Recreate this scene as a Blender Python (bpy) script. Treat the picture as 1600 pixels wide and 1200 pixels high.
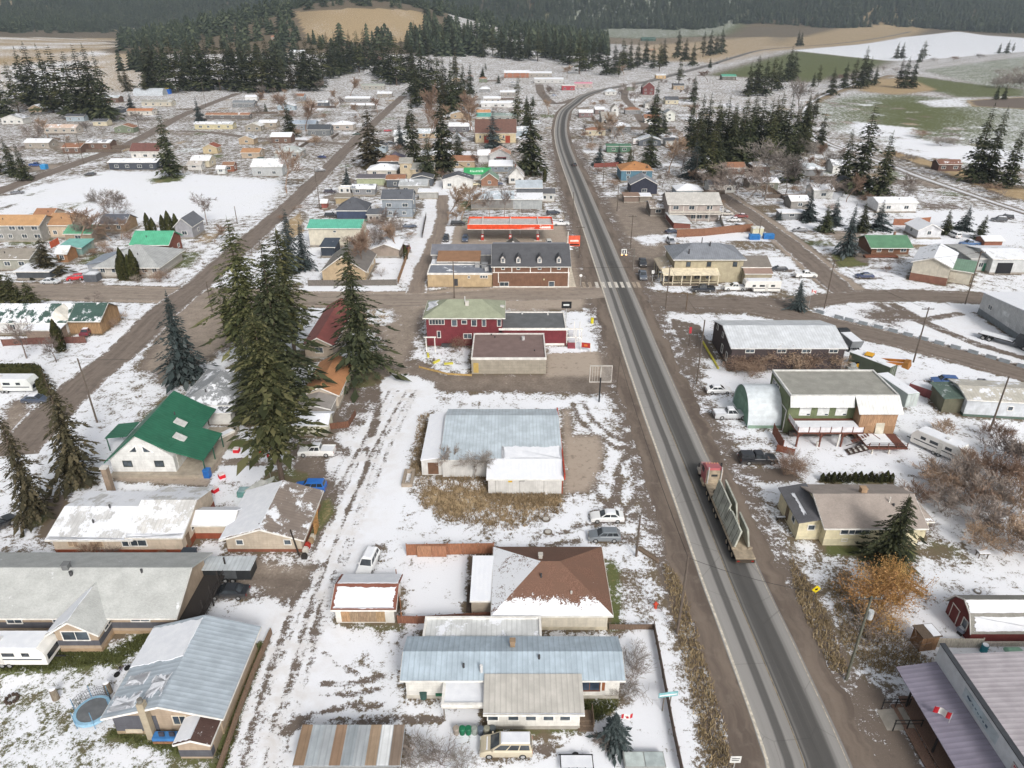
import bpy, math, random
import numpy as np
from mathutils import Vector, Matrix
for o in list(bpy.data.objects): bpy.data.objects.remove(o)
SC = bpy.context.scene; COL = SC.collection
R = math.radians
# ---------------------------------------------------------------- camera, sky, sun, exposure
CAM_H, PITCH, FOC = 62.0, R(27.3), 1111.0
cam = bpy.data.objects.new('camera', bpy.data.cameras.new('camera')); COL.objects.link(cam)
cam.data.sensor_fit = 'HORIZONTAL'; cam.data.sensor_width = 36.0; cam.data.lens = 36.0*FOC/1600
cam.data.clip_start = 0.5; cam.data.clip_end = 20000
cam.location = (0, 0, CAM_H); cam.rotation_euler = (math.pi/2-PITCH, 0, 0)
SC.camera = cam
SUN_EL, SUN_AZ = 36.0, 158.0           # azimuth measured clockwise from +Y
w = bpy.data.worlds.new('World'); SC.world = w; w.use_nodes = True
nt = w.node_tree; bg = nt.nodes['Background']
sky = nt.nodes.new('ShaderNodeTexSky'); sky.sky_type = 'NISHITA'; sky.sun_disc = False
sky.sun_elevation = R(SUN_EL); sky.sun_rotation = R(SUN_AZ); sky.air_density = 1.0; sky.dust_density = 6.0; sky.ozone_density = 1.0
hs = nt.nodes.new('ShaderNodeHueSaturation'); hs.inputs['Saturation'].default_value = 0.22
nt.links.new(sky.outputs[0], hs.inputs['Color']); nt.links.new(hs.outputs[0], bg.inputs['Color'])
bg.inputs['Strength'].default_value = 0.115
sl = bpy.data.lights.new('sun', 'SUN'); sl.energy = 1.5; sl.angle = R(12); sl.color = (1.0, 0.95, 0.88)
sun = bpy.data.objects.new('sun', sl); COL.objects.link(sun); sun.location = (60, -60, 200)
sd = Vector((math.sin(R(SUN_AZ))*math.cos(R(SUN_EL)), math.cos(R(SUN_AZ))*math.cos(R(SUN_EL)), math.sin(R(SUN_EL))))
sun.rotation_euler = sd.to_track_quat('Z', 'Y').to_euler()
vs = SC.view_settings; vs.view_transform = 'Standard'; vs.look = 'None'; vs.gamma = 1.0; vs.use_curve_mapping = False
vs.exposure = 0.34
SC.render.engine = 'CYCLES'
try:
    SC.cycles.use_adaptive_sampling = True; SC.cycles.adaptive_threshold = 0.02
    SC.cycles.use_denoising = True; SC.cycles.max_bounces = 5; SC.cycles.transparent_max_bounces = 8; SC.cycles.volume_bounces = 0
    SC.cycles.volume_max_steps = 64
except Exception: pass
# ---------------------------------------------------------------- survey: where a sight line meets a level
_s, _c = math.sin(PITCH), math.cos(PITCH)
def G(px, py, z=0.0):
    a = (px-800)/FOC; v = (py-600)/FOC; t = (CAM_H-z)/(_s+v*_c)
    return Vector((a*t, (_c-v*_s)*t, z))
def tall(px, py, top):
    Y = G(px, py).y; v = top-600
    return CAM_H-Y*(FOC*_s+v*_c)/(FOC*_c-v*_s)
def terrain(x, y):
    x = np.asarray(x, float); y = np.asarray(y, float)
    z = 95*np.exp(-((x+330)/330)**2-((y-1750)/420)**2)
    z = z+0.045*np.clip(y-1950, 0, 900)*np.clip((y-1950)/900, 0, 1)
    ridge = 1+0.25*np.sin(x*0.0021+1)+0.18*np.sin(x*0.0053)
    z = z+0.26*np.clip(y-2750, 0, 2500)*ridge
    z = z+0.10*np.clip(-x-0.42*y-120, 0, 900)*np.clip((y-600)/500, 0, 1)
    return z
def tz(x, y): return float(terrain(x, y))
# ---------------------------------------------------------------- materials
MATS = {}
def lin(h):
    if isinstance(h, (tuple, list)): return tuple(h)
    h = h.lstrip('#'); r = []
    for i in (0, 2, 4):
        c = int(h[i:i+2], 16)/255; r.append(c/12.92 if c <= .04045 else ((c+.055)/1.055)**2.4)
    return tuple(r)
class NT:
    def __init__(s, name):
        s.m = bpy.data.materials.new(name); s.m.use_nodes = True; s.t = s.m.node_tree
        s.b = s.t.nodes['Principled BSDF']; s.n = s.t.nodes
    def new(s, kind, **kw):
        n = s.n.new('ShaderNode'+kind)
        for k, v in kw.items():
            if k in n.inputs: 
                n.inputs[k].default_value = v
            else: setattr(n, k, v)
        return n
    def link(s, a, b): s.t.links.new(a, b)
    def val(s, x, sock):
        if isinstance(x, (int, float)): sock.default_value = x
        elif isinstance(x, (tuple, list)): sock.default_value = (*x, 1) if len(x) == 3 and sock.type == 'RGBA' else x
        else: s.link(x, sock)
    def math(s, op, a, b=0.0, clamp=False):
        n = s.new('Math', operation=op, use_clamp=clamp); s.val(a, n.inputs[0]); s.val(b, n.inputs[1]); return n.outputs[0]
    def mix(s, f, a, b):
        n = s.new('Mix', data_type='RGBA'); s.val(f, n.inputs[0]); s.val(a, n.inputs[6]); s.val(b, n.inputs[7]); return n.outputs[2]
    def noise(s, vec, scale, detail=3, rough=.55, dist=0.0):
        n = s.new('TexNoise'); s.link(vec, n.inputs['Vector']); n.inputs['Scale'].default_value = scale
        n.inputs['Detail'].default_value = detail; n.inputs['Roughness'].default_value = rough; n.inputs['Distortion'].default_value = dist
        return n.outputs[0]
    def step(s, x, lo, hi):
        n = s.new('MapRange', interpolation_type='SMOOTHSTEP'); s.val(x, n.inputs[0]); s.val(lo, n.inputs[1]); s.val(hi, n.inputs[2]); return n.outputs[0]
    def coord(s, kind='Object'): return s.new('TexCoord').outputs[kind]
    def pos(s): return s.new('NewGeometry').outputs['Position']
    def scale(s, v, sc):
        n = s.new('Mapping'); s.link(v, n.inputs[0]); n.inputs['Scale'].default_value = sc; return n.outputs[0]
    def bump(s, h, dist=.02, st=.6):
        n = s.new('Bump'); n.inputs['Strength'].default_value = st; n.inputs['Distance'].default_value = dist
        s.link(h, n.inputs['Height']); s.link(n.outputs[0], s.b.inputs['Normal'])
    def out(s, col, rough=.8, metal=0.0, spec=.3):
        s.val(col, s.b.inputs['Base Color']); s.val(rough, s.b.inputs['Roughness']); s.b.inputs['Metallic'].default_value = metal
        s.b.inputs['Specular IOR Level'].default_value = spec; return s.m
SNOW = (.75, .765, .80)
def dull(c, k=.74): g = .3*c[0]+.6*c[1]+.1*c[2]; return tuple(g+(x-g)*k for x in c)
def plain(col, rough=.7, var=.18, sc=1.2, metal=0.0, spec=.3):
    k = ('p', col, rough, var, sc, metal)
    if k in MATS: return MATS[k]
    m = NT('paint'); c = lin(col); p = m.pos()
    f = m.step(m.noise(p, sc, 4), .3, .75)
    f2 = m.step(m.noise(p, sc*9, 2), .4, .7)
    lo = tuple(x*(1-var*1.3) for x in c); hi = tuple(min(.9, x*(1+var*.5)) for x in c)
    MATS[k] = m.out(m.mix(m.math('MULTIPLY', f2, .3), m.mix(f, lo, hi), lo), rough, metal, spec); return MATS[k]
def siding(col, pitch=.2, kind='h'):
    k = ('s', col, pitch, kind)
    if k in MATS: return MATS[k]
    m = NT('siding'); c = dull(lin(col)); o = m.coord(); p = m.pos()
    w = m.new('TexWave', bands_direction='Z' if kind == 'h' else 'X', wave_profile='SAW'); m.link(o, w.inputs[0]); w.inputs['Scale'].default_value = .314/pitch
    f = m.step(m.noise(p, .9, 4), .3, .8)
    st = m.step(m.noise(m.scale(p, (3, 3, .35)), 1.2, 3), .45, .75)
    d = m.mix(f, tuple(x*.80 for x in c), tuple(min(.9, x*1.04) for x in c))
    d = m.mix(m.math('MULTIPLY', st, .28), d, tuple(x*.5 for x in c))
    d = m.mix(m.math('MULTIPLY', m.step(w.outputs[1], .82, .98), .35), d, tuple(x*.4 for x in c))
    m.bump(w.outputs[1], .03, .5); MATS[k] = m.out(d, .75); return MATS[k]
def roofmat(col, kind='shingle', snow=0.0, seed=0):
    """shingle / metal (ribs run down the slope, local Y or X) / tar ; snow = share of the surface under snow"""
    k = ('r', col, kind, snow, seed)
    if k in MATS: return MATS[k]
    m = NT('roofing'); c = lin(col); o = m.coord(); p = m.pos()
    f = m.step(m.noise(p, .6, 4), .3, .75)
    d = m.mix(f, tuple(x*.82 for x in c), tuple(min(.88, x*1.08) for x in c))
    if kind in ('metal', 'metalx'):
        w = m.new('TexWave', bands_direction='X' if kind == 'metal' else 'Y', wave_profile='SIN'); m.link(o, w.inputs[0]); w.inputs['Scale'].default_value = .314/.55
        rib = m.step(w.outputs[1], .80, .97)
        d = m.mix(m.math('MULTIPLY', rib, .45), d, tuple(x*.62 for x in c))
        sd_ = m.step(m.noise(m.scale(p, (1, .12, 1) if kind == 'metal' else (.12, 1, 1)), 2.2, 3), .5, .75)
        d = m.mix(m.math('MULTIPLY', sd_, .22), d, tuple(min(.85, x*1.35+.03) for x in c)); hgt = w.outputs[1]; rough = .45; dist = .03
    else:
        br = m.new('TexBrick'); m.link(o, br.inputs[0]); br.inputs['Scale'].default_value = 2.2
        br.inputs['Color1'].default_value = (.2, .2, .2, 1); br.inputs['Color2'].default_value = (1, 1, 1, 1); br.inputs['Mortar'].default_value = (0, 0, 0, 1); br.inputs['Mortar Size'].default_value = .015
        fn = m.noise(p, 7.0, 2, .7)
        d = m.mix(m.math('MULTIPLY', m.step(fn, .35, .7), .4), d, tuple(x*.62 for x in c))
        if kind == 'shingle': d = m.mix(m.math('MULTIPLY', br.outputs[0], .22), d, tuple(min(.8, x*1.5+.02) for x in c))
        hgt = fn; rough = .9; dist = .02
    rr = rough
    if snow > 0:
        n1 = m.noise(p, .33, 2, .5); n2 = m.noise(m.scale(p, (1, .7, 1)), 1.3, 4, .65); n3 = m.noise(p, 5.5, 2, .6)
        n = m.math('ADD', m.math('ADD', m.math('MULTIPLY', n1, .5), m.math('MULTIPLY', n2, .35)), m.math('MULTIPLY', n3, .15))
        t = .5+(.5-snow)*.42
        s_ = m.step(n, t-.025, t+.025)
        sc = m.mix(m.step(n2, .3, .8), (.70, .72, .77), SNOW)
        d = m.mix(s_, d, sc); rr = m.math('ADD', m.math('MULTIPLY', s_, .8-rough), rough)
        hgt = m.math('ADD', m.math('MULTIPLY', s_, 1.0), m.math('MULTIPLY', hgt, .3)); dist = .05
    m.bump(hgt, dist, .5); MATS[k] = m.out(d, rr); return MATS[k]
def glass(col=(.035, .045, .055)):
    k = ('g', col)
    if k not in MATS:
        m = NT('window_glass'); p = m.pos(); f = m.noise(p, .7, 2)
        MATS[k] = m.out(m.mix(m.step(f, .35, .7), col, tuple(x*2.2+.01 for x in col)), .12, 0, .6)
    return MATS[k]
def wood(col, sc=1.0):
    k = ('w', col, sc)
    if k in MATS: return MATS[k]
    m = NT('timber'); c = dull(lin(col), .8); p = m.pos()
    g = m.noise(m.scale(p, (6, 6, .8)), 2*sc, 4, .6); f = m.noise(p, .8, 3)
    d = m.mix(m.step(g, .35, .7), tuple(x*.6 for x in c), c); d = m.mix(m.math('MULTIPLY', m.step(f, .45, .8), .4), d, tuple(x*.55 for x in c))
    m.bump(g, .01, .5); MATS[k] = m.out(d, .85); return MATS[k]
def snowmat():
    if 'snow' in MATS: return MATS['snow']
    m = NT('snow'); p = m.pos(); n = m.noise(p, 1.1, 4); n2 = m.noise(p, 9, 3)
    m.bump(m.math('ADD', n, m.math('MULTIPLY', n2, .4)), .06, .5)
    MATS['snow'] = m.out(m.mix(m.step(n, .3, .8), (.66, .68, .725), SNOW), .75); return MATS['snow']
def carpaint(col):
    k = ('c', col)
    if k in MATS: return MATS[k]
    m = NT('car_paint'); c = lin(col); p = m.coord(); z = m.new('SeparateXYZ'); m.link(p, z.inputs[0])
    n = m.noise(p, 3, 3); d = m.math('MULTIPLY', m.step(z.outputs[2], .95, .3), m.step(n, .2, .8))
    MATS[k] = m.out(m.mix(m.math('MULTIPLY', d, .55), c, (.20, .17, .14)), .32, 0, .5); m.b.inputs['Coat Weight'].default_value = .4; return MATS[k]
def leafmat(name, c1, c2, c3):
    if name in MATS: return MATS[name]
    m = NT(name); g = m.new('NewGeometry'); oi = m.new('ObjectInfo')
    f = m.new('ValToRGB'); m.link(g.outputs['Random Per Island'], f.inputs[0])
    e = f.color_ramp.elements; e[0].color = (*c1, 1); e[1].color = (*c3, 1); e.new(.55).color = (*c2, 1)
    hv = m.new('HueSaturation'); m.link(f.outputs[0], hv.inputs['Color'])
    m.link(m.math('ADD', m.math('MULTIPLY', oi.outputs['Random'], .5), .75), hv.inputs['Value'])
    m.link(m.math('ADD', m.math('MULTIPLY', oi.outputs['Random'], .02), .49), hv.inputs['Hue'])
    MATS[name] = m.out(hv.outputs[0], .8, 0, .15); return MATS[name]
# ---------------------------------------------------------------- mesh building
class MB:
    def __init__(s): s.v = []; s.f = []
    def add(s, v, f):
        b = len(s.v); s.v += [tuple(p) for p in v]; s.f += [tuple(i+b for i in q) for q in f]; return s
    def box(s, x0, x1, y0, y1, z0, z1):
        return s.add([(x0,y0,z0),(x1,y0,z0),(x1,y1,z0),(x0,y1,z0),(x0,y0,z1),(x1,y0,z1),(x1,y1,z1),(x0,y1,z1)],
                     [(3,2,1,0),(4,5,6,7),(0,1,5,4),(1,2,6,5),(2,3,7,6),(3,0,4,7)])
    def prism(s, poly, ax, a, b):
        n = len(poly); mk = {'y': lambda p, t: (p[0], t, p[1]), 'x': lambda p, t: (t, p[0], p[1]), 'z': lambda p, t: (p[0], p[1], t)}[ax]
        return s.add([mk(p, a) for p in poly]+[mk(p, b) for p in poly], [tuple(range(n)), tuple(range(2*n-1, n-1, -1))]+[((i+1) % n, i, n+i, n+(i+1) % n) for i in range(n)])
    def slab(s, pts, t):
        pts = [Vector(p) for p in pts]; n = len(pts)
        nm = (pts[1]-pts[0]).cross(pts[2]-pts[0]).normalized()
        if nm.z < 0: nm = -nm
        lo = [p-nm*t for p in pts]
        return s.add(pts+lo, [tuple(range(n)), tuple(range(2*n-1, n-1, -1))]+[((i+1) % n, i, n+i, n+(i+1) % n) for i in range(n)])
    def tube(s, p, q, r0, r1=None, n=6, cap=True):
        p = Vector(p); q = Vector(q); r1 = r0 if r1 is None else r1; d = (q-p).normalized()
        a = d.cross(Vector((0, 0, 1)) if abs(d.z) < .9 else Vector((1, 0, 0))).normalized(); b = d.cross(a)
        v = [p+(a*math.cos(2*math.pi*i/n)+b*math.sin(2*math.pi*i/n))*r0 for i in range(n)]+[q+(a*math.cos(2*math.pi*i/n)+b*math.sin(2*math.pi*i/n))*r1 for i in range(n)]
        f = [(i, (i+1) % n, n+(i+1) % n, n+i) for i in range(n)]
        if cap: f += [tuple(range(n-1, -1, -1)), tuple(range(n, 2*n))]
        return s.add(v, f)
    def bar(s, p, q, w, t):
        """rectangular bar from p to q, w wide sideways, t thick"""
        p = Vector(p); q = Vector(q); d = (q-p).normalized(); a = d.cross(Vector((0, 0, 1)) if abs(d.z) < .95 else Vector((0, 1, 0))).normalized(); b = a.cross(d)
        v = []
        for e in (p, q): v += [e-a*w/2-b*t/2, e+a*w/2-b*t/2, e+a*w/2+b*t/2, e-a*w/2+b*t/2]
        return s.add(v, [(3,2,1,0),(4,5,6,7),(0,1,5,4),(1,2,6,5),(2,3,7,6),(3,0,4,7)])
    def loft(s, rings, closed=True):
        n = len(rings[0]); v = [p for r in rings for p in r]; f = []
        for k in range(len(rings)-1):
            for i in range(n if closed else n-1): f.append((k*n+i, k*n+(i+1) % n, (k+1)*n+(i+1) % n, (k+1)*n+i))
        f += [tuple(range(n-1, -1, -1)), tuple(range((len(rings)-1)*n, len(rings)*n))]
        return s.add(v, f)
    def mesh(s, name):
        me = bpy.data.meshes.new(name); me.from_pydata(s.v, [], s.f); return me
    def build(s, name, mat, parent=None, smooth=False):
        me = s.mesh(name); me.materials.append(mat)
        if smooth: me.polygons.foreach_set('use_smooth', [True]*len(me.polygons))
        return obj(name, me, parent)
def obj(name, me, parent=None):
    o = bpy.data.objects.new(name, me); COL.objects.link(o)
    if parent is not None: o.parent = parent
    return o
def tag(o, label=None, cat=None, group=None, kind=None):
    for k, v in (('label', label), ('category', cat), ('group', group), ('kind', kind)):
        if v: o[k] = v
    return o
def thing(name, label, cat, loc, rz=0.0, group=None):
    o = obj(name, None); o.location = loc; o.rotation_euler = (0, 0, rz); return tag(o, label, cat, group)
def npmesh(name, v, f, mat, smooth=False):
    """triangles or quads from numpy arrays"""
    me = bpy.data.meshes.new(name); k = f.shape[1]
    me.vertices.add(len(v)); me.vertices.foreach_set('co', v.astype(np.float32).ravel())
    me.loops.add(f.size); me.loops.foreach_set('vertex_index', f.astype(np.int32).ravel())
    me.polygons.add(len(f)); me.polygons.foreach_set('loop_start', np.arange(0, f.size, k, dtype=np.int32))
    if smooth: me.polygons.foreach_set('use_smooth', np.ones(len(f), bool))
    me.materials.append(mat); me.update(calc_edges=True); return me
# ---------------------------------------------------------------- the ground, one sheet with painted cover
def lines(fine0, fine1, step, lo, hi, grow):
    a = list(np.arange(fine0, fine1+step/2, step)); d = step; x = a[-1]
    while x < hi: d = step+(x-fine1)*grow; x += d; a.append(x)
    x = a[0]; b = []
    while x > lo: d = step+(fine0-x)*grow; x -= d; b.append(x)
    return np.array(b[::-1]+a)
gx = lines(-95, 95, .42, -4200, 4200, .03); gy = lines(36, 175, .42, -60, 6500, .0125)
GX, GY = np.meshgrid(gx, gy); NV = GX.size
GZ = terrain(GX, GY)
PT = np.zeros((GX.size, 6))          # snow, mud, green, tan, light gravel, tracks
FX, FY = GX.ravel(), GY.ravel()
CH = dict(snow=0, mud=1, green=2, tan=3, lite=4, dirty=5)
def sdf(poly, x, y):
    """signed distance to a polygon, inside positive"""
    d = np.full(x.shape, 1e9); ins = np.zeros(x.shape, bool); n = len(poly)
    for i in range(n):
        ax, ay = poly[i]; bx, by = poly[(i+1) % n]; ex, ey = bx-ax, by-ay
        t = np.clip(((x-ax)*ex+(y-ay)*ey)/(ex*ex+ey*ey+1e-9), 0, 1)
        d = np.minimum(d, (x-ax-t*ex)**2+(y-ay-t*ey)**2)
        cr = ((ay > y) != (by > y)) & (x < (bx-ax)*(y-ay)/(by-ay+1e-12)+ax); ins ^= cr
    d = np.sqrt(d); return np.where(ins, d, -d)
def seg(path, x, y):
    d = np.full(x.shape, 1e9)
    for (ax, ay), (bx, by) in zip(path[:-1], path[1:]):
        ex, ey = bx-ax, by-ay; t = np.clip(((x-ax)*ex+(y-ay)*ey)/(ex*ex+ey*ey+1e-9), 0, 1)
        d = np.minimum(d, (x-ax-t*ex)**2+(y-ay-t*ey)**2)
    return np.sqrt(d)
def W(pts): return [(G(*p).x, G(*p).y) for p in pts]
def apply(idx, m, kw):
    for k, v in kw.items(): PT[idx, CH[k]] += (v-PT[idx, CH[k]])*m
def fill(pts, soft=1.0, amt=1.0, world=False, **kw):
    q = pts if world else W(pts); xs = [p[0] for p in q]; ys = [p[1] for p in q]
    idx = np.nonzero((FX > min(xs)-soft) & (FX < max(xs)+soft) & (FY > min(ys)-soft) & (FY < max(ys)+soft))[0]
    if len(idx): m = np.clip(sdf(q, FX[idx], FY[idx])/soft*.5+.5, 0, 1); apply(idx, m*amt, kw)
def stroke(pts, wd, soft=.5, amt=1.0, world=False, **kw):
    q = pts if world else W(pts); xs = [p[0] for p in q]; ys = [p[1] for p in q]; r = wd/2+soft
    idx = np.nonzero((FX > min(xs)-r) & (FX < max(xs)+r) & (FY > min(ys)-r) & (FY < max(ys)+r))[0]
    if len(idx): m = np.clip((wd/2+soft-seg(q, FX[idx], FY[idx]))/(soft+1e-6), 0, 1); apply(idx, m*amt, kw)
def rect(x0, x1, y0, y1, soft=1.0, amt=1.0, **kw): fill([(x0, y1), (x1, y1), (x1, y0), (x0, y0)], soft, amt, **kw)
HWY = [(1275,1260),(1262,1192),(1197,1030),(1142,900),(1080,745),(1021,600),(962,445),(907,300),(888,252),(879,225),(876,200),(882,175),(899,160),(913,150),(940,141),(975,134),(1010,128),(1045,119),(1075,111),(1112,101),(1150,89),(1200,77),(1300,69),(1420,60)]
rng = np.random.default_rng(5)
MARKS = []
PT[:, 0] = np.clip(.70-.0011*(FY-110), .45, .70)
PT[:, 2] = .25
# far country -----------------------------------------------------------
far = FY > 560
PT[far, 0] = .50; PT[far, 3] = .45
PT[FY > 1900, 0] = .25
PT[FY > 2380, 0] = .12; PT[FY > 2380, 3] = 0; PT[FY > 2380, 2] = .3
fill([(0,40),(250,45),(230,100),(180,140),(0,150)], 40, tan=.9, snow=.35)
fill([(0,95),(40,90),(160,110),(120,150),(0,165)], 30, tan=.6, snow=.6)
_tz = terrain(FX, FY); PPX = 800+FOC*FX/np.maximum(1, FY*_c+(CAM_H-_tz)*_s); PPY = 600+FOC*((CAM_H-_tz)*_c-FY*_s)/np.maximum(1, FY*_c+(CAM_H-_tz)*_s)
wd_ = (FY > 800) & (FY < 2500) & (PPX < 700) & (PPY < 84); PT[wd_, 0] = .14; PT[wd_, 3] = 0; PT[wd_, 2] = .3
hill = wd_ & (PPY > 13+((PPX-560)/26)**2*.35) & (PPY < 66) & (PPX > 462+(PPY-30)*.5) & (PPX < 668-np.abs(PPY-34)*.6); PT[hill, 0] = .16+.14*np.sin(FX[hill]*.05+.02*FY[hill])*np.sin(FY[hill]*.017); PT[hill, 3] = .8+.2*np.sin(FX[hill]*.02); PT[hill, 2] = .2
tf = (PPX+14*np.sin(FY*.02) < 178) & (PPY > 60+3*np.sin(FX*.02)) & (PPY < 104+7*np.sin(FX*.03)) & (FY > 700); PT[tf, 0] = .42+.2*np.sin(FX[tf]*.045)*np.sin(FY[tf]*.011); PT[tf, 3] = .9
fill([(850,56),(1000,52),(1180,54),(1130,62),(1000,64),(880,62)], 40, green=.9, snow=.40, tan=.3)
fill([(1000,72),(1200,62),(1200,80),(1110,98),(1000,95)], 40, tan=.8, snow=.3, green=.4)
fill([(1200,78),(1255,62),(1345,55),(1462,57),(1412,66),(1250,76)], 60, tan=.85, snow=.22, green=.15)
fill([(1245,79),(1412,63),(1490,60),(1600,64),(1760,66),(1760,74),(1600,80),(1450,92),(1387,95),(1320,88)], 12, snow=1.0, tan=0)
fill([(1110,118),(1200,92),(1245,80),(1320,88),(1387,95),(1370,104),(1320,118),(1262,128),(1200,122)], 20, green=.9, snow=.16, tan=.15)
fill([(1437,110),(1600,88),(1780,84),(1780,140),(1600,138),(1540,134)], 8, green=.8, snow=.42, tan=.2)
fill([(1430,119),(1540,134),(1600,140),(1600,150),(1500,152),(1425,132)], 8, green=1, snow=.22, tan=0)
fill([(1262,165),(1340,146),(1440,150),(1600,160),(1800,165),(1800,250),(1600,245),(1500,235),(1400,225),(1300,205)], 8, green=.8, snow=.47, tan=.3)
fill([(1340,158),(1420,150),(1480,160),(1520,180),(1500,205),(1430,212),(1360,195)], 26, green=.95, snow=.2, tan=.15)
fill([(1430,158),(1510,153),(1520,166),(1460,168)], 5, snow=.65, green=.4)
fill([(1512,157),(1600,152),(1700,154),(1700,172),(1600,170),(1520,166)], 4, mud=.7, snow=.08, tan=.9)
fill([(1330,190),(1420,200),(1430,222),(1345,212)], 6, snow=.92)
fill([(1400,215),(1520,230),(1600,240),(1600,262),(1500,255),(1410,238)], 5, snow=.9)
for a in ([(1395,240),(1480,262),(1600,300)], [(1440,252),(1530,285),(1600,310)]): stroke(a, 6, 3, snow=.12, tan=.9, mud=.2)
stroke([(1270,160),(1300,145),(1390,118)], 7, 4, snow=.2, mud=.3, tan=.5)
fill([(1340,128),(1420,120),(1470,140),(1400,148),(1345,142)], 8, snow=.15, tan=.7, mud=.3)
# back yards and lots, each trodden, mown or snowed over differently
rl = random.Random(77)
for bx in np.arange(-290, 300, 17.0):
    for by in np.arange(150, 640, 21.0):
        if abs(bx-.0) < 400 and rl.random() < .78:
            x0, y0 = bx+rl.uniform(-4, 4), by+rl.uniform(-5, 5); w_, d_ = rl.uniform(5, 15), rl.uniform(5, 17); kd = rl.random()
            kw = dict(snow=rl.uniform(.22, .55), tan=rl.uniform(.2, .7), green=.3) if kd < .38 else dict(snow=rl.uniform(.2, .5), mud=.9, lite=rl.uniform(.2, .8)) if kd < .62 else dict(snow=rl.uniform(.3, .6), green=.8) if kd < .75 else dict(snow=rl.uniform(.5, .8))
            fill([(x0, y0), (x0+w_, y0), (x0+w_*rl.uniform(.8, 1), y0+d_), (x0, y0+d_)], 1.6, .9, world=True, **kw)
# town streets and lots ------------------------------------------------
fill([(0,312),(60,291),(165,268),(300,272),(442,283),(405,335),(300,346),(110,346),(0,352)], 3, snow=.86, green=.8)
fill([(40,335),(90,318),(150,312),(120,330),(60,343)], 4, snow=.55, green=.9)
fill([(230,280),(290,272),(285,283),(240,287)], 2, snow=.2, green=1)
stroke([(0,328),(50,305),(120,280),(165,268)], 1.2, .6, snow=.35, mud=.7)
XS = [(-40,452),(80,456),(300,462),(480,467),(660,468),(780,461),(930,458)]
stroke(XS, 10.5, 1.2, mud=1, snow=0, lite=.7)
fill([(300,450),(390,455),(420,500),(370,530),(330,560),(250,600),(215,575),(262,500)], 2, mud=1, snow=.03, lite=.55)
fill([(560,478),(665,476),(660,520),(640,560),(648,600),(600,605),(560,585),(600,540)], 2, mud=1, snow=.15, lite=.55)
fill([(575,485),(612,482),(625,495),(600,512),(572,505)], 1.2, snow=.6, mud=.4)
fill([(700,448),(780,452),(900,452),(930,470),(905,486),(780,480),(690,482),(655,478)], 2, mud=1, snow=0, lite=.8)
fill([(655,560),(690,585),(850,585),(860,555),(955,548),(985,600),(975,618),(800,612),(640,612),(630,590)], 1.5, mud=1, snow=.03, lite=.35)
fill([(855,552),(950,545),(965,585),(855,588)], 1.2, mud=1, snow=0, lite=1)
fill([(650,535),(738,535),(738,580),(690,583),(655,560)], 1.2, snow=.62, mud=.5)
fill([(893,488),(925,490),(942,520),(940,548),(905,552),(850,550),(853,545),(890,540)], 1.0, snow=.78, mud=.4)
fill([(700,350),(880,345),(905,400),(925,450),(895,452),(885,400),(680,392)], 1.5, mud=1, snow=0, lite=.75)
fill([(640,455),(655,400),(675,365),(705,360),(690,400),(670,455)], 1.2, mud=1, snow=.08, lite=.6)
stroke([(668,400),(688,340),(690,300)], 10, 2, snow=.9, mud=.3, dirty=.5)
stroke([(690,300),(708,262),(722,236)], 7, 2, snow=.92, dirty=.3)
# east of the highway
fill([(1010,455),(1100,462),(1240,466),(1330,455),(1330,472),(1260,480),(1230,488),(1300,500),(1290,512),(1190,490),(1040,488)], 1.8, mud=1, snow=.02, lite=.25)
fill([(940,310),(1000,300),(1045,330),(1060,370),(1040,400),(1020,440),(990,440),(965,390)], 3, mud=1, snow=.12, lite=.45)
fill([(985,370),(1050,362),(1080,372),(1010,385)], 2, snow=.7, mud=.5)
stroke([(1120,300),(1180,340),(1240,385),(1290,430),(1330,458)], 9, 1.5, mud=1, snow=.05, lite=.65)
stroke([(1325,462),(1420,461),(1540,466),(1640,470)], 7.5, 1.2, mud=1, snow=.03, lite=.3)
stroke([(1190,482),(1300,508),(1400,530),(1500,556),(1640,592)], 8.5, 1.2, mud=1, snow=.03, lite=.35)
fill([(1330,475),(1420,480),(1520,478),(1530,500),(1600,545),(1640,560),(1640,585),(1500,545),(1400,520),(1300,492)], 2, snow=.82, mud=.6, dirty=.4)
fill([(1340,485),(1390,480),(1420,500),(1400,512),(1350,500)], 3, snow=.3, mud=.8)
for a in ([(1370,475),(1420,495),(1480,520),(1560,548),(1620,565)], [(1400,478),(1450,505),(1530,540)], [(1500,490),(1440,500),(1380,492)]): stroke(a, 1.6, .8, snow=.3, mud=.9)
fill([(1050,488),(1112,498),(1120,560),(1140,600),(1110,610),(1080,560)], 2, snow=.72, mud=.5, dirty=.3)
for k in range(5): stroke([(1052+k*9, 500+k*2), (1072+k*9, 545), (1085+k*10, 590)], .7, .5, snow=.2, mud=.7)
fill([(1095,560),(1140,570),(1160,600),(1105,598)], 2, snow=.88, mud=.2)
for yy in (612,640,668,688,705,718,735): stroke([(1095+(yy-600)*.35, yy), (1150+(yy-600)*.35, yy+2), (1195+(yy-600)*.2, yy+1)], 1.2, .8, .75, snow=.45, mud=.7)
fill([(1165,735),(1240,735),(1250,752),(1190,752)], 1, mud=1, snow=.1, lite=.1)
fill([(1290,740),(1395,742),(1400,760),(1290,755)], 1, snow=.5, green=.6)
fill([(1240,855),(1300,862),(1440,862),(1450,900),(1420,960),(1330,930),(1280,900)], 2, snow=.45, green=.4, tan=.3)
fill([(1290,852),(1430,858),(1430,872),(1290,866)], .8, snow=.08, green=.9)
fill([(1445,840),(1500,850),(1560,900),(1500,890),(1440,870)], 1.5, snow=.25, green=.5, mud=.4)
fill([(1440,870),(1600,880),(1700,900),(1700,940),(1600,935),(1480,930)], 2, snow=.66)
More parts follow.
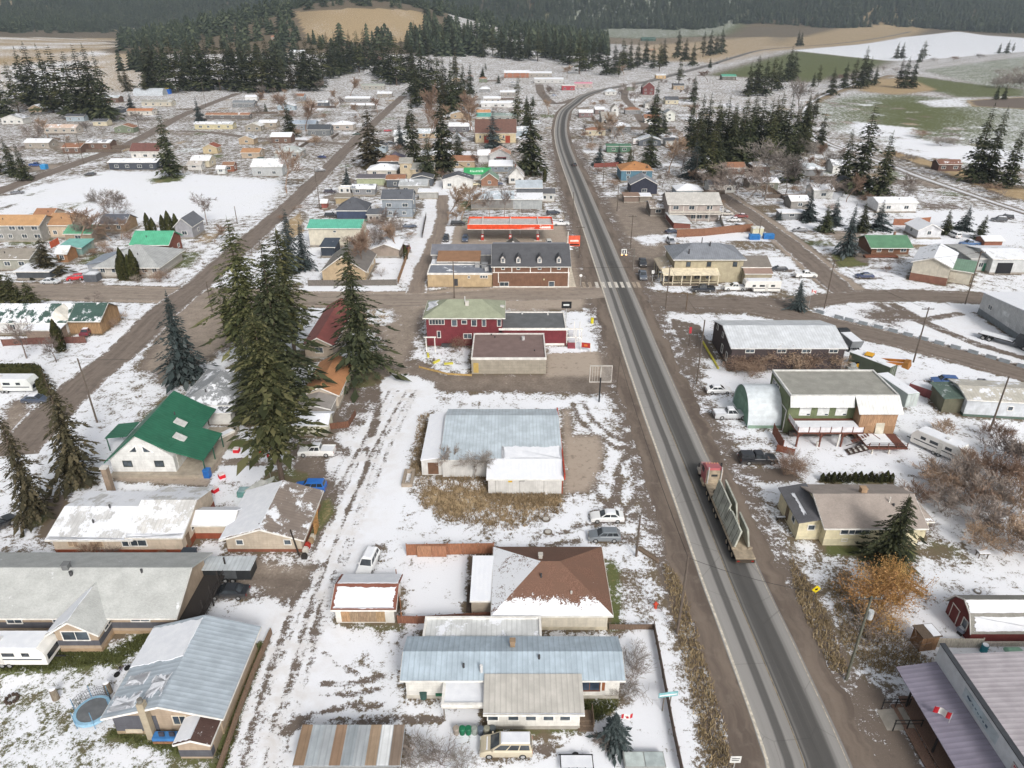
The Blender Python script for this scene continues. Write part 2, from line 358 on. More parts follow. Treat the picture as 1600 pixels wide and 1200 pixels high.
fill([(1255,880),(1330,930),(1420,1000),(1480,1010),(1470,1060),(1380,1060),(1310,1050)], 2, snow=.5, tan=.3)
fill([(1235,870),(1275,925),(1300,985),(1325,1050),(1305,1050),(1275,990),(1245,925)], .8, snow=.25, tan=.5, mud=.3)
fill([(1315,1062),(1400,1078),(1420,1095),(1500,1260),(1330,1260)], 1.5, mud=1, snow=0, lite=.0)
stroke([(1400,1100),(1440,1170),(1480,1230)], 1.3, 1.2, snow=.55)
# west of the highway
fill([(655,650),(672,645),(668,720),(660,745),(640,740)], 1.2, snow=.25, tan=.6, mud=.2)
fill([(650,748),(760,745),(870,775),(880,800),(800,830),(700,815),(655,790)], 2.5, snow=.52, tan=.7, green=.4)
fill([(655,770),(750,772),(760,790),(690,800)], 2, .9, snow=.12, tan=.7)
fill([(760,768),(878,773),(875,790),(770,785)], 1.2, snow=.2, tan=.8)
fill([(878,640),(892,640),(895,680),(935,680),(945,700),(940,735),(920,770),(880,772)], 1.2, mud=1, snow=.08, lite=.85)
for a in ([(895,630),(905,655),(930,680),(965,700),(985,698)], [(912,628),(925,655),(955,680),(985,695)], [(985,700),(965,735),(955,790),(930,800)], [(1000,760),(985,790),(960,815),(900,822)],
          [(970,745),(965,785),(985,805),(1005,800)], [(838,842),(880,832),(905,825)], [(925,740),(935,775),(960,800)], [(905,845),(870,850),(830,852)]): stroke(a, .45, .5, .8, snow=.3, mud=.8)
fill([(690,876),(735,872),(735,892),(770,890),(732,958),(720,958),(640,952),(640,878)], .8, snow=.78)
fill([(733,870),(772,872),(770,893),(742,898),(735,958),(726,958)], .5, mud=.9, snow=.08, lite=.1)
fill([(945,875),(970,878),(972,985),(955,985)], .8, snow=.12, green=.9, tan=.4)
fill([(965,870),(1040,870),(1085,1000),(1140,1200),(1075,1230),(1030,1000),(972,985)], 1.5, snow=.54, tan=.35)
fill([(1035,880),(1060,900),(1110,1060),(1150,1220),(1130,1220),(1080,1040)], 1.2, snow=.33, tan=.55, mud=.2)
fill([(640,1095),(700,1098),(760,1142),(905,1142),(925,1100),(970,1097),(975,1060),(1000,1000),(1030,1000),(1065,1210),(900,1220),(640,1220)], 2, snow=.83)
fill([(905,1095),(965,1095),(960,1110),(910,1140),(780,1150),(780,1142),(905,1138)], 1, snow=.15, green=.9)
fill([(525,973),(650,975),(655,992),(520,990)], .8, snow=.4, green=.6, tan=.4)
fill([(545,1140),(620,1138),(632,1150),(630,1172),(545,1172)], .6, mud=1, snow=.02, lite=.55)
# snowy lane with wheel tracks
LANE = [(625,610),(580,690),(545,770),(510,860),(475,950),(440,1050),(410,1150),(395,1230)]
stroke(LANE, 10, 3, snow=.95, mud=.3, dirty=.35)
for off, wd, a in ((-16,.35,.85),(-6,.3,.6),(10,.35,.85),(20,.3,.65),(32,.5,.6),(-30,.5,.4)):
    p_ = [(x+off*(.6+y/1700)+random.Random(i+off).uniform(-4,4), y) for i, (x, y) in enumerate(LANE)]; stroke(p_, wd, .45, a, snow=.36, mud=.9); stroke(p_, 1.0, 1.2, a*.7, dirty=1.0)
stroke([(588,605),(590,640),(582,680)], .9, .6, .8, snow=.15, mud=1)
for a, wd in (([(505,1020),(530,1042),(560,1052)],.7),([(505,1068),(545,1070),(598,1056)],1.1),([(500,1085),(545,1086),(592,1077)],.8),([(470,1122),(520,1108),(560,1100)],1.0),
          ([(440,1145),(470,1132),(560,1128),(690,1123)],1.6),([(488,1015),(492,980),(502,930)],.6),([(420,1125),(455,1145)],.8),([(600,1100),(560,1108)],.5),([(540,800),(570,745),(575,700)],.6)): stroke(a, wd*.45, .4, .7, snow=.25, mud=1)
fill([(400,870),(470,875),(500,885),(470,920),(440,940),(400,920),(330,938),(320,960),(300,950),(380,880)], 1.5, mud=1, snow=.25, lite=.5)
fill([(400,905),(465,900),(480,915),(440,935)], 1, mud=1, snow=.05, lite=.2)
fill([(455,690),(530,685),(540,700),(510,720),(530,760),(500,810),(480,840),(470,800),(450,760)], 1.6, mud=1, snow=.2, lite=.25)
fill([(500,780),(520,775),(525,800),(500,835),(480,850),(475,846)], .8, green=.7, tan=.5, mud=.3, snow=.1)
fill([(500,565),(585,600),(580,640),(550,680),(500,680),(490,640)], 1.4, mud=.8, snow=.3, tan=.5)
fill([(535,590),(590,585),(592,625),(560,640)], 1, snow=.25, mud=.9)
fill([(345,690),(440,680),(440,700),(345,705)], 1, snow=.2, green=1)
fill([(330,702),(440,702),(440,750),(320,752)], 1, snow=.8)
stroke([(330,722),(440,722)], 1.5, .6, mud=.9, snow=.3, lite=.4)
fill([(320,700),(350,705),(325,760),(178,752),(178,742),(280,742)], .6, mud=1, snow=.05, lite=.9)
# lower left lawn
fill([(-30,1030),(90,1015),(160,1025),(235,985),(160,1120),(190,1150),(290,1170),(345,1170),(330,1240),(-40,1240)], 2, snow=.57, green=.65)
fill([(85,1018),(170,1018),(235,985),(240,1000),(190,1035),(100,1045),(0,1050),(0,1040)], 1.2, snow=.22, green=1)
fill([(178,1140),(290,1165),(350,1172),(345,1185),(280,1178),(170,1150)], .7, snow=.15, green=1)
stroke([(405,1010),(365,1110),(335,1210)], .9, .6, snow=.1, green=1)
fill([(0,770),(60,790),(90,830),(80,870),(20,880),(0,860)], 2, snow=.6, mud=.4)
fill([(60,780),(110,770),(90,830),(70,850)], 1, mud=.7, snow=.2, tan=.4)
fill([(90,862),(290,866),(300,880),(90,880)], .8, snow=.2, mud=.8, green=.2)
fill([(0,640),(40,620),(55,650),(0,690)], 1.5, mud=.9, snow=.2, lite=.5)
fill([(155,600),(245,580),(210,640),(165,665)], 2, snow=.62, green=.5)
fill([(210,655),(270,605),(285,620),(240,662)], 1.5, snow=.3, tan=.4, green=.6)
fill([(150,490),(220,490),(190,540),(120,560),(140,520)], 1.5, snow=.72)
fill([(85,445),(160,440),(165,452),(70,455)], 1, mud=.9, snow=.2, lite=.5)
for xx, yy, ww, hh in ((30,262,40,6),(70,228,60,8),(110,226,40,6)): fill([(xx,yy-hh/2),(xx+ww*1.6,yy-hh),(xx+ww*2,yy),(xx+ww*.4,yy+hh)], 3, mud=.9, snow=.1, lite=.6)
rect(430,520,345,440,2,snow=.7); rect(580,660,400,440,1.5,snow=.75,tan=.3)
fill([(440,350),(470,330),(480,360),(450,380)], 2, tan=.8, snow=.3)
rect(480,620,447,455,.8,snow=.85)
# east mid lots
rect(1170,1240,400,425,2,snow=.75,mud=.3); rect(1080,1200,365,376,1.5,snow=.9)
rect(1230,1345,300,360,2,snow=.72); fill([(1300,398),(1350,396),(1355,415),(1310,418)], 1, green=.8, snow=.1, tan=.4)
fill([(1300,420),(1500,430),(1520,452),(1360,452)], 2, snow=.66); rect(1420,1600,330,380,3,snow=.85)
fill([(1400,580),(1460,600),(1480,650),(1440,700),(1390,660)], 2, snow=.68)
fill([(1380,540),(1600,600),(1600,640),(1480,600),(1420,575)], 1.5, snow=.72)
stroke(HWY[:10], 16.5, 2.2, .8, mud=.9, snow=.30, lite=.1)
# soft natural unevenness of the cover
k1 = np.sin(FX*.21+1.3*np.sin(FY*.13))*np.sin(FY*.19+np.sin(FX*.11)); PT[:, 0] = np.clip(PT[:, 0]+.05*k1, 0, 1.05)
def ground_material():
    m = NT('ground_cover'); at = m.new('Attribute', attribute_name='paint'); a2 = m.new('Attribute', attribute_name='paint2')
    sp = m.new('SeparateColor'); m.link(at.outputs['Color'], sp.inputs[0]); s2 = m.new('SeparateColor'); m.link(a2.outputs['Color'], s2.inputs[0])
    snow, mud, green, tan = sp.outputs[0], sp.outputs[1], sp.outputs[2], at.outputs['Alpha']; lite, dirty = s2.outputs[0], s2.outputs[1]
    p = m.pos()
    nL = m.noise(p, .055, 3); nM = m.noise(p, .45, 4, .62, .3); nS = m.noise(p, 2.3, 4, .7); nT = m.noise(p, 9.0, 2, .6)
    ng = m.math('ADD', m.math('MULTIPLY', nM, .5), m.math('MULTIPLY', nS, .5))
    grass = m.mix(m.step(m.math('ADD', green, m.math('MULTIPLY', m.math('SUBTRACT', nM, .5), .9)), .35, .75), (.155, .120, .080), (.105, .122, .042))
    tn = m.mix(m.step(nM, .3, .7), (.36, .26, .145), (.46, .345, .205))
    grass = m.mix(m.step(m.math('ADD', tan, m.math('MULTIPLY', m.math('SUBTRACT', nS, .5), .7)), .35, .7), grass, tn)
    grass = m.mix(m.math('MULTIPLY', m.step(nT, .4, .75), .45), grass, (.06, .05, .03))
    md = m.mix(m.step(m.math('ADD', lite, m.math('MULTIPLY', m.math('SUBTRACT', ng, .5), 1.3)), .1, .9), (.140, .112, .093), (.37, .31, .255))
    md = m.mix(m.math('MULTIPLY', m.step(m.noise(p, .9, 5, .7), .52, .7), .5), md, (.085, .066, .055))
    md = m.mix(m.math('MULTIPLY', m.step(nT, .5, .8), .2), md, (.36, .31, .26))
    und = m.mix(m.step(m.math('ADD', mud, m.math('MULTIPLY', m.math('SUBTRACT', ng, .5), .8)), .35, .6), grass, md)
    nn = m.math('ADD', m.math('ADD', m.math('MULTIPLY', nS, .38), m.math('MULTIPLY', nM, .42)), m.math('MULTIPLY', nT, .20))
    sv = m.math('ADD', snow, m.math('MULTIPLY', m.math("SUBTRACT", nn, .5), 3.0))
    mask = m.step(sv, .40, .60)
    sc = m.mix(m.step(nL, .3, .7), (.755, .772, .82), SNOW)
    sc = m.mix(m.math('MULTIPLY', dirty, m.step(nM, .35, .75)), sc, (.60, .575, .56))
    sc = m.mix(m.math('MULTIPLY', m.step(nS, .55, .8), .22), sc, (.62, .625, .66))
    m.bump(m.math('ADD', m.math('MULTIPLY', mask, .8), m.math('MULTIPLY', nS, .5)), .10, .55)
    return m.out(m.mix(mask, und, sc), .85)
# ---------------------------------------------------------------- roads
def smooth_path(pts, step):
    q = [Vector((p[0], p[1], 0)) for p in pts]; out = []
    for i in range(len(q)-1):
        p0 = q[max(i-1, 0)]; p1 = q[i]; p2 = q[i+1]; p3 = q[min(i+2, len(q)-1)]; n = max(1, int((p2-p1).length/step))
        for k in range(n):
            t = k/n; out.append(.5*((2*p1)+(p2-p0)*t+(2*p0-5*p1+4*p2-p3)*t*t+(3*p1-p0-3*p2+p3)*t**3))
    return out+[q[-1]]
def ribbon(name, pts, wd, z, mat, step=2.0, rag=0.0, off=0.0, seed=1, parent=None, world=False):
    pa = smooth_path(pts if world else W(pts), step); rd = random.Random(seed); v = []; uv = []; s = 0; o1 = o2 = 0
    for i, p in enumerate(pa):
        d = (pa[min(i+1, len(pa)-1)]-pa[max(i-1, 0)]).normalized(); n = Vector((d.y, -d.x, 0)); s += (p-pa[i-1]).length if i else 0
        o1 = .7*o1+rd.uniform(-rag, rag); o2 = .7*o2+rd.uniform(-rag, rag)
        for sg, u in ((-wd/2+o1, 0), (wd/2+o2, 1)):
            c_ = p+n*(sg+off); v.append((c_.x, c_.y, tz(c_.x, c_.y)+z)); uv.append((u, s))
    f = [(2*i, 2*i+1, 2*i+3, 2*i+2) for i in range(len(pa)-1)]
    me = bpy.data.meshes.new(name); me.from_pydata(v, [], f); ul = me.uv_layers.new(name='UVMap')
    for l in me.loops: ul.data[l.index].uv = uv[l.vertex_index]
    me.materials.append(mat); return tag(obj(name, me, parent), kind=None if parent else 'structure')
def asphalt_material():
    m = NT('worn_asphalt'); uv = m.coord('UV'); p = m.pos(); sp = m.new('SeparateXYZ'); m.link(uv, sp.inputs[0])
    st = m.noise(m.scale(uv, (14, .035, 1)), 1.0, 3, .6); st2 = m.noise(m.scale(uv, (45, .05, 1)), 1.0, 3, .6); n = m.noise(p, 1.1, 4, .65); fn = m.noise(p, 22, 2)
    u = m.math('ADD', sp.outputs[0], m.math('MULTIPLY', m.math('SUBTRACT', m.noise(m.scale(uv, (0, .02, 1)), 1, 2), .5), .035))
    r = m.new('ValToRGB'); m.link(u, r.inputs[0]); r.color_ramp.interpolation = 'EASE'; e = r.color_ramp.elements
    L, D, D2 = .285, .085, .072
    stops = [(0, .27), (.02, .33), (.08, L), (.20, .27), (.235, D+.02), (.31, D+.015), (.345, .265), (.455, .25), (.475, .075), (.50, .15), (.53, D), (.63, D2), (.70, D), (.79, D2+.01), (.83, .20), (.87, L), (.97, .26), (1, .22)]
    e[0].position = 0; e[0].color = (.25, .25, .25, 1); e[1].position = 1; e[1].color = (.2, .19, .18, 1)
    for t, c_ in stops[1:-1]: x = e.new(t); x.color = (c_*1.0, c_*.965, c_*.925, 1)
    d = m.mix(m.math('MULTIPLY', m.step(st, .42, .68), .18), r.outputs[0], (.10, .098, .096))
    d = m.mix(m.math('MULTIPLY', m.step(st2, .5, .75), .08), d, (.30, .28, .26))
    d = m.mix(m.math('MULTIPLY', m.step(n, .5, .8), .09), d, (.20, .17, .145))
    vo = m.new('TexVoronoi', feature='DISTANCE_TO_EDGE'); m.link(m.scale(uv, (1.3, .11, 1)), vo.inputs['Vector']); vo.inputs['Scale'].default_value = 1.0; vo.inputs['Randomness'].default_value = 1.0
    d = m.mix(m.math('MULTIPLY', m.step(vo.outputs['Distance'], .007, .002), .28), d, (.05, .048, .046))
    d = m.mix(m.math('MULTIPLY', m.step(fn, .45, .7), .12), d, (.07, .07, .07))
    m.bump(fn, .01, .4); return m.out(d, .8)
def dirt_road(lt, dk, snow=.3, seed=0):
    m = NT('gravel_road'); uv = m.coord('UV'); p = m.pos(); sp = m.new('SeparateXYZ'); m.link(uv, sp.inputs[0])
    a = m.math('ABSOLUTE', m.math('SUBTRACT', sp.outputs[0], .5)); n = m.noise(p, .5, 4, .62); n2 = m.noise(p, 2.5, 3, .7)
    st = m.noise(m.scale(uv, (9, .06, 1)), 1.0, 4, .6)
    d = m.mix(m.step(m.math('ADD', m.math('MULTIPLY', st, .5), m.math('MULTIPLY', n, .5)), .34, .66), dk, lt); d = m.mix(m.math('MULTIPLY', m.step(n, .5, .75), .6), d, tuple(x*.75 for x in dk))
    d = m.mix(m.math('MULTIPLY', m.step(n2, .5, .8), .25), d, tuple(min(1, x*1.4) for x in lt))
    sn = m.math('ADD', m.math('MULTIPLY', a, 2.0), m.math('MULTIPLY', m.math('SUBTRACT', m.math('ADD', m.math('MULTIPLY', n, .5), m.math('MULTIPLY', n2, .5)), .5), 1.6))
    d = m.mix(m.step(sn, 1.12-snow, 1.3-snow), d, (.72, .73, .765)); m.bump(n2, .04, .5); return m.out(d, .9)
def shoulder_material():
    m = NT('muddy_shoulder'); uv = m.coord('UV'); p = m.pos(); sp = m.new('SeparateXYZ'); m.link(uv, sp.inputs[0])
    n = m.noise(p, .6, 4, .65); n2 = m.noise(p, 3.5, 3, .7); st = m.noise(m.scale(uv, (6, .05, 1)), 1.0, 4, .6)
    d = m.mix(m.step(st, .35, .65), (.105, .082, .068), (.185, .148, .12)); d = m.mix(m.math('MULTIPLY', m.step(n, .5, .72), .5), d, (.20, .165, .138))
    d = m.mix(m.math('MULTIPLY', m.step(n2, .55, .75), .3), d, (.07, .055, .045)); m.bump(n2, .04, .6); return m.out(d, .85)
SH = shoulder_material()
hp = W(HWY)
ribbon('road_shoulder', hp[:9], 13.6, .020, SH, .7, .34, -.3, 3, world=True)
ribbon('road_shoulder', hp[8:], 11.5, .016, SH, 4, .3, 0, 4, world=True)
hwy = ribbon('highway', hp, 8.0, .040, asphalt_material(), 2.0, .03, 0, 5, world=True)
LN = plain('#cfc7b8', .8, .30, 2.5)
ribbon('edge_line', hp[:17], .26, .046, LN, 2, .01, -3.75, 6, parent=hwy, world=True)
ribbon('edge_line', hp[:17], .10, .046, plain('#b3aa9b', .8, .3, 2.5), 2, .02, 3.75, 7, parent=hwy, world=True)
m_ = plain('#8d7f62', .85, .4, 1.5)
ribbon('centre_line', hp[:17], .09, .046, m_, 2, .01, -.35, 8, parent=hwy, world=True)
CW = plain('#d6d1c8', .8, .35, 2.0); CWD = plain('#ad9f8f', .85, .35, 1.2)
for i, x in enumerate((913.5, 923, 934, 944.5, 954.5, 964.5, 974, 984, 993, 1000)):
    a, b = G(x, 449.5), G(x+1, 441.5); o = MB().box(-.42, .42, -.1, 4.3, 0, .004).build('crosswalk_stripe', CW if 2 <= i <= 7 else CWD, hwy); o.location = (a.x, a.y, .050)
BR = dirt_road((.33, .278, .232), (.20, .165, .14), .10); BD = dirt_road((.22, .182, .152), (.13, .105, .09), .12); BL = dirt_road((.225, .185, .155), (.125, .102, .088), .22)
ribbon('cross_street', XS[:-1]+[(900,459),(945,456)], 8.6, .024, BR, 1.2, .22, 0, 11)
ribbon('side_street', [(20,712),(62,665),(130,600),(205,538),(262,482),(310,445),(360,400),(440,332),(500,275),(560,215),(630,150)], 7.6, .028, BL, 1.5, .25, 0, 12)
ribbon('side_street', [(-60,322),(0,298),(100,262),(200,226),(290,178),(372,146)], 8.5, .012, BL, 2, .3, 0, 13)
ribbon('side_street', [(1018,470),(1120,474),(1230,476),(1330,464),(1430,463),(1540,467),(1660,472)], 7.4, .024, BD, 1.5, .3, 0, 14)
ribbon('side_street', [(1120,300),(1180,341),(1240,386),(1290,430),(1322,460)], 6.8, .020, BL, 1.5, .3, 0, 15)
ribbon('frontage_road', [(1180,481),(1300,508),(1400,531),(1500,557),(1660,598)], 7.2, .028, BD, 1.5, .3, 0, 16)
ribbon('side_street', [(640,209),(600,226),(560,226),(500,222),(400,216),(330,207),(280,205)], 7.0, .016, BL, 2, .3, 0, 17)
ribbon('side_street', [(640,226),(700,232),(760,236),(850,240)], 6.0, .016, BL, 2, .3, 0, 18)
ribbon('side_street', [(985,132),(975,150),(990,170),(1003,190),(1010,200)], 6.5, .012, BL, 3, .2, 0, 19)
ribbon('side_street', [(905,153),(868,162),(848,148),(842,132)], 9, .012, BL, 3, .2, 0, 20)
ribbon('gravel_alley', [(650,458),(660,420),(676,385),(690,345),(692,305)], 5.0, .020, dirt_road((.29,.235,.195),(.19,.155,.13),.3), 1.2, .3, 0, 21)
# railway
def rail_material():
    m = NT('snowy_ballast'); uv = m.coord('UV'); p = m.pos(); sp = m.new('SeparateXYZ'); m.link(uv, sp.inputs[0])
    n = m.noise(p, .8, 3, .65); d = m.mix(m.step(m.math('ADD', m.math('ABSOLUTE', m.math('SUBTRACT', sp.outputs[0], .5)), m.math('MULTIPLY', n, .35)), .30, .52), (.70, .71, .74), (.20, .17, .145))
    return m.out(d, .9)
RP = W([(1720,372),(1600,332),(1530,309),(1430,274),(1392,259),(1330,238),(1288,222),(1264,203),(1256,182),(1264,163),(1300,144),(1380,118),(1440,104),(1530,90),(1620,80)])
rw = ribbon('railway', RP, 5.2, .10, rail_material(), 4, .15, 0, 22, world=True)
for of in (-.9, .9): ribbon('rail', RP, .16, .18, plain('#3a332d', .6), 4, 0, of, 23, parent=rw, world=True)
# ---------------------------------------------------------------- buildings
WHITE = '#e3e1dc'
class Bld:
    """A building: a thing whose volumes (walls, roofs, windows, doors ...) are its parts. x runs along its front, y back from it."""
    def __init__(s, name, label, cat, px, py, rz=0.0, group=None, z=0.0, world=False):
        p = Vector((px, py, 0)) if world else G(px, py); s.o = p; s.rz = rz; s.t = thing(name, label, cat, (p.x, p.y, tz(p.x, p.y)+z), rz, group); s.rd = random.Random(int(px*7+py*13)); s.last = None
        s.roofs = []
    def loc(s, px, py, z=0.0):
        d = G(px, py, z)-s.o; c_, s_ = math.cos(-s.rz), math.sin(-s.rz); return (d.x*c_-d.y*s_, d.x*s_+d.y*c_)
    def px(s, xl, xr, yb, d=None, yr=None, h=3.0, **kw):
        a = s.loc(xl, yb); b = s.loc(xr, yb); y0 = (a[1]+b[1])/2
        if d is None: d = s.loc((xl+xr)/2, yr, h)[1]-y0-kw.get('over', .4)*.8
        return s.vol(a[0], b[0], y0, y0+d, h, **kw)
    def vol(s, x0, x1, y0, y1, h, roof='gx', rise=1.6, wall=None, rm=None, over=.4, base=None, baseh=.45, trim=WHITE, z0=0.0, win=None, door=None, peak=.5, t=.16):
        wall = wall or siding(WHITE); rm = rm or roofmat('#6e6a66', 'shingle', .5); T = s.t; v = dict(x0=x0, x1=x1, y0=y0, y1=y1, h=h, z0=z0); s.last = v; e_ = .75
        if z0 < .5:
            c_, s_ = math.cos(s.t.rotation_euler[2]), math.sin(s.t.rotation_euler[2]); MARKS.append(([(s.t.location.x+x*c_-y*s_, s.t.location.y+x*s_+y*c_) for x, y in ((x0-e_, y0-e_), (x1+e_, y0-e_), (x1+e_, y1+e_), (x0-e_, y1+e_))], dict(snow=.22, mud=.45, tan=.3)))
        mx, my = x0+(x1-x0)*peak, y0+(y1-y0)*peak; b = MB()
        if roof == 'gx': b.prism([(y0, z0), (y1, z0), (y1, h), (my, h+rise), (y0, h)], 'x', x0, x1)
        elif roof == 'gy': b.prism([(x0, z0), (x1, z0), (x1, h), (mx, h+rise), (x0, h)], 'y', y0, y1)
        elif roof == 'shed': b.prism([(y0, z0), (y1, z0), (y1, h+rise), (y0, h)], 'x', x0, x1)
        elif roof == 'shedx': b.prism([(x0, z0), (x1, z0), (x1, h+rise), (x0, h)], 'y', y0, y1)
        else: b.box(x0, x1, y0, y1, z0, h)
        b.build('wall', wall, T)
        if base: MB().box(x0-.04, x1+.04, y0-.04, y1+.04, z0, z0+baseh).build('foundation', base, T)
        o = over; r = MB(); fa = MB(); e = .02
        if roof == 'gx':
            sl = rise/(my-y0); sb = rise/(y1-my); lift = t+.03
            A = [(x0-o, y0-o, h-o*sl+lift), (x1+o, y0-o, h-o*sl+lift), (x1+o, my, h+rise+lift), (x0-o, my, h+rise+lift)]
            B = [(x0-o, my, h+rise+lift), (x1+o, my, h+rise+lift), (x1+o, y1+o, h-o*sb+lift), (x0-o, y1+o, h-o*sb+lift)]
            r.slab(A, t); r.slab(B, t); planes = [A, B]
            fa.box(x0-o-e, x1+o+e, y0-o-.06, y0-o-e, h-o*sl+lift-t-.06, h-o*sl+lift-.01)
            for xx in (x0-o-.05, x1+o+e):
                fa.add([(xx, y0-o, h-o*sl+lift-t-.08), (xx+.03, y0-o, h-o*sl+lift-t-.08), (xx+.03, my, h+rise+lift-t-.08), (xx, my, h+rise+lift-t-.08), (xx, y0-o, h-o*sl+lift-.01), (xx+.03, y0-o, h-o*sl+lift-.01), (xx+.03, my, h+rise+lift-.01), (xx, my, h+rise+lift-.01)], [(3,2,1,0),(4,5,6,7),(0,1,5,4),(1,2,6,5),(2,3,7,6),(3,0,4,7)])
        elif roof == 'gy':
            sl = rise/(mx-x0); sb = rise/(x1-mx); lift = t+.03
            A = [(x0-o, y0-o, h-o*sl+lift), (mx, y0-o, h+rise+lift), (mx, y1+o, h+rise+lift), (x0-o, y1+o, h-o*sl+lift)]
            B = [(mx, y0-o, h+rise+lift), (x1+o, y0-o, h-o*sb+lift), (x1+o, y1+o, h-o*sb+lift), (mx, y1+o, h+rise+lift)]
            r.slab(A, t); r.slab(B, t); planes = [A, B]
            for P0, P1 in ((A[0], A[1]), (B[0], B[1])):
                fa.add([(P0[0], P0[1]-.05, P0[2]-t-.08), (P1[0], P1[1]-.05, P1[2]-t-.08), (P1[0], P1[1]-.05, P1[2]-.01), (P0[0], P0[1]-.05, P0[2]-.01), (P0[0], P0[1]-e, P0[2]-t-.08), (P1[0], P1[1]-e, P1[2]-t-.08), (P1[0], P1[1]-e, P1[2]-.01), (P0[0], P0[1]-e, P0[2]-.01)], [(0,1,2,3),(7,6,5,4),(0,4,5,1),(1,5,6,2),(2,6,7,3),(3,7,4,0)])
            fa.box(x0-o-.05, x0-o-e, y0-o, y1+o, A[0][2]-t-.06, A[0][2]-.02); fa.box(x1+o+e, x1+o+.05, y0-o, y1+o, B[1][2]-t-.06, B[1][2]-.02)
        elif roof == 'hip':
            lift = t+.03; X0, X1, Y0, Y1 = x0-o, x1+o, y0-o, y1+o; W_, D_ = X1-X0, Y1-Y0; k = min(W_, D_)/2*.98; z_ = h+lift-.05; zt = h+rise+lift
            if W_ >= D_: P, Q = (X0+k, (Y0+Y1)/2, zt), (X1-k, (Y0+Y1)/2, zt); F4 = [[(X0,Y0,z_),(X1,Y0,z_),Q,P], [(X1,Y0,z_),(X1,Y1,z_),Q], [(X1,Y1,z_),(X0,Y1,z_),P,Q], [(X0,Y1,z_),(X0,Y0,z_),P]]
            else: P, Q = ((X0+X1)/2, Y0+k, zt), ((X0+X1)/2, Y1-k, zt); F4 = [[(X0,Y0,z_),(X1,Y0,z_),P], [(X1,Y0,z_),(X1,Y1,z_),Q,P], [(X1,Y1,z_),(X0,Y1,z_),Q], [(X0,Y1,z_),(X0,Y0,z_),P,Q]]
            for q in F4: r.slab(q, t)
            planes = F4; fa.box(X0-.04, X1+.04, Y0-.06, Y0-e, z_-t-.08, z_-.03); fa.box(X0-.06, X0-e, Y0, Y1, z_-t-.08, z_-.03); fa.box(X1+e, X1+.06, Y0, Y1, z_-t-.08, z_-.03)
        elif roof in ('shed', 'shedx'):
            lift = t+.03
            if roof == 'shed': sl = rise/(y1-y0); A = [(x0-o, y0-o, h-o*sl+lift), (x1+o, y0-o, h-o*sl+lift), (x1+o, y1+o*.3, h+rise+o*.3*sl+lift), (x0-o, y1+o*.3, h+rise+o*.3*sl+lift)]
            else: sl = rise/(x1-x0); A = [(x0-o, y0-o, h-o*sl+lift), (x1+o, y0-o, h+rise+o*sl+lift), (x1+o, y1+o, h+rise+o*sl+lift), (x0-o, y1+o, h-o*sl+lift)]
            r.slab(A, t); planes = [A]
            if roof == 'shed': fa.box(x0-o, x1+o, y0-o-.06, y0-o-e, A[0][2]-t-.06, A[0][2]-.02)
        else:
            o = over; r.box(x0+.15, x1-.15, y0+.15, y1-.15, h-.05, h+.06); planes = [[(x0, y0, h+.06), (x1, y0, h+.06), (x1, y1, h+.06), (x0, y1, h+.06)]]
            for q in ((x0-.06, x1+.06, y0-.06, y0+.2), (x0-.06, x1+.06, y1-.2, y1+.06), (x0-.06, x0+.2, y0+.2, y1-.2), (x1-.2, x1+.06, y0+.2, y1-.2)): fa.box(*q, h-.18, h+.28)
        ro = r.build('roof', rm, T); v['roof'] = ro; v['planes'] = planes
        if trim and fa.v: fa.build('fascia', plain(trim, .7), ro)
        if win:
            nf, nl, nr = win; rows = (1.5,) if h-z0 < 4.6 else (1.5, 4.2)
            wd = x1-x0; dp = y1-y0; hh = min(1.1, (h-z0)*.4)
            for zc in rows:
                zc = z0+min(zc+(.35 if base else 0), h-z0-hh*.75)
                for i in range(nf):
                    if door is not None and zc < z0+2.6 and abs((i+.5)/nf-door)*wd < 1.4: continue
                    s.win('f', (i+.5)/nf+s.rd.uniform(-.03, .03), zc, s.rd.choice((1.1, 1.5, 1.8)) if wd/nf > 2.5 else .9, hh)
                for i in range(nl): s.win('l', (i+.5)/nl, zc, 1.2, hh*.9)
                for i in range(nr): s.win('r', (i+.5)/nr, zc, 1.2, hh*.9)
        if door is not None: s.door('f', door)
        return v
    def on(s, face, u, v=None):
        v = v or s.last
        if face == 'f': return (v['x0']+(v['x1']-v['x0'])*u, v['y0']), (1, 0), (0, -1)
        if face == 'l': return (v['x0'], v['y1']-(v['y1']-v['y0'])*u), (0, -1), (-1, 0)
        return (v['x1'], v['y0']+(v['y1']-v['y0'])*u), (0, 1), (1, 0)
    def panel(s, name, face, u, zc, w, h, mat, proud=.03, parent=None, th=.05, vv=None):
        """a flat box on a wall"""
        (cx, cy), (ax, ay), (nx, ny) = s.on(face, u, vv); b = MB(); a = w/2
        P = [(cx-ax*a+nx*proud, cy-ay*a+ny*proud), (cx+ax*a+nx*proud, cy+ay*a+ny*proud), (cx+ax*a+nx*(proud-th), cy+ay*a+ny*(proud-th)), (cx-ax*a+nx*(proud-th), cy-ay*a+ny*(proud-th))]
        b.prism(P, 'z', zc-h/2, zc+h/2); return b.build(name, mat, parent or s.t)
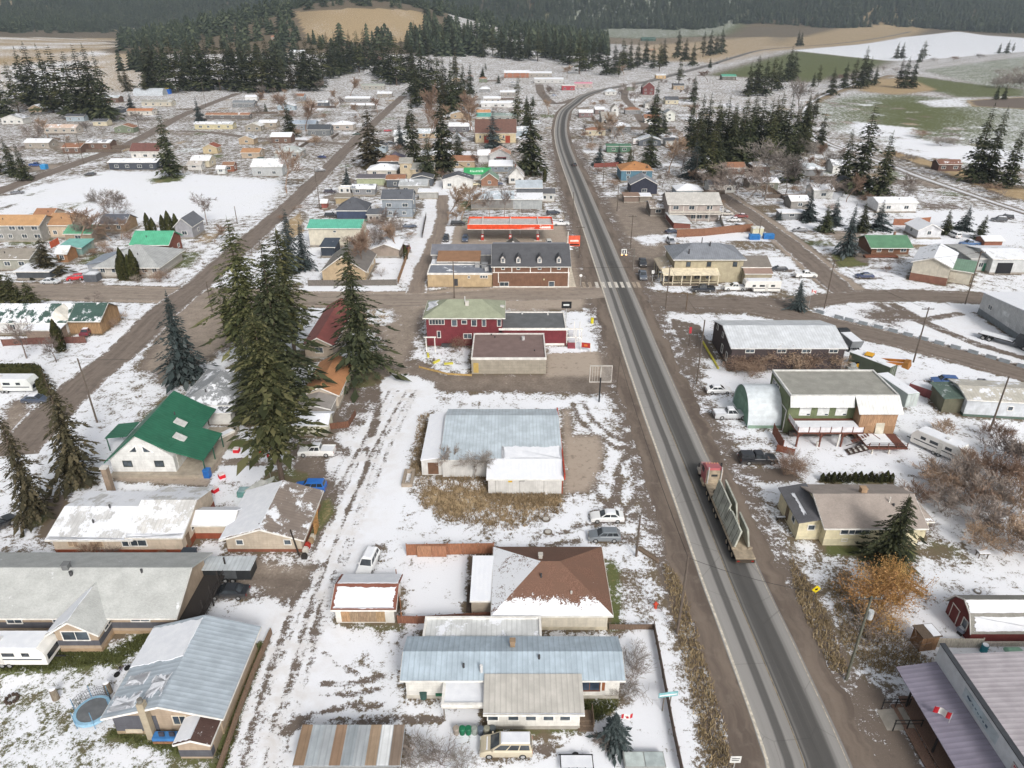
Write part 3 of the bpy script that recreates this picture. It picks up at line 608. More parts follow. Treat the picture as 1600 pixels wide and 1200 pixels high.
    def win(s, face, u, zc, w=1.2, h=1.0, frame=WHITE, pane=None, mull=True, vv=None):
        (cx, cy), (ax, ay), (nx, ny) = s.on(face, u, vv); b = MB(); f = .10
        def bar(a0, a1, z0, z1, pr=.07):
            b.prism([(cx+ax*a0+nx*pr, cy+ay*a0+ny*pr), (cx+ax*a1+nx*pr, cy+ay*a1+ny*pr), (cx+ax*a1-nx*.03, cy+ay*a1-ny*.03), (cx+ax*a0-nx*.03, cy+ay*a0-ny*.03)], 'z', z0, z1)
        bar(-w/2-f, w/2+f, zc+h/2, zc+h/2+f); bar(-w/2-f, w/2+f, zc-h/2-f, zc-h/2, .09); bar(-w/2-f, -w/2, zc-h/2, zc+h/2); bar(w/2, w/2+f, zc-h/2, zc+h/2)
        if mull and w > 1.0: bar(-.03, .03, zc-h/2, zc+h/2, .05)
        o = b.build('window', plain(frame, .6), s.t)
        s.panel('pane', face, u, zc, w, h, pane or glass(), .025, o, .04, vv); return o
    def door(s, face='f', u=.5, w=.95, h=2.05, col='#7d6a58', z0=None, vv=None):
        v = vv or s.last; z0 = v['z0']+.25 if z0 is None else z0
        d = s.panel('door', face, u, z0+h/2, w, h, plain(col), .05, None, .06, vv)
        (cx, cy), (ax, ay), (nx, ny) = s.on(face, u, vv); p = (cx+ax*w*.38+nx*.09, cy+ay*w*.38+ny*.09, z0+1.0)
        MB().box(p[0]-.04, p[0]+.04, p[1]-.04, p[1]+.04, p[2]-.04, p[2]+.04).build('handle', plain('#8a8a88', .4), d); return d
    def chimney(s, x, y, z0, h, w=.5, col='#8c6a58', cap=True, name='chimney', vv=None):
        v = vv or s.last; b = MB().box(x-w/2, x+w/2, y-w/2, y+w/2, z0, z0+h)
        if cap: b.box(x-w/2-.06, x+w/2+.06, y-w/2-.06, y+w/2+.06, z0+h, z0+h+.12)
        return b.build(name, plain(col), v['roof'])
    def vent(s, u, w_, plane=0, r=.12, h=.5, col='#4a4a4c', vv=None):
        v = vv or s.last; q = [Vector(p) for p in v['planes'][plane]]
        p = (q[0].lerp(q[1], u)).lerp(q[-1].lerp(q[2] if len(q) > 3 else q[-1], u), w_)
        return MB().tube(p-Vector((0, 0, .2)), p+Vector((0, 0, h)), r, r, 7).build('vent_pipe', plain(col, .6), v['roof'])
    def snow(s, plane, u0, u1, w0, w1, th=.07, jag=.05, seed=1, vv=None):
        """a real layer of snow lying on one roof plane, u along the eave, w up the slope"""
        v = vv or s.last; q = [Vector(p) for p in v['planes'][plane]]; rd = random.Random(seed); n = 34; q_ = [0.0]
        def jg():
            q_[0] = q_[0]*.72+rd.uniform(-.5, .5); return jag*min(1, max(0, .45+q_[0]*.55))
        def at(u, w_): return (q[0].lerp(q[1], u)).lerp(q[3].lerp(q[2], u) if len(q) > 3 else q[2], w_)
        nm = (q[1]-q[0]).cross(q[2]-q[0]).normalized(); nm = nm if nm.z > 0 else -nm
        lo = [(u0+(u1-u0)*i/n, w0+jg()) for i in range(n+1)]; hi = [(u1-(u1-u0)*i/n, w1-jg()) for i in range(n+1)]
        lt = [(u0+jg()*.6, w1-(w1-w0)*i/n) for i in range(1, n)]; rt = [(u1-jg()*.6, w0+(w1-w0)*i/n) for i in range(1, n)]
        P = [at(*p)+nm*(th+.004) for p in lo+rt+hi+lt]; return MB().slab(P, th).build('snow', snowmat(), v['roof'])
    def box(s, name, mat, *a, parent=None): return MB().box(*a).build(name, mat, parent or s.t)
# roofing and wall shorthand
def RS(c, snow=0.0): return roofmat(c, 'shingle', snow)
def RM(c, snow=0.0): return roofmat(c, 'metal', snow)
def RX(c, snow=0.0): return roofmat(c, 'metalx', snow)
FND = plain('#9a948b', .9)
def simple(label, xl, xr, yb, d, h, roof='gx', rise=1.6, wall=WHITE, rm=None, win=(2, 0, 0), door=None, name='house', cat='house', group=None, over=.4, chim=None, base=FND, vent=True, rz=0.0, **kw):
    b = Bld(name, label, cat, xl, yb, rz, group)
    if rz: w_ = (G(xr, yb)-G(xl, yb)).length; b.vol(0, w_, 0, d, h, roof=roof, rise=rise, wall=siding(wall), rm=rm, win=win, door=door, over=over, base=base, **kw)
    else: b.px(xl, xr, yb, d=d, h=h, roof=roof, rise=rise, wall=siding(wall), rm=rm, win=win, door=door, over=over, base=base, **kw)
    v = b.last
    if chim is not None: b.chimney(v['x0']+(v['x1']-v['x0'])*chim, (v['y0']+v['y1'])/2+.4, h+rise*.4, rise*.6+.9)
    elif vent and roof in ('gx', 'hip') and name == 'house': b.vent(.3+.4*b.rd.random(), .55)
    return b
# ---------------------------------------------------------------- trees
FIR = leafmat('fir_needles', (.018, .023, .012), (.042, .050, .026), (.090, .094, .048))
SPR = leafmat('spruce_needles', (.022, .032, .032), (.05, .066, .066), (.095, .112, .112))
PIN = leafmat('pine_needles', (.024, .029, .013), (.064, .070, .030), (.135, .128, .060))
LAR = leafmat('brown_needles', (.035, .034, .02), (.075, .068, .038), (.13, .11, .065))
CED = leafmat('cedar_leaves', (.022, .026, .010), (.048, .052, .018), (.085, .082, .03))
BARK = wood('#6a594c'); TWIG = leafmat('twigs', (.15, .122, .105), (.22, .18, .158), (.31, .262, .235)); TWR = leafmat('russet_twigs', (.17, .112, .078), (.26, .18, .13), (.37, .272, .205))
TWO = leafmat('golden_twigs', (.26, .14, .05), (.40, .23, .085), (.52, .33, .14)); TWG = leafmat('grey_twigs', (.16, .14, .125), (.22, .195, .175), (.30, .27, .25))
def tris_to_mesh(name, P, mat):
    v = np.asarray(P, float).reshape(-1, 3); k = 4; n = len(v)//k
    return npmesh(name, v, np.arange(n*k).reshape(n, k), mat)
def conifer(seed, h, r, whorls, per, npt, mat, style='fir', bare=.12, fl=1.0):
    """needle sprays on drooping branches; every spray is its own small leaf-shaped face"""
    rd = random.Random(seed); Q = []; gap = [rd.uniform(.55, 1.25) for _ in range(14)]
    for k in range(whorls):
        t = bare+(1-bare)*(k+rd.random()*.6)/whorls
        if t > .995: t = .995
        prof = (1-t)**.74 if style != 'pine' else (1-t)**.55*min(1, (t-bare)*4+.45)
        if style == 'wide': prof = (1-t)**.92
        R_ = r*prof*(.78+.34*rd.random()+.26*math.sin(k*.8+seed))+.12; n = max(4, int(per*(.55+.6*prof)))
        for j in range(n):
            az = 2*math.pi*(j+rd.random()*.9)/n+k*2.4; L = R_*rd.uniform(.62, 1.12)*gap[int(az*2.2) % 14]
            L *= 1.25 if rd.random() < .12 else 1
            if rd.random() < (.22 if style == 'pine' else .12): continue
            lx_, ly_ = .35*math.sin(t*5+seed), .35*math.cos(t*4+seed*2); dx, dy = math.cos(az), math.sin(az); up = {'fir': .12, 'wide': .10, 'pine': .25}[style]; dr = {'fir': .42, 'wide': .38, 'pine': .28}[style]; z0 = h*t
            for i in range(npt):
                s_ = (i+.35)/npt; zz = z0+L*(up*s_-dr*s_*s_)+rd.uniform(-.05, .05)*L
                bx, by = dx*L*s_+lx_, dy*L*s_+ly_; ln = fl*L*(.42-.22*s_)*rd.uniform(.7, 1.4)+.16; wd = ln*rd.uniform(.40, .62)
                for sg in (-1, 1):
                    a2 = az+sg*rd.uniform(.35, .95); ex, ey = math.cos(a2), math.sin(a2); tz_ = rd.uniform(-.45, .08)
                    tip = (bx+ex*ln, by+ey*ln, zz+tz_*ln); px_, py_ = -ey*wd*.5, ex*wd*.5; mx, my, mz = bx+ex*ln*.55, by+ey*ln*.55, zz+tz_*ln*.4; q = rd.uniform(-.4, .4)*wd
                    Q.append([(bx, by, zz), (mx+px_, my+py_, mz+q), tip, (mx-px_, my-py_, mz-q)])
            ln = L*.2+.15; Q.append([(dx*L*.8, dy*L*.8, z0+L*(up*.8-dr*.64)), (dx*L-dy*ln*.4, dy*L+dx*ln*.4, z0+L*(up-dr)), (dx*(L+ln), dy*(L+ln), z0+L*(up-dr)-ln*.4), (dx*L+dy*ln*.4, dy*L-dx*ln*.4, z0+L*(up-dr))])
    Q.append([(0, 0, h*.97), (.12, 0, h*.99), (0, 0, h*1.03), (-.12, 0, h*.99)])
    cm = tris_to_mesh('crown', Q, mat)
    tb = MB(); zz = 0; rr = h*.011+.08; pts = [Vector((0, 0, -.3))]+[Vector((rd.uniform(-.05, .05)*h*.03, rd.uniform(-.05, .05)*h*.03, h*f)) for f in (.2, .45, .7, .96)]
    for i in range(4): tb.tube(pts[i], pts[i+1], rr*(1-i*.23), rr*(1-(i+1)*.23)+.01, 7, False)
    tm = tb.mesh('trunk'); tm.materials.append(BARK); return cm, tm, h
def branchy(seed, h, spread, stems, levels, mat, up=.75, trunk=.2, r0=None, twig=.012, leaves=0, leafm=None):
    """leafless tree or shrub: forking tapered branches down to twigs"""
    rd = random.Random(seed); S = []; tips = []
    def grow(p, d, L, r, lv):
        n = 3 if lv < levels else 2; q = p
        for i in range(n):
            d = (d+Vector((rd.gauss(0, .16), rd.gauss(0, .16), rd.gauss(.05, .10)))).normalized(); e = q+d*(L/n); r2 = max(twig, r*(.86 if lv else .9)); S.append((q, e, r, r2)); q = e; r = r2
            if lv < levels and (i > 0 or lv > 0):
                for _ in range(2 if lv < 2 else 2):
                    a = rd.uniform(0, 6.283); sd_ = d.cross(Vector((math.cos(a), math.sin(a), .3))).normalized(); nd = (d*rd.uniform(.5, .9)+sd_*spread*rd.uniform(.5, 1.0)+Vector((0, 0, up*.2))).normalized()
                    grow(q, nd, L*rd.uniform(.48, .72), max(twig, r*.6), lv+1)
        tips.append((q, d))
    for k in range(stems):
        a = 6.283*k/stems+rd.uniform(-.4, .4); lean = 0 if stems == 1 else spread*rd.uniform(.2, .8)
        d = Vector((math.cos(a)*lean, math.sin(a)*lean, 1)).normalized(); b = Vector((math.cos(a), math.sin(a), 0))*(0 if stems == 1 else .25*rd.random()*h*.1)
        L = h*(.52 if levels > 2 else .62)*rd.uniform(.8, 1.1); rr = (r0 or h*.014)*(1 if stems == 1 else .5)
        if stems == 1: S.append((b-Vector((0, 0, .2)), b+Vector((0, 0, h*trunk)), rr*1.2, rr)); b = b+Vector((0, 0, h*trunk))
        grow(b, d, L, rr, 0)
    Q = []
    for p, q, a, b_ in S:
        d = q-p
        if d.length < 1e-6: continue
        d.normalize(); u = d.cross(Vector((.3, .5, .81))).normalized(); v_ = d.cross(u); c3 = [u, u*-.5+v_*.866, u*-.5-v_*.866]
        for i in range(3): Q.append([p+c3[i]*a, p+c3[(i+1) % 3]*a, q+c3[(i+1) % 3]*b_, q+c3[i]*b_])
    top = max(q.z for _, q, _, _ in S); k = h/top
    v = np.array([[tuple(x) for x in q] for q in Q]).reshape(-1, 3)*np.array((1, 1, k)); n = len(v)//4
    bm = npmesh('branches', v, np.arange(n*4).reshape(n, 4), mat); lm = None
    if leaves:
        L = []
        for p, d in tips:
            for _ in range(leaves):
                c_ = p+Vector((rd.gauss(0, .28), rd.gauss(0, .28), rd.gauss(0, .25))); a = Vector((rd.gauss(0, 1), rd.gauss(0, 1), rd.gauss(0, 1))).normalized()*.07; b_ = a.orthogonal().normalized()*.045
                L.append([c_-a, c_+b_, c_+a, c_-b_])
        lm = tris_to_mesh('leaves', np.array([[tuple(x) for x in q] for q in L])*np.array((1, 1, k)), leafm)
    return bm, lm, h
HERO = [conifer(1, 25, 5.2, 46, 12, 13, FIR, 'fir', .1, .34), conifer(2, 25, 5.8, 42, 12, 15, PIN, 'pine', .2, .30), conifer(3, 18, 5.0, 44, 13, 12, SPR, 'wide', .03, .34), conifer(4, 22, 5.0, 42, 12, 13, LAR, 'fir', .08, .34), conifer(5, 25, 5.4, 42, 12, 15, PIN, 'fir', .2, .31)]
MID = [conifer(11, 25, 5.0, 40, 9, 4, FIR, 'fir', .05), conifer(12, 25, 5.6, 38, 9, 4, FIR, 'fir', .08), conifer(13, 18, 4.8, 34, 9, 4, SPR, 'wide', .03), conifer(14, 25, 5.4, 34, 8, 4, PIN, 'pine', .15), conifer(15, 25, 5.6, 38, 9, 4, LAR, 'fir', .04)]
def cedar(seed, h=6, r=.9):
    rd = random.Random(seed); Q = []
    for i in range(900):
        t = rd.random()**.9; a = rd.uniform(0, 6.283); R_ = r*min(1, (1-t)*2.2+.05)**.8*rd.uniform(.75, 1.08)*min(1, t*6+.6); x, y, z = math.cos(a)*R_, math.sin(a)*R_, t*h
        l = rd.uniform(.25, .5); w_ = l*.35; Q.append([(x*.9, y*.9, z-l*.5), (x-math.sin(a)*w_, y+math.cos(a)*w_, z), (x*1.06, y*1.06, z+l*.6), (x+math.sin(a)*w_, y-math.cos(a)*w_, z)])
    cm = tris_to_mesh('crown', Q, CED); tb = MB().tube((0, 0, -.2), (0, 0, h*.7), .1, .03, 6); tm = tb.mesh('trunk'); tm.materials.append(BARK); return cm, tm, h
CEDAR = [cedar(21), cedar(22)]
BARE = [branchy(31, 12, .75, 1, 4, TWIG, .7, twig=.03), branchy(32, 12, .6, 1, 4, TWR, .9, .15, twig=.034), branchy(33, 10, .9, 1, 4, TWG, .6, .18, twig=.026), branchy(34, 12, .8, 2, 4, TWIG, .6, twig=.03)]
BUSH = [branchy(41, 3.2, .9, 9, 2, TWIG, .4), branchy(42, 3.2, 1.0, 10, 2, TWR, .4, leaves=4, leafm=TWR), branchy(43, 4, .7, 12, 2, TWO, .7, leaves=4, leafm=TWO), branchy(44, 3.5, .8, 7, 3, TWG, .5), branchy(45, 4, .8, 7, 3, TWR, .5), branchy(46, 5, .75, 8, 3, TWR, .5, twig=.022), branchy(47, 5, .8, 8, 3, TWIG, .5, twig=.022)]
NT_ = [0]
def plant(kit, name, label, cat, px, py, top=None, h=None, wid=1.0, rz=None, group=None, world=None, parts=('crown', 'trunk')):
    NT_[0] += 1; rd = random.Random(NT_[0]*17+3)
    p = Vector((*world, 0)) if world else G(px, py); h = h if h is not None else tall(px, py, top); k = h/kit[2]
    t = thing(name, label, cat, (p.x, p.y, tz(p.x, p.y)), rz if rz is not None else rd.uniform(0, 6.283), group); t.scale = (k*wid, k*wid, k)
    if parts[0] == 'crown' and p.y < 420: r_ = k*wid*kit[2]*.15; MARKS.append(([(p.x+r_*math.cos(a*.785), p.y+r_*math.sin(a*.785)) for a in range(8)], dict(snow=.2, tan=.35, green=.6, mud=.1)))
    for n, me in zip(parts, kit[:2]):
        if me: obj(n, me, t)
    return t
def conif(kit, label, px, py, top=None, name='conifer_tree', cat='tree', **kw): return plant(kit, name, label, cat, px, py, top, **kw)
def bare(kit, label, px, py, top=None, name='bare_tree', cat='tree', **kw): return plant(kit, name, label, cat, px, py, top, parts=('branches', 'leaves'), **kw)
# ---------------------------------------------------------------- vehicles
RUB = plain('#1b1b1c', .8, .2, 4); RIM = plain('#9a9a9a', .35, .2, 4); RIMD = plain('#4c4c4e', .4, .2, 4); CGL = glass((.02, .024, .028)); LAMP = plain('#d8d8d2', .2); TAIL = plain('#8a1712', .3); DKT = plain('#262628', .7); CHR = plain('#b5b5b5', .25)
MC = {}
def cached(key, fn, mat):
    k = (key, mat.name if mat else None)
    if k not in MC: me = fn().mesh(key[-1]); me.materials.append(mat); MC[k] = me
    return MC[k]
KIND = {  # length, width, belt height, cabin bottom x0 x1, cabin top x0 x1, roof z, hood nose z, tyre radius
    'sedan': (4.65, 1.82, .93, -1.75, 1.05, -1.05, .25, 1.43, .66, .32), 'hatch': (4.3, 1.80, .98, -2.0, 1.0, -1.6, .3, 1.55, .74, .34), 'suv': (4.65, 1.88, 1.06, -2.2, 1.05, -1.95, .4, 1.72, .86, .36),
    'van': (5.0, 1.96, 1.06, -2.42, 1.55, -2.25, .55, 1.78, .82, .34), 'pickup': (5.75, 2.0, 1.12, -.75, 1.35, -.6, .6, 1.86, .96, .39), 'topper': (5.75, 2.0, 1.12, -.75, 1.35, -.6, .6, 1.86, .96, .39)}
def body_mb(kd):
    L, W_, zb, c0, c1, t0, t1, zr, zn, rt = KIND[kd]; b = MB(); l = L/2; g = .28
    pick = kd in ('pickup', 'topper'); xr_ = -l
    prof = [(-l+.04, g), (-l, g+.25), (-l+.03, zb-.12), (-l+.12, zb-.01), (c0, zb+.01), (c1, zb), (c1+(l-c1)*.55, zn+(zb-zn)*.55), (l-.12, zn), (l, zn-.15), (l-.02, g+.05), (l-.1, g)]
    rows = [(-W_/2, .07, .10), (-W_/2+.10, 0, 0), (W_/2-.10, 0, 0), (W_/2, .07, .10)]
    b.loft([[(x*(1-ins*.12), y, z-(ins2 if z > g+.3 else 0)) for x, z in prof] for y, ins, ins2 in rows])
    wb, wt = W_/2-.10, W_/2-.27
    b.loft([[(c0, -wb, zb-.03), (c1, -wb, zb-.03), (c1, wb, zb-.03), (c0, wb, zb-.03)], [(t0, -wt, zr-.05), (t1, -wt, zr-.05), (t1, wt, zr-.05), (t0, wt, zr-.05)], [(t0+.10, -wt+.10, zr), (t1-.10, -wt+.10, zr), (t1-.10, wt-.10, zr), (t0+.10, wt-.10, zr)]])
    if pick:
        for s_ in (-1, 1): b.box(-l+.03, c0-.06, s_*(W_/2-.04)-.06, s_*(W_/2-.04)+.06, zb-.1, zb+.10)
        b.box(-l, -l+.1, -W_/2+.05, W_/2-.05, zb-.1, zb+.10)
    if kd == 'topper': b.loft([[(-l+.03, -wb, zb+.08), (c0-.05, -wb, zb+.08), (c0-.05, wb, zb+.08), (-l+.03, wb, zb+.08)], [(-l+.2, -wt, zr-.1), (c0-.08, -wt, zr-.1), (c0-.08, wt, zr-.1), (-l+.2, wt, zr-.1)]])
    for s_ in (-1, 1): b.box(c1-.35, c1-.2, s_*(W_/2+.02)-.09, s_*(W_/2+.02)+.09, zb+.02, zb+.16)
    return b
def quad_in(P, a=.1, b_=.12, off=.012):
    P = [Vector(p) for p in P]; n = (P[1]-P[0]).cross(P[3]-P[0]).normalized(); f = lambda u, v: P[0].lerp(P[1], u).lerp(P[3].lerp(P[2], u), v)+n*off
    return [f(a, b_), f(1-a, b_), f(1-a, 1-b_), f(a, 1-b_)]
def glass_mb(kd, w_):
    L, W_, zb, c0, c1, t0, t1, zr, zn, rt = KIND[kd]; wb, wt = W_/2-.10, W_/2-.27; z0, z1 = zb-.03, zr-.05; b = MB()
    B = [(c0, -wb, z0), (c1, -wb, z0), (c1, wb, z0), (c0, wb, z0)]; T = [(t0, -wt, z1), (t1, -wt, z1), (t1, wt, z1), (t0, wt, z1)]
    if w_ == 'front': fs = [quad_in([B[1], B[2], T[2], T[1]], .06, .08)]
    elif w_ == 'back': fs = [quad_in([B[3], B[0], T[0], T[3]], .08, .16)]
    else:
        q = [B[0], B[1], T[1], T[0]] if w_ == 'r' else [B[2], B[3], T[3], T[2]]; P = [Vector(p) for p in q]; n = (P[1]-P[0]).cross(P[3]-P[0]).normalized()*.012
        fs = []; cuts = [(.05, .36), (.39, .66), (.69, .95)] if kd in ('suv', 'van', 'hatch') else [(.08, .48), (.52, .92)]
        for a, c_ in cuts: fs.append([P[0].lerp(P[1], u).lerp(P[3].lerp(P[2], u), v)+n for u, v in ((a, .14), (c_, .14), (c_, .88), (a, .88))])
    for f in fs: b.add(f, [(0, 1, 2, 3)])
    return b
def wheel_mb(r, w_, hub=False):
    b = MB()
    if hub: b.tube((0, -w_*.5-.012, 0), (0, w_*.5+.012, 0), r*.62, r*.62, 10)
    else: b.tube((0, -w_/2, 0), (0, w_/2, 0), r, r, 14)
    return b
def add_wheels(t, xs, half, r, w_=.24, rim=RIM):
    for x in xs:
        for s_ in (-1, 1):
            o = obj('wheel', cached(('wh', r, w_, 'wheel'), lambda: wheel_mb(r, w_), RUB), t); o.location = (x, s_*half, r)
            obj('rim', cached(('rm', r, w_, 'rim'), lambda: wheel_mb(r, w_, True), rim), o)
def car(kd, col, label, px, py, head, group=None, snow=0.0, name=None, cat=None, rim=RIM, lift=.03):
    L, W_, zb, c0, c1, t0, t1, zr, zn, rt = KIND[kd]; p = G(px, py)
    nm = {'sedan': 'parked_car', 'hatch': 'parked_car', 'suv': 'parked_car', 'van': 'minivan', 'pickup': 'pickup_truck', 'topper': 'pickup_truck'}[kd]; ct = {'van': 'van', 'pickup': 'pickup', 'topper': 'pickup'}.get(kd, 'car')
    MARKS.append(([(p.x+x*math.cos(R(head))-y*math.sin(R(head)), p.y+x*math.sin(R(head))+y*math.cos(R(head))) for x, y in ((-L/2-2.5, -1), (L/2, -1), (L/2, 1), (-L/2-2.5, 1))], dict(snow=.3, mud=.8))); t = thing(name or nm, label, cat or ct, (p.x, p.y, tz(p.x, p.y)+lift), R(head), group); m = carpaint(col)
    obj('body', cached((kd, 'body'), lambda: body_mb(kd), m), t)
    for w_, n in (('front', 'windshield'), ('back', 'rear_window'), ('r', 'side_window'), ('l', 'side_window')): obj(n, cached((kd, w_, n), lambda: glass_mb(kd, w_), CGL), t)
    add_wheels(t, (-L/2+.95 if kd not in ('pickup', 'topper') else -L/2+1.25, L/2-.9), W_/2-.11, rt, .24, rim)
    for s_ in (-1, 1):
        o = obj('headlight', cached((kd, 'headlight'), lambda: MB().box(L/2-.16, L/2+.01, -.18, .18, zn-.24, zn-.08), LAMP), t); o.location = (0, s_*(W_/2-.28), 0)
        o = obj('tail_light', cached((kd, 'tail_light'), lambda: MB().box(-L/2-.01, -L/2+.08, -.12, .12, zb-.38, zb-.14), TAIL), t); o.location = (0, s_*(W_/2-.22), 0)
    if kd == 'pickup': obj('bed', cached((kd, 'bed'), lambda: MB().box(-L/2+.12, c0-.12, -W_/2+.14, W_/2-.14, zb-.02, zb+.03), snowmat() if snow else DKT), t)
    if kd == 'topper': obj('side_window', cached((kd, 'tw', 'side_window'), lambda: MB().box(-L/2+.4, c0-.3, -W_/2+.16, W_/2-.16, zb+.2, zr-.25), CGL), t)
    if snow:
        b = MB().loft([[(t0+.02, -W_/2+.34, zr-.01), (t1-.05, -W_/2+.34, zr-.01), (t1-.05, W_/2-.34, zr-.01), (t0+.02, W_/2-.34, zr-.01)], [(t0+.14, -W_/2+.45, zr+.06), (t1-.2, -W_/2+.45, zr+.06), (t1-.2, W_/2-.45, zr+.06), (t0+.14, W_/2-.45, zr+.06)]])
        if snow > .6 and kd not in ('pickup', 'topper'): b.loft([[(c1+.15, -W_/2+.2, zb-.06), (L/2-.4, -W_/2+.3, zn+.02), (L/2-.4, W_/2-.3, zn+.02), (c1+.15, W_/2-.2, zb-.06)], [(c1+.3, -W_/2+.35, zb-.01), (L/2-.6, -W_/2+.4, zn+.10), (L/2-.6, W_/2-.4, zn+.10), (c1+.3, W_/2-.35, zb-.01)]])
        b.build('snow', snowmat(), t)
    return t
def caravan(label, px, py, head, L=7.0, W_=2.45, hgt=2.7, col='#dcdad6', stripe='#3b3f46', snow=True, name='travel_trailer', cat='trailer', group=None, fifth=False):
    p = G(px, py); t = thing(name, label, cat, (p.x, p.y, 0.03), R(head), group); l = L/2; g = .55
    pr = [(-l, g), (-l, hgt), (l-.6, hgt), (l-.1, hgt-.7), (l, hgt-1.1), (l-.05, g)] if not fifth else [(-l, g), (-l, hgt), (l-.2, hgt), (l, hgt-.5), (l, 1.55), (l-2.2, 1.55), (l-2.3, g)]
    MB().prism(pr, 'y', -W_/2, W_/2).build('body', plain(col, .4, .08), t)
    for s_ in (-1, 1):
        for x, w_ in ((-l*.55, 1.0), (l*.05, 1.3), (l*.5, .8)):
            o = MB().box(x-w_/2, x+w_/2, s_*W_/2-.02, s_*W_/2+.02, 1.75, 2.25).build('window', CGL, t)
        MB().box(-l+.1, l-(.5 if not fifth else 2.4), s_*W_/2-.012, s_*W_/2+.012, 1.25, 1.42).build('stripe', plain(stripe), t)
        MB().box(-l*.22-.35, -l*.22+.35, s_*W_/2-.025, s_*W_/2+.025, .62, 2.45).build('door', plain('#c9c7c2', .5), t)
    MB().box(l-.10, l+.012, -W_/2+.3, W_/2-.3, hgt-1.9 if not fifth else 1.7, hgt-1.15 if not fifth else 2.1).build('front_window', CGL, t)
    add_wheels(t, (-.55-l*.1, .25-l*.1), W_/2-.12, .34)
    if snow: MB().box(-l+.08, l-.7, -W_/2+.08, W_/2-.08, hgt, hgt+.08).build('snow', snowmat(), t)
    MB().box(-l*.3-.3, -l*.3+.3, -.3, .3, hgt, hgt+.25).build('roof_vent', plain('#cfcfcf'), t)
    MB().bar((l-.05 if not fifth else l-.9, 0, .5 if not fifth else 1.5), (l+1.1 if not fifth else l-.9, 0, .5 if not fifth else .35), .12, .12).build('hitch', DKT, t); return t
def pole(label, px, py, top, lean=0.0, arms=1, transformer=False, lamp=False, group='wooden utility poles', col='#6f6257', h=None, rz=0.0, r=.17):
    p = G(px, py); h = h or tall(px, py, top); t = thing('utility_pole', label, 'utility pole', (p.x, p.y, tz(p.x, p.y)), rz, group)
    MB().tube((0, 0, -.5), (lean, 0, h), r, r*.65, 8).build('post', wood(col), t)
    for k in range(arms):
        z = h-.45-k*1.1; a = MB().box(lean*z/h-1.2, lean*z/h+1.2, .1, .22, z-.07, z+.07).build('crossarm', wood('#5f5348'), t)
        for x in (-1.1, -.55, .55, 1.1): MB().tube((lean*z/h+x, .16, z+.07), (lean*z/h+x, .16, z+.28), .05, .04, 6).build('insulator', plain('#9aa0a0', .3), a)
    if transformer: MB().tube((lean*.8+.42, 0, h-2.9), (lean*.8+.42, 0, h-1.9), .28, .28, 12).build('transformer', plain('#b9bdbf', .5), t)
    if lamp: MB().bar((lean*.75, 0, h*.78), (lean*.75-2.0, -.3, h*.84), .06, .06).box(lean*.75-2.5, lean*.75-1.9, -.42, -.18, h*.84-.05, h*.84+.08).build('street_light', plain('#a7abad', .4), t)
    return t
def fence(label, pts, h=1.7, col='#8a5a3c', sec=2.6, name='fence', board=True, gap=0.0, th=.05, pt=.1, snow=False, z=0.0):
    P = [G(*p) for p in pts]; t = thing(name, label, 'fence', (P[0].x, P[0].y, z)); m = wood(col); o = P[0]
    for a, b in zip(P[:-1], P[1:]):
        d = b-a; n = max(1, round(d.length/sec))
        for i in range(n+1):
            if i == n and b is not P[-1]: continue
            q = a+d*(i/n)-o; MB().box(q.x-pt/2, q.x+pt/2, q.y-pt/2, q.y+pt/2, -.1, h+.08).build('post', m, t)
        for i in range(n):
            q, r = a+d*(i/n)-o, a+d*((i+1)/n)-o; u = (r-q).normalized()*(pt/2+.01); q = q+u; r = r-u
            if board: MB().bar((q.x, q.y, h/2+gap), (r.x, r.y, h/2+gap), th, h-.12).build('panel', m, t)
            else:
                for zz in (h*.45, h*.88): MB().bar((q.x, q.y, zz), (r.x, r.y, zz), th, .14).build('rail', m, t)
            if snow: MB().bar((q.x, q.y, h-.03+gap), (r.x, r.y, h-.03+gap), th+.05, .06).build('snow', snowmat(), t)
    return t
def bits(name, label, cat, px, py, mat, boxes, rz=0.0, group=None, part='body', z=0.0):
    p = G(px, py); t = thing(name, label, cat, (p.x, p.y, z), R(rz), group)
    for i, bx in enumerate(boxes):
        nm, m_, a = bx if isinstance(bx[0], str) else (part, mat, bx)
        MB().box(*a).build(nm, m_, t)
    return t
# ---------------------------------------------------------------- near buildings, west of the highway
def WB(name, label, cat, X, Y, rz=0.0): return Bld(name, label, cat, X, Y, rz, world=True)
# mobile home with blue-grey ribbed roof
b = Bld('house', 'long white house under a blue-grey ribbed metal roof, beige van parked before it', 'house', 636, 1091); d0 = b.loc(700, 992, 3.3)[1]
wl = siding('#dedbd3', .25)
v = b.px(636, 966, 1091, d=d0-.5, h=3.1, rise=.75, rm=RM('#a6b4bf'), wall=wl, over=.45, base=plain('#b9b4aa'))
b.win('f', .455, 2.0, 1.3, .7); b.win('f', .86, 1.85, 2.0, 1.3, frame='#7b5138', pane=glass((.03, .04, .06))); b.panel('shutter', 'f', .80, 1.85, .3, 1.4, plain('#8a5738')); b.panel('shutter', 'f', .925, 1.85, .3, 1.4, plain('#8a5738'))
b.chimney((v['x0']+v['x1'])/2, (v['y0']+v['y1'])/2+1.0, 3.4, 1.1, .5, '#8f7a63'); b.vent(.28, .45); b.vent(.36, .3, h=.9, r=.16, col='#cfcfcf'); b.vent(.62, .75)
b.snow(0, .38, .80, .0, .07, seed=3)
b.vol(v['x0']+1.2, v['x0']+13.9, v['y1']+.02, v['y1']+3.4, 2.75, 'flat', wall=wl, rm=RM('#c9cbcb', .35)); 
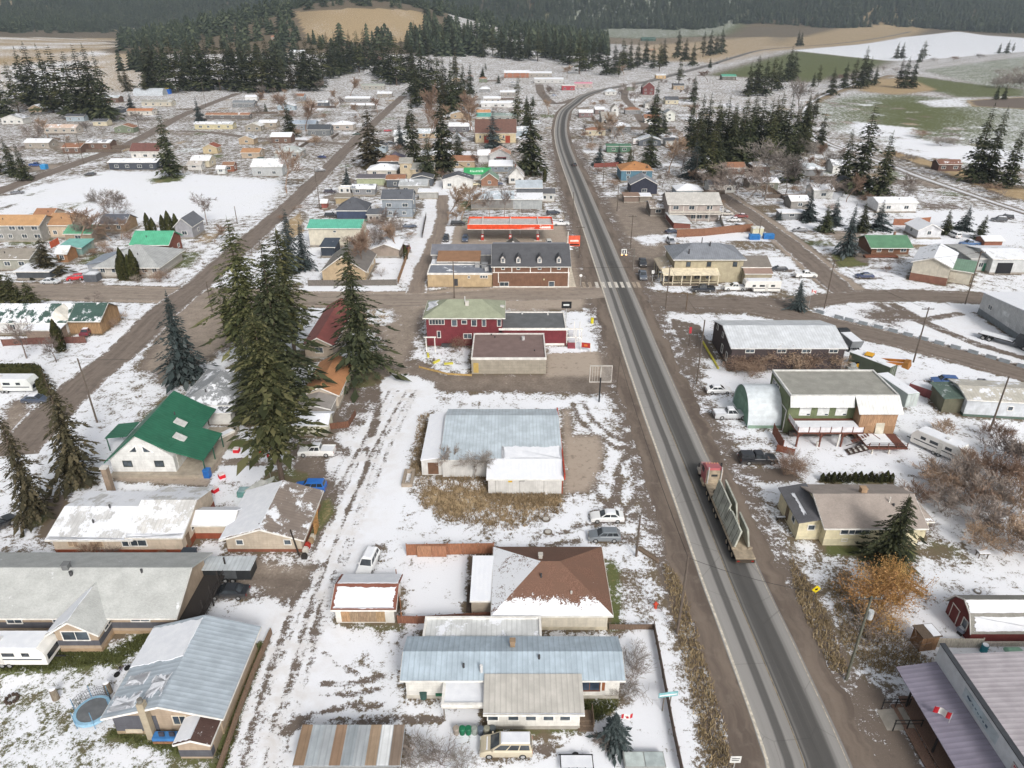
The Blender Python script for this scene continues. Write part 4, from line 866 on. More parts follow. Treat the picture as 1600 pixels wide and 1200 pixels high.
e = b.px(762, 905, 1139, d=abs(b.loc(800, 1139)[1])-.02, h=2.5, roof='shed', rise=.75, wall=wl, rm=RM('#b5b2ac'), base=plain('#a39f97'))
for u in (.06, .28, .47, .66, .84): b.win('f', u, 1.6, .95, .55)
b.snow(0, 0, 1, 0, .035, .04, .03, 5)
x0, y0 = b.loc(692, 1128); x1 = e['x0']-.05
b.vol(x0, x1, y0, y0+3.6, 2.3, 'flat', wall=siding('#cfc9bf'), rm=snowmat(), z0=1.9)
for px_ in (x0+.1, x1-.2): b.box('post', wood('#8d8478'), px_, px_+.12, y0+.1, y0+.22, 0, 1.9)
b.box('wall_panel', plain('#55504a'), x0+.2, x1, y0+3.3, y0+3.5, 0, 1.9)
for i, c_ in enumerate(('#9a9186', '#1f6a4a', '#1f6a4a', '#8d948f', '#5b6572', '#8a8a7c', '#51585c')):
    p = G(713+i*9.5, 1146); t = thing('rubbish_bin', ['tan', 'bright green', 'dark green', 'pale grey', 'blue-grey', 'olive', 'charcoal'][i]+' round bin in the row along the white house front', 'bin', (p.x, p.y, 0), 0, 'row of bins by the white house')
    MB().tube((0, 0, 0), (0, 0, .8), .27, .32, 10).build('body', plain(c_), t); MB().tube((0, 0, .8), (0, 0, .86), .34, .28, 10).build('lid', plain(c_, .5), t)
p = G(662, 1090); t = thing('rubbish_bin', 'lone dark green bin by the white house wall', 'bin', (p.x, p.y, 0)); MB().tube((0, 0, 0), (0, 0, .9), .35, .4, 10).build('body', plain('#3d5a55'), t); MB().tube((0, 0, .9), (0, 0, .97), .42, .3, 10).build('lid', plain('#34504b'), t)
bits('propane_tank_rack', 'low dark green rack against the white house wall', 'rack', 695, 1088, plain('#2f6a50'), [(-.9, .9, -.3, .3, .35, .75), (-.8, -.7, -.25, .25, 0, .35), (.7, .8, -.25, .25, 0, .35)])
bits('entry_steps', 'brown wooden steps at the side of the grey metal roof porch', 'steps', 912, 1132, wood('#7a6653'), [(-.6, .9, 0, 1.2, 0, .6), (-.6, .9, -.4, 0, 0, .4), (-.6, .9, -.8, -.4, 0, .2), (.85, .92, -.8, 1.2, .6, 1.5)], part='step')
# hip roofed house
b = Bld('house', 'cream house with red-brown hip roof streaked with snow', 'house', 775, 984)
rh = roofmat('#735344', 'shingle', 0.001); m = NT('patchy_snow_shingle'); p = m.pos(); g_ = m.new('NewGeometry'); sx = m.new('SeparateXYZ'); m.link(g_.outputs['True Normal'], sx.inputs[0]); so = m.new('SeparateXYZ'); m.link(m.coord(), so.inputs[0])
n1, n2, n3 = m.noise(p, .5, 3), m.noise(p, 2.2, 4, .7), m.noise(p, 8, 2); nn = m.math('ADD', m.math('ADD', m.math('MULTIPLY', n1, .3), m.math('MULTIPLY', n2, .4)), m.math('MULTIPLY', n3, .3))
west = m.step(sx.outputs[0], -.1, -.3); south = m.step(sx.outputs[1], -.1, -.3); low = m.math('MULTIPLY', south, m.step(so.outputs[2], 4.3, 2.6))
k_ = m.math('ADD', nn, m.math('ADD', m.math('MULTIPLY', west, .22), m.math('MULTIPLY', low, .30))); mk_ = m.step(k_, .645, .68); base_ = m.mix(m.step(n3, .4, .65), (.135, .072, .05), (.205, .115, .082)); base_ = m.mix(m.step(n1, .35, .65), base_, (.15, .085, .06))
m.bump(m.math('ADD', mk_, m.math('MULTIPLY', n3, .3)), .05, .5); rh = m.out(m.mix(mk_, base_, SNOW), .85)
v = b.px(775, 948, 984, d=10.6, h=2.55, roof='hip', rise=2.7, wall=siding('#d3c9b4', .25), rm=rh, base=plain('#c5bba6'), over=.5)
b.vent(.3, .7); b.vent(.75, .4, col='#d0ccc6', h=.3); b.win('f', .5, 2.2, .5, .22); b.chimney(5.2, 6.4, 4.0, 1.5, .45, '#b9b5ae')
b.px(737, 772, 962, d=7.2, h=2.3, roof='shed', rise=.25, wall=siding('#b3a48f'), rm=RM('#d8d8d8', .9), over=.15)
# snow covered garage
b = Bld('garage', 'small white garage with brown door and snowy roof beside the brown fence', 'garage', 526, 973)
v = b.px(526, 617, 973, yr=898, h=2.3, rise=1.0, wall=siding('#dcd8d0'), rm=roofmat('#7c4f42', 'shingle', .02), over=.35)
b.snow(0, .03, .97, .03, .9, seed=8, jag=.08); b.snow(1, .03, .99, .04, .97, seed=9)
for i, u in enumerate((.15, .30, .45, .60, .75)): b.panel('door_panel', 'f', u+.02, 1.1, 1.0, 1.9, wood(['#b98e60', '#a58a6a', '#a08467', '#a58a6a', '#b29063'][i]), .03)
fence('low brown board fence between the snowy garage and the cream house', [(622, 974), (652, 975), (770, 968)], 1.25, '#9a6248', 2.4)
fence('tall orange-brown fence behind the cream house yard', [(636, 868), (700, 867), (772, 866)], 1.9, '#a76a45', 2.2)
p = G(675, 868); bits('fence_gate', 'wide orange-brown double gate in the tall yard fence', 'gate', 675, 871, wood('#ad7350'), [('leaf', wood('#b07a55'), (-1.9, -.02, 0, .08, .1, 1.9)), ('leaf', wood('#ad7350'), (.02, 1.9, 0, .08, .1, 1.9))])
fence('orange-brown side fence beside the snowy garage', [(620, 905), (626, 950), (628, 972)], 1.5, '#b0713f', 2.0)
bits('timber_deck', 'weathered brown plank deck in the fenced snowy yard', 'deck', 742, 893, None, [('plank', wood('#6b5646'), (i*.42, i*.42+.38, 0, 4.6, 0, .18)) for i in range(7)])
bits('raised_walk', 'narrow dark plank walkway beside the cream house wing', 'walkway', 728, 957, None, [('plank', wood('#5a4a3e'), (0, .9, i*.5, i*.5+.45, 0, .15)) for i in range(9)])
# old metal-roofed building on the weedy lot
b = Bld('warehouse', 'old white building with pale blue-grey metal roof on the weedy lot', 'building', 690, 745)
wl = siding('#cfcdc9', .3, 'v'); b.px(692, 875, 745, d=15.0, h=3.1, rise=1.0, wall=wl, rm=RM('#b6c1c9', .06), over=.3, peak=.75); v = b.last
b.snow(0, .50, 1.0, .0, .30, seed=21); b.vol(v['x0']-3.2, v['x0']-.02, .5, 14.2, 2.6, 'shedx', .5, wall=wl, rm=RX('#dedede', .95), over=.1); L_ = b.last
b.panel('door_opening', 'f', .55, 1.2, 1.6, 2.1, plain('#6b5140', .9), .02, vv=L_)
e = b.px(763, 877, 771, d=4.1, h=2.55, roof='shed', rise=.6, wall=wl, rm=RM('#d9d9d9', .93), over=.25)
b.panel('yellow_notice', 'f', .30, 2.2, .6, .45, plain('#c9a82e'), .03); b.panel('dark_notice', 'f', .46, 2.35, .8, .35, plain('#4a4a48'), .03)
b.box('side_fascia', plain('#b0442f', .7, .3), e['x1']+.3, e['x1']+.5, e['y0']-.1, v['y1']+.3, 2.5, 3.5)
for i in (0, .33, .66): b.panel('seam', 'f', .1+i, 1.25, .05, 2.4, plain('#77736d'), .02, vv=e)
b.box('corner_board', plain('#8f4a36'), e['x1']+.02, e['x1']+.2, e['y0']-.05, e['y0']+.3, 0, 2.5)
# green roofed gable house
b = WB('house', 'white gable house with dark green metal roof and skylights', 'house', -60.6, 90.0)
gr = roofmat('#2f6650', 'metalx', 0); wl = siding('#dfe0de', .3); T = b.t
MB().box(-.1, 14.6, -1.0, 13.2, 0, .55).build('foundation', plain('#a79d8f'), T)
MB().prism([(0, .55), (9.6, .55), (9.6, 3.2), (5, 7.1), (0, 2.9)], 'y', 0, 13).build('wall', wl, T)
b.last = dict(x0=0, x1=9.6, y0=0, y1=13, h=3, z0=.55)
rm_ = MB(); A = [(-.75, -.6, 2.5), (4.95, -.6, 7.4), (4.95, 13.5, 7.4), (-.75, 13.5, 2.5)]; B = [(4.97, -.6, 7.4), (9.4, -.6, 4.7), (9.4, 13.5, 4.7), (4.97, 13.5, 7.4)]; C_ = [(9.42, -.6, 4.7), (14.4, -.6, 3.0), (14.4, 7.2, 3.0), (9.42, 7.2, 4.7)]; D_ = [(9.42, 7.2, 4.7), (11.3, 7.2, 3.9), (11.3, 13.5, 3.9), (9.42, 13.5, 4.7)]
for q in (A, B, C_, D_): rm_.slab(q, .15)
ro = rm_.build('roof', gr, T); b.last['roof'] = ro; b.last['planes'] = [A, B, C_]
for (x, y, z) in ((8.6, 6.6, 5.30), (9.8, 3.2, 4.68)): o = MB().slab([(x-.9, y-.7, z+.55), (x+.7, y-.7, z-.35), (x+.7, y+.7, z-.35), (x-.9, y+.7, z+.55)], .12).build('skylight', plain('#c9c9c6', .3), ro)
b.vent(.5, .6, 1, .1, .5); b.win('f', .26, 2.0, 1.2, .9, frame='#3c4340'); b.win('f', .76, 2.0, 1.2, .9, frame='#3c4340')
for s_ in (-1, 1): MB().prism([(4.9+s_*.4, 4.0), (4.9+s_*2.0, 4.0), (4.9+s_*.4, 5.4)], 'y', -.05, .02).build('window', plain('#e8e8e6'), T); MB().prism([(4.9+s_*.55, 4.12), (4.9+s_*1.6, 4.12), (4.9+s_*.55, 5.05)], 'y', -.07, -.055).build('pane', glass(), T)
MB().slab([(-4.2, 6.5, 2.5), (-.6, 6.5, 2.9), (-.6, 11, 2.9), (-4.2, 11, 2.5)], .12).build('carport_roof', gr, T)
for x, y in ((-4, 6.7), (-4, 10.8)): MB().box(x-.07, x+.07, y-.07, y+.07, 0, 2.4).build('carport_post', plain('#2f5a4a'), T)
for x, y in ((14.2, -.4), (14.2, 3.4), (14.2, 7.0)): MB().box(x-.07, x+.07, y-.07, y+.07, .5, 2.85).build('porch_post', plain('#2f5a4a'), T)
b.door('r', .12, 1.2, 2.0, '#c9c7c0'); b.win('r', .4, 2.0, 1.4, 1.0)
# long cream house with white metal roof
b = Bld('house', 'long cream house with white metal roof and red-brown base', 'house', 90, 868); wl = siding('#cdb9a0', .25); rb = plain('#8a4b36')
b.px(90, 212, 868, d=9.6, h=2.9, rise=1.2, wall=wl, rm=RM('#c4c4c4', .55), base=rb, baseh=1.0, over=.5); b.snow(0, 0, 1, 0, .10, .05, .06, 2); b.vent(.55, .95); b.vent(.45, .5)
b.win('f', .25, 2.0, 1.1, .8, frame='#cdb9a0', pane=plain('#a8937d')); b.win('f', .55, 2.0, 1.5, .8, frame='#cdb9a0', pane=plain('#a8937d')); b.win('f', .93, 2.0, 1.0, .8)
e = b.px(212, 290, 868, d=10.2, h=3.2, rise=1.7, wall=wl, rm=RM('#c9c8c6', .55), base=rb, baseh=1.0, over=.4); b.snow(0, 0, 1, 0, .12, .05, .06, 3); b.win('f', .12, 2.1, 2.2, .9); b.win('r', .35, 2.1, 1.2, .8); b.door('r', .15)
a = b.loc(304, 828); c_ = b.loc(357, 828); b.vol(e['x1']+.1, e['x1']+5.2, 3.4, 6.6, 2.5, 'gx', .8, wall=wl, rm=RM('#d5d5d5', .8), base=rb, baseh=.9); b.win('r', .5, 1.8, .9, .7)
p = G(180, 752); t = thing('chimney_stack', 'squat stone chimney standing behind the cream house roof', 'chimney', (p.x+1.2, p.y-3.2, 0)); MB().box(-.4, .4, -.4, .4, 0, 4.6).build('stack', plain('#8f7f70'), t); MB().box(-.5, .5, -.5, .5, 4.6, 4.75).build('cap', plain('#d0cdc8'), t)
bits('storage_bin', 'slate blue storage box at the corner of the cream house', 'box', 298, 873, plain('#4c5560'), [('body', plain('#4c5560'), (-.8, .8, -.5, .5, 0, 1.3)), ('lid', plain('#3d454e'), (-.9, .9, -.6, .6, 1.3, 1.4))])
# snowy garage with two black posts
b = Bld('garage', 'old cream garage with half snowy grey roof beside the lane', 'garage', 357, 862)
b.px(357, 473, 862, d=9.6, h=2.4, roof='gy', rise=1.6, wall=siding('#bfae97', .3), rm=RX('#857a72', .40), base=plain('#7d5140'), over=.6); b.win('f', .18, 1.6, .8, .7); b.win('f', .82, 1.6, .8, .7)
b.snow(0, 0, 1, 0, 1, .08, .03, 5)
for i, (x, y) in enumerate(((420, 858), (468, 868))):
    p = G(x, y); t = thing('old_post', 'leaning black post before the old cream garage, '+('by its middle' if i == 0 else 'by its lane corner'), 'post', (p.x, p.y, 0), 0, 'leaning black posts'); MB().tube((0, 0, -.3), (-.6, 0, 4.2), .12, .09, 7).build('post', wood('#3a322d'), t)
p = G(497, 832); t = thing('pallet_rack', 'orange timber rack leaning on the old cream garage', 'rack', (p.x, p.y, 0), .1)
for i in range(6): MB().bar((-.2, -1.2, .3+i*.42), (.0, 1.2, .45+i*.42), .06, .16).build('slat', wood('#c98f3c'), t)
for y in (-1.2, 0, 1.2): MB().bar((-.3, y, 0), (.1, y, 2.9), .1, .08).build('rail', wood('#b27f36'), t)
for i, (x, y) in enumerate(((478, 862), (481, 855), (486, 848), (476, 872), (489, 842))):
    bits('scrap_item', ['white tub', 'red crate', 'tan sack', 'black tyre-sized bundle', 'pale bucket'][i]+' among the scrap beside the old cream garage', 'scrap', x, y, plain(['#cfcac2', '#a5392e', '#9b8468', '#33302e', '#b9b3a8'][i]), [(-.35, .35, -.3, .3, 0, .5), (-.2, .25, -.2, .2, .5, .75)])
# covered utility trailer
p = G(362, 901); t = thing('cargo_trailer', 'dark cargo trailer with grey metal top by the black sedan', 'trailer', (p.x, p.y, 0), 0)
MB().box(-2.9, 2.9, -1.1, 1.1, .5, 2.1).build('body', plain('#2f3133', .5), t); MB().box(-3.1, 3.1, -1.25, 1.25, 2.1, 2.2).build('roof', RM('#b6bcc0', .1), t); MB().box(-.6, 1.2, -1.13, -1.1, .7, 1.9).build('door', plain('#4a4d50'), t); add_wheels(t, (-.3, .6), 1.1, .36)
# grey ranch house
b = Bld('house', 'long grey shingle ranch house with tan and slate walls', 'house', 0, 990); tan_ = siding('#b49c80', .25); sl_ = siding('#5c5d66', .25); sh_ = roofmat('#aeb0ae', 'shingle', .16)
b.px(-120, 278, 990, d=9.0, h=3.5, rise=2.0, wall=tan_, rm=sh_, base=plain('#a08a70'), over=.9); v = b.last
b.box('slate_band', sl_, v['x0'], v['x1']+.02, v['y0']-.03, v['y0']+.1, .9, 1.75); b.chimney(b.loc(118, 880, 5)[0], (v['y0']+v['y1'])/2, 5.0, 1.2, .7, '#6d6f70'); b.vent(.56, .85, r=.2); b.vent(.82, .9)
b.win('f', .87, 2.5, 2.0, 1.1); b.win('f', .57, 2.5, 2.2, 1.4); b.win('f', .38, 2.2, 1.6, 1.1)
ww = b.px(97, 161, 1018, d=4.2, h=3.3, roof='gy', rise=1.5, wall=tan_, rm=sh_, base=plain('#a08a70'), over=.6); b.box('slate_band', sl_, ww['x0']-.03, ww['x1']+.03, ww['y0']-.03, ww['y1'], .95, 1.7); b.win('f', .48, 2.4, 2.8, 1.2); b.win('r', .5, 2.3, 1.5, 1.1); b.snow(0, .0, 1, .02, .98, .06, .1, 7)
b.vol(ww['x0']+.01, ww['x1']-.01, ww['y1'], ww['y1']+4.0, 3.3, 'gy', 1.5, wall=tan_, rm=sh_, over=.59)
dk = wood('#3a3533')
for i in range(5): b.box('deck_post', dk, v['x1']+2.4, v['x1']+2.55, v['y0']-.6+i*2.4, v['y0']-.45+i*2.4, 0, 3.2)
b.box('deck', dk, v['x1']+.05, v['x1']+2.6, v['y0']-.7, v['y1'], 1.1, 1.25)
for z in (1.7, 2.1): b.box('deck_rail', dk, v['x1']+2.5, v['x1']+2.58, v['y0']-.6, v['y1'], z, z+.08)
for i in range(5): b.box('stair_tread', dk, v['x1']+.4, v['x1']+1.6, v['y0']-1.0-i*.32, v['y0']-.7-i*.32, .85-i*.2, .93-i*.2)
b.box('porch_lattice', plain('#2c2b2b'), v['x1']+.1, v['x1']+2.4, v['y0']-.55, v['y0']-.5, .1, 1.0)
# metal roofed outbuilding at lower left
b = WB('garage', 'tan and slate outbuilding with blue-grey metal roof half under snow', 'garage', -38.3, 45.9)
b.vol(0, 10.3, 0, 10.2, 3.0, 'gy', 1.5, wall=tan_, rm=roofmat('#a3adb6', 'metalx', 0), over=.65, base=plain('#9b8a72')); v = b.last
b.box('slate_band', sl_, -.03, 4.2, -.03, .1, .45, 2.6); b.snow(0, .0, 1, .50, .97, .09, .03, 11); b.snow(0, .05, .55, .04, .22, .05, .10, 12); b.snow(0, .62, .95, .10, .36, .05, .12, 13); b.snow(0, .1, .5, .28, .42, .04, .10, 14)
b.win('f', .62, 2.0, 1.2, 1.1, frame='#d8cdbb'); b.panel('cellar_hatch', 'f', .16, .45, 1.6, .5, plain('#c9bda8'), .08)
b.box('flue', plain('#a59a86'), 3.2, 3.85, -.75, -.1, 0, 5.0); MB().tube((3.5, -.4, 5.0), (3.5, -.4, 5.4), .26, .26, 10).build('flue_pipe', plain('#77756f'), b.t)
b.vol(7.2, 10.2, -2.6, -.02, 2.2, 'gy', .55, wall=tan_, rm=roofmat('#4d3a35', 'shingle', .25), over=.25); b.box('slate_band', sl_, 7.17, 10.23, -2.63, -2.0, .3, 1.2); b.snow(0, .0, 1, .02, .97, .06, .06, 15)
b.box('blue_tarp', plain('#3f79b4', .5), 3.95, 7.0, -1.2, -.4, .5, .9); b.box('bench_frame', wood('#9a6a42'), 4.0, 7.0, -1.25, -.3, .2, .48)
for x in (4.6, 5.6, 6.4): b.box('bicycle_frame', plain('#3c3c48'), x, x+.5, -1.0, -.9, .92, 1.5)
# trampoline
p = G(148, 1118); t = thing('trampoline', 'round trampoline with pale blue rim and sagging net', 'trampoline', (p.x, p.y, 0)); n = 20; rr = 1.75
rim_ = MB()
for i in range(n):
    a0, a1 = 6.283*i/n, 6.283*(i+1)/n
    rim_.add([(rr*math.cos(a0), rr*math.sin(a0), .8), (rr*math.cos(a1), rr*math.sin(a1), .8), (rr*.82*math.cos(a1), rr*.82*math.sin(a1), .84), (rr*.82*math.cos(a0), rr*.82*math.sin(a0), .84), (rr*1.02*math.cos(a0), rr*1.02*math.sin(a0), .5), (rr*1.02*math.cos(a1), rr*1.02*math.sin(a1), .5)], [(0, 1, 2, 3), (4, 5, 1, 0)])
rim_.build('rim_pad', plain('#8fb6cf', .5), t); MB().tube((0, 0, .77), (0, 0, .79), rr*.84, rr*.84, 20).build('mat', plain('#6a6d70', .6), t)
for i in range(6):
    a0 = 6.283*i/6; MB().tube((rr*math.cos(a0), rr*math.sin(a0), 0), (rr*1.02*math.cos(a0), rr*1.02*math.sin(a0), 2.4), .035, .035, 6).build('net_pole', plain('#6f9ab8'), t)
nm = MB(); rd = random.Random(4)
for i in range(24):
    a0, a1 = .3+2.9*i/24, .3+2.9*(i+1)/24
    for z in (1.0, 1.35, 1.7, 2.0): nm.bar((rr*math.cos(a0), rr*math.sin(a0), z+rd.uniform(-.1, .1)), (rr*math.cos(a1), rr*math.sin(a1), z+rd.uniform(-.1, .1)), .025, .025)
    nm.bar((rr*math.cos(a0), rr*math.sin(a0), .85), (rr*math.cos(a0+.05), rr*math.sin(a0+.05), 2.0), .02, .02)
nm.build('net', plain('#3c4148'), t)
for i, (x, y, lb) in enumerate(((88, 1092, 'snow capped log stump alone on the lawn'), (171, 1082, 'snow capped log stump behind the trampoline'))):
    p = G(x, y); t = thing('log_stump', lb, 'stump', (p.x, p.y, 0)); MB().tube((0, 0, -.1), (0, 0, 1.5), .36, .33, 11).build('log', wood('#8d7f6c'), t); MB().tube((0, 0, 1.5), (0, 0, 1.62), .35, .2, 11).build('snow', snowmat(), t)
p = G(19, 1093); t = thing('fire_pit', 'small dark ring fire pit on the speckled lawn', 'fire pit', (p.x, p.y, 0))
for i in range(10): MB().tube((.55*math.cos(.628*i), .55*math.sin(.628*i), 0), (.55*math.cos(.628*i), .55*math.sin(.628*i), .3), .17, .14, 6).build('stone', plain('#4c4038'), t)
p = G(192, 1052); t = thing('bicycle', 'dark purple bicycle leaning under the outbuilding eave', 'bicycle', (p.x, p.y, 0), .9)
for x in (-.55, .55): MB().tube((x, -.03, .33), (x, .03, .33), .33, .33, 12).build('wheel', RUB, t)
MB().bar((-.55, 0, .33), (0, 0, .75), .05, .05).bar((0, 0, .75), (.5, 0, .8), .05, .05).bar((.5, 0, .85), (.55, 0, .33), .05, .05).bar((0, 0, .3), (-.1, 0, .95), .05, .05).build('frame', plain('#4a3550'), t); MB().box(-.22, .05, -.08, .08, .95, 1.02).build('saddle', DKT, t)
fence('low weathered plank fence beside the blue-grey outbuilding', [(424, 990), (398, 1050), (372, 1120), (340, 1215)], .75, '#8a6f58', 3.0, th=.3)
fence('brown board fence along the highway side of the white house', [(1021, 984), (1030, 1030), (1041, 1090), (1052, 1150), (1066, 1215)], 1.25, '#6f5a4b', 2.4)
fence('low brown back fence joining the highway fence', [(952, 984), (985, 984), (1021, 984)], .9, '#7a6351', 2.4)
b = WB('shed', 'low shed with rusty striped sheet metal roof at the bottom edge', 'shed', *G(462, 1207).xy)
b.px(470, 622, 1212, d=3.2, h=1.9, roof='shed', rise=.5, wall=siding('#8f9090'), rm=RM('#9a9fa3', .0), trim=None)
v = b.last; q = [Vector(p) for p in v['planes'][0]]
for i in range(9):
    if i in (2, 5): continue
    u0, u1 = i/9+.004, (i+1)/9-.004; a = [q[0].lerp(q[1], u) for u in (u0, u1)]; c_ = [q[3].lerp(q[2], u) for u in (u1, u0)]
    MB().slab([p+Vector((0, 0, .02+.004*(i % 2))) for p in (a[0], a[1], c_[0], c_[1])], .015).build('roof_sheet', RM(['#85705c', '#9aa1a6', '#9aa1a6', '#8a7360', '#8d9499', '#8f969c', '#93806c', '#cfd2d4', '#7c6e62'][i]), v['roof'])
bits('glass_cold_frame', 'pale cold frame with translucent panes at the bottom edge', 'cold frame', 1006, 1196, plain('#b9bcb9'), [('frame', plain('#9b9d9b'), (-1.9, 1.9, -.7, .9, 0, .75)), ('pane', plain('#bcc6c4', .2), (-1.8, -.05, -.6, .8, .75, .8)), ('pane', plain('#aeb8b8', .2), (.05, 1.8, -.6, .8, .75, .8))])
t = bits('utility_trailer', 'black flat utility trailer frame at the bottom edge', 'trailer', 900, 1196, DKT, [('frame_rail', DKT, (-1.6, 1.6, -.75, -.67, .5, .6)), ('frame_rail', DKT, (-1.6, 1.6, .67, .75, .5, .6))]+[('crossbar', DKT, (-1.5+i*.75, -1.42+i*.75, -.67, .67, .5, .58)) for i in range(5)]+[('snow', snowmat(), (-1.4, 1.4, -.6, .6, .6, .63))]); add_wheels(t, (0,), .85, .3)
p = G(1040, 1110); t = thing('roadside_sign', 'teal and white sign on two posts by the brown fence', 'sign', (p.x, p.y, 0), .15)
for x in (-.35, .35): MB().box(x-.05, x+.05, -.05, .05, 0, 2.6).build('post', wood('#7a7168'), t)
MB().box(-1.0, 1.0, -.1, -.055, 2.1, 2.75).build('board', plain('#7fb0b5', .5), t); MB().box(-.9, .9, -.11, -.102, 2.3, 2.45).build('lettering', plain('#e8eeee'), t)
p = G(1145, 1205); t = thing('road_sign', 'small white road sign at the highway edge', 'sign', (p.x, p.y, 0)); MB().box(-.04, .04, -.04, .04, 0, 1.9).build('post', CHR, t); MB().box(-.5, .5, -.07, -.045, 1.3, 2.2).build('plate', plain('#d9d9d6', .5), t); MB().box(-.35, .35, -.08, -.072, 1.85, 1.95).box(-.35, .3, -.08, -.072, 1.6, 1.7).build('lettering', plain('#44464a'), t)
def flag(label, px, py, hpole, rot=0.0, sz=1.0, zoff=0.0, pz=0.0, world=None, name='flag', flat=0.3):
    p = Vector((*world, 0)) if world else G(px, py); t = thing(name, label, 'flag', (p.x, p.y, zoff), rot); MB().tube((0, 0, 0), (0, 0, hpole), .035, .025, 6).build('staff', plain('#b9bbbd', .4), t)
    def strip(x0, x1, nm, m):
        r = []; n = 5
        for i in range(n+1):
            x = x0+(x1-x0)*i/n; yy = .10*math.sin(x*5)*sz; r.append((x*sz, yy, hpole-.1-x*flat*sz)); r.append((x*sz, yy+.05, hpole-.1-.85*sz-x*flat*sz))
        MB().add(r, [(2*i, 2*i+1, 2*i+3, 2*i+2) for i in range(n)]).build(nm, m, t)
    rd_ = plain('#b3202b', .7); strip(.04, .42, 'red_band', rd_); strip(.42, 1.18, 'white_band', plain('#e8e6e2', .7)); strip(1.18, 1.6, 'red_band', rd_)
    MB().add([((.8+x)*sz, .10*math.sin((.8+x)*5)*sz-.02, hpole-.1-(.8+x)*flat*sz-.42*sz+z) for x, z in ((0, .28*sz), (.07, .1), (.25, .12), (.13, -.04), (.15, -.16), (0, -.12), (-.15, -.16), (-.13, -.04), (-.25, .12), (-.07, .1))], [tuple(range(10))]).build('leaf_emblem', rd_, t)
    return t
flag('red and white maple leaf flag by the small blue spruce', 966, 1162, 4.2, .3, .8)
# ---------------------------------------------------------------- near buildings, east of the highway
b = WB('house', 'pale yellow house with taupe shingle roof behind the golden bush', 'house', 41.0, 73.7); yl = siding('#dccfa2', .25); tp = roofmat('#988e87', 'shingle', 0)
b.vol(0, 12.3, 0, 8.6, 3.3, 'gx', 1.7, wall=yl, rm=tp, base=plain('#cfc7ab'), baseh=1.1, over=.6); v = b.last
b.win('f', .20, 2.4, 1.0, 1.0); b.win('f', .31, 2.4, 1.6, 1.0); b.win('f', .42, 2.4, .9, 1.0); b.win('f', .72, 2.5, 1.6, .9, frame='#b9ad86'); b.win('f', .22, .9, .6, .3)
b.chimney(6.4, 5.0, 4.3, 1.3, .75, '#a88d72'); b.vent(.72, .75, r=.1, h=.8, col='#d8d4cc'); b.vent(.75, .65, r=.16, h=.3)
e = b.vol(-3.1, -.02, 1.2, 8.4, 2.9, 'shedx', .65, wall=yl, rm=roofmat('#5c5c60', 'shingle', 0), base=plain('#cfc7ab'), over=.35); b.win('f', .55, 2.0, .8, .7); b.door('l', .45, col='#6a5a48'); b.win('l', .75, 2.0, .9, .8); b.snow(0, .3, .42, .15, .8, .05, .1, 4)
b.vol(12.32, 14.2, 1.5, 8.3, 2.9, 'hip', .9, wall=yl, rm=tp, over=.4); b.snow(0, .5, .95, .0, .3, .06, .2, 4)
for i in range(14):
    plant(CEDAR[i % 2], 'cedar_shrub', 'small dark cedar in the clipped row behind the yellow house', 'shrub', 1284+i*8.3, 752+(i % 3), h=1.5+.5*((i*7) % 5)/5, wid=1.6, group='cedar row behind the yellow house')
# green commercial building with raised deck
b = WB('commercial_building', 'green two storey building with white fascia, raised deck and plywood wing', 'building', 45.6, 102.3); gw = siding('#6d7a4e', .28); T = b.t
b.vol(0, 17.6, 0, 9.4, 6.9, 'flat', wall=gw, rm=roofmat('#97968f', 'tar', .06), trim='#d3d3d0'); v = b.last
MB().slab([(-.1, -.9, 5.3), (10.4, -.9, 5.3), (10.4, -.05, 7.0), (-.1, -.05, 7.0)], .12).build('metal_fascia', RM('#cfd1d1'), T)
MB().slab([(10.5, -2.6, 5.0), (17.7, -2.6, 5.0), (17.7, -.02, 7.1), (10.5, -.02, 7.1)], .12).build('metal_fascia', RM('#d4d5d4'), T)
MB().box(11.0, 17.0, -2.2, -.02, 0.6, 5.2).build('plywood_wing', wood('#b58a62', .5), T); MB().box(10.98, 17.02, -2.22, -.0, .3, 2.6).build('lower_boarding', siding('#a77b4e'), T)
for u in (.16, .33, .50): b.panel('white_shutter', 'f', u, 4.3, 1.9, 1.9, plain('#d4d6d6'), .05); b.panel('lower_pane', 'f', u+.035, 3.55, .5, .25, glass(), .08)
for u in (.18, .3, .4): b.win('l', u, 5.6, .9, .8)
b.panel('loading_door', 'l', .82, 2.0, 2.3, 3.6, siding('#5d6a42'), .05); MB().bar((-.08, 3.0, .2), (-.08, 3.0, 4.0), .1, .15).bar((-.08, .5, .2), (-.08, .5, 4.0), .1, .15).bar((-.08, .4, 4.0), (-.08, 3.1, 4.0), .1, .15).build('door_trim', plain(WHITE), T)
rw_ = wood('#7a4636'); MB().box(.2, 10.8, -4.6, -.05, 2.55, 2.8).build('deck', rw_, T); MB().box(.25, 10.7, -4.5, -.9, 2.8, 2.86).build('snow', snowmat(), T)
for i in range(7): MB().box(.2+i*1.75-.05, .2+i*1.75+.05, -4.62, -4.52, 2.8, 3.85).build('rail_post', rw_, T)
for i in range(6): MB().box(.28+i*1.75, 1.87+i*1.75, -4.59, -4.56, 2.92, 3.75).build('rail_panel', plain('#d8d5d8', .5), T)
for i in range(3): MB().box(.22, .26, -4.5+i*1.5, -3.15+i*1.5, 2.92, 3.75).build('rail_panel', plain('#d8d5d8', .5), T)
for x in (.5, 4.2, 7.7): MB().box(x-.12, x+.12, -4.45, -4.2, 0, 2.55).bar((x, -4.3, 1.7), (x-.8, -4.3, 2.5), .1, .1).bar((x, -4.3, 1.7), (x+.8, -4.3, 2.5), .1, .1).build('deck_post', rw_, T)
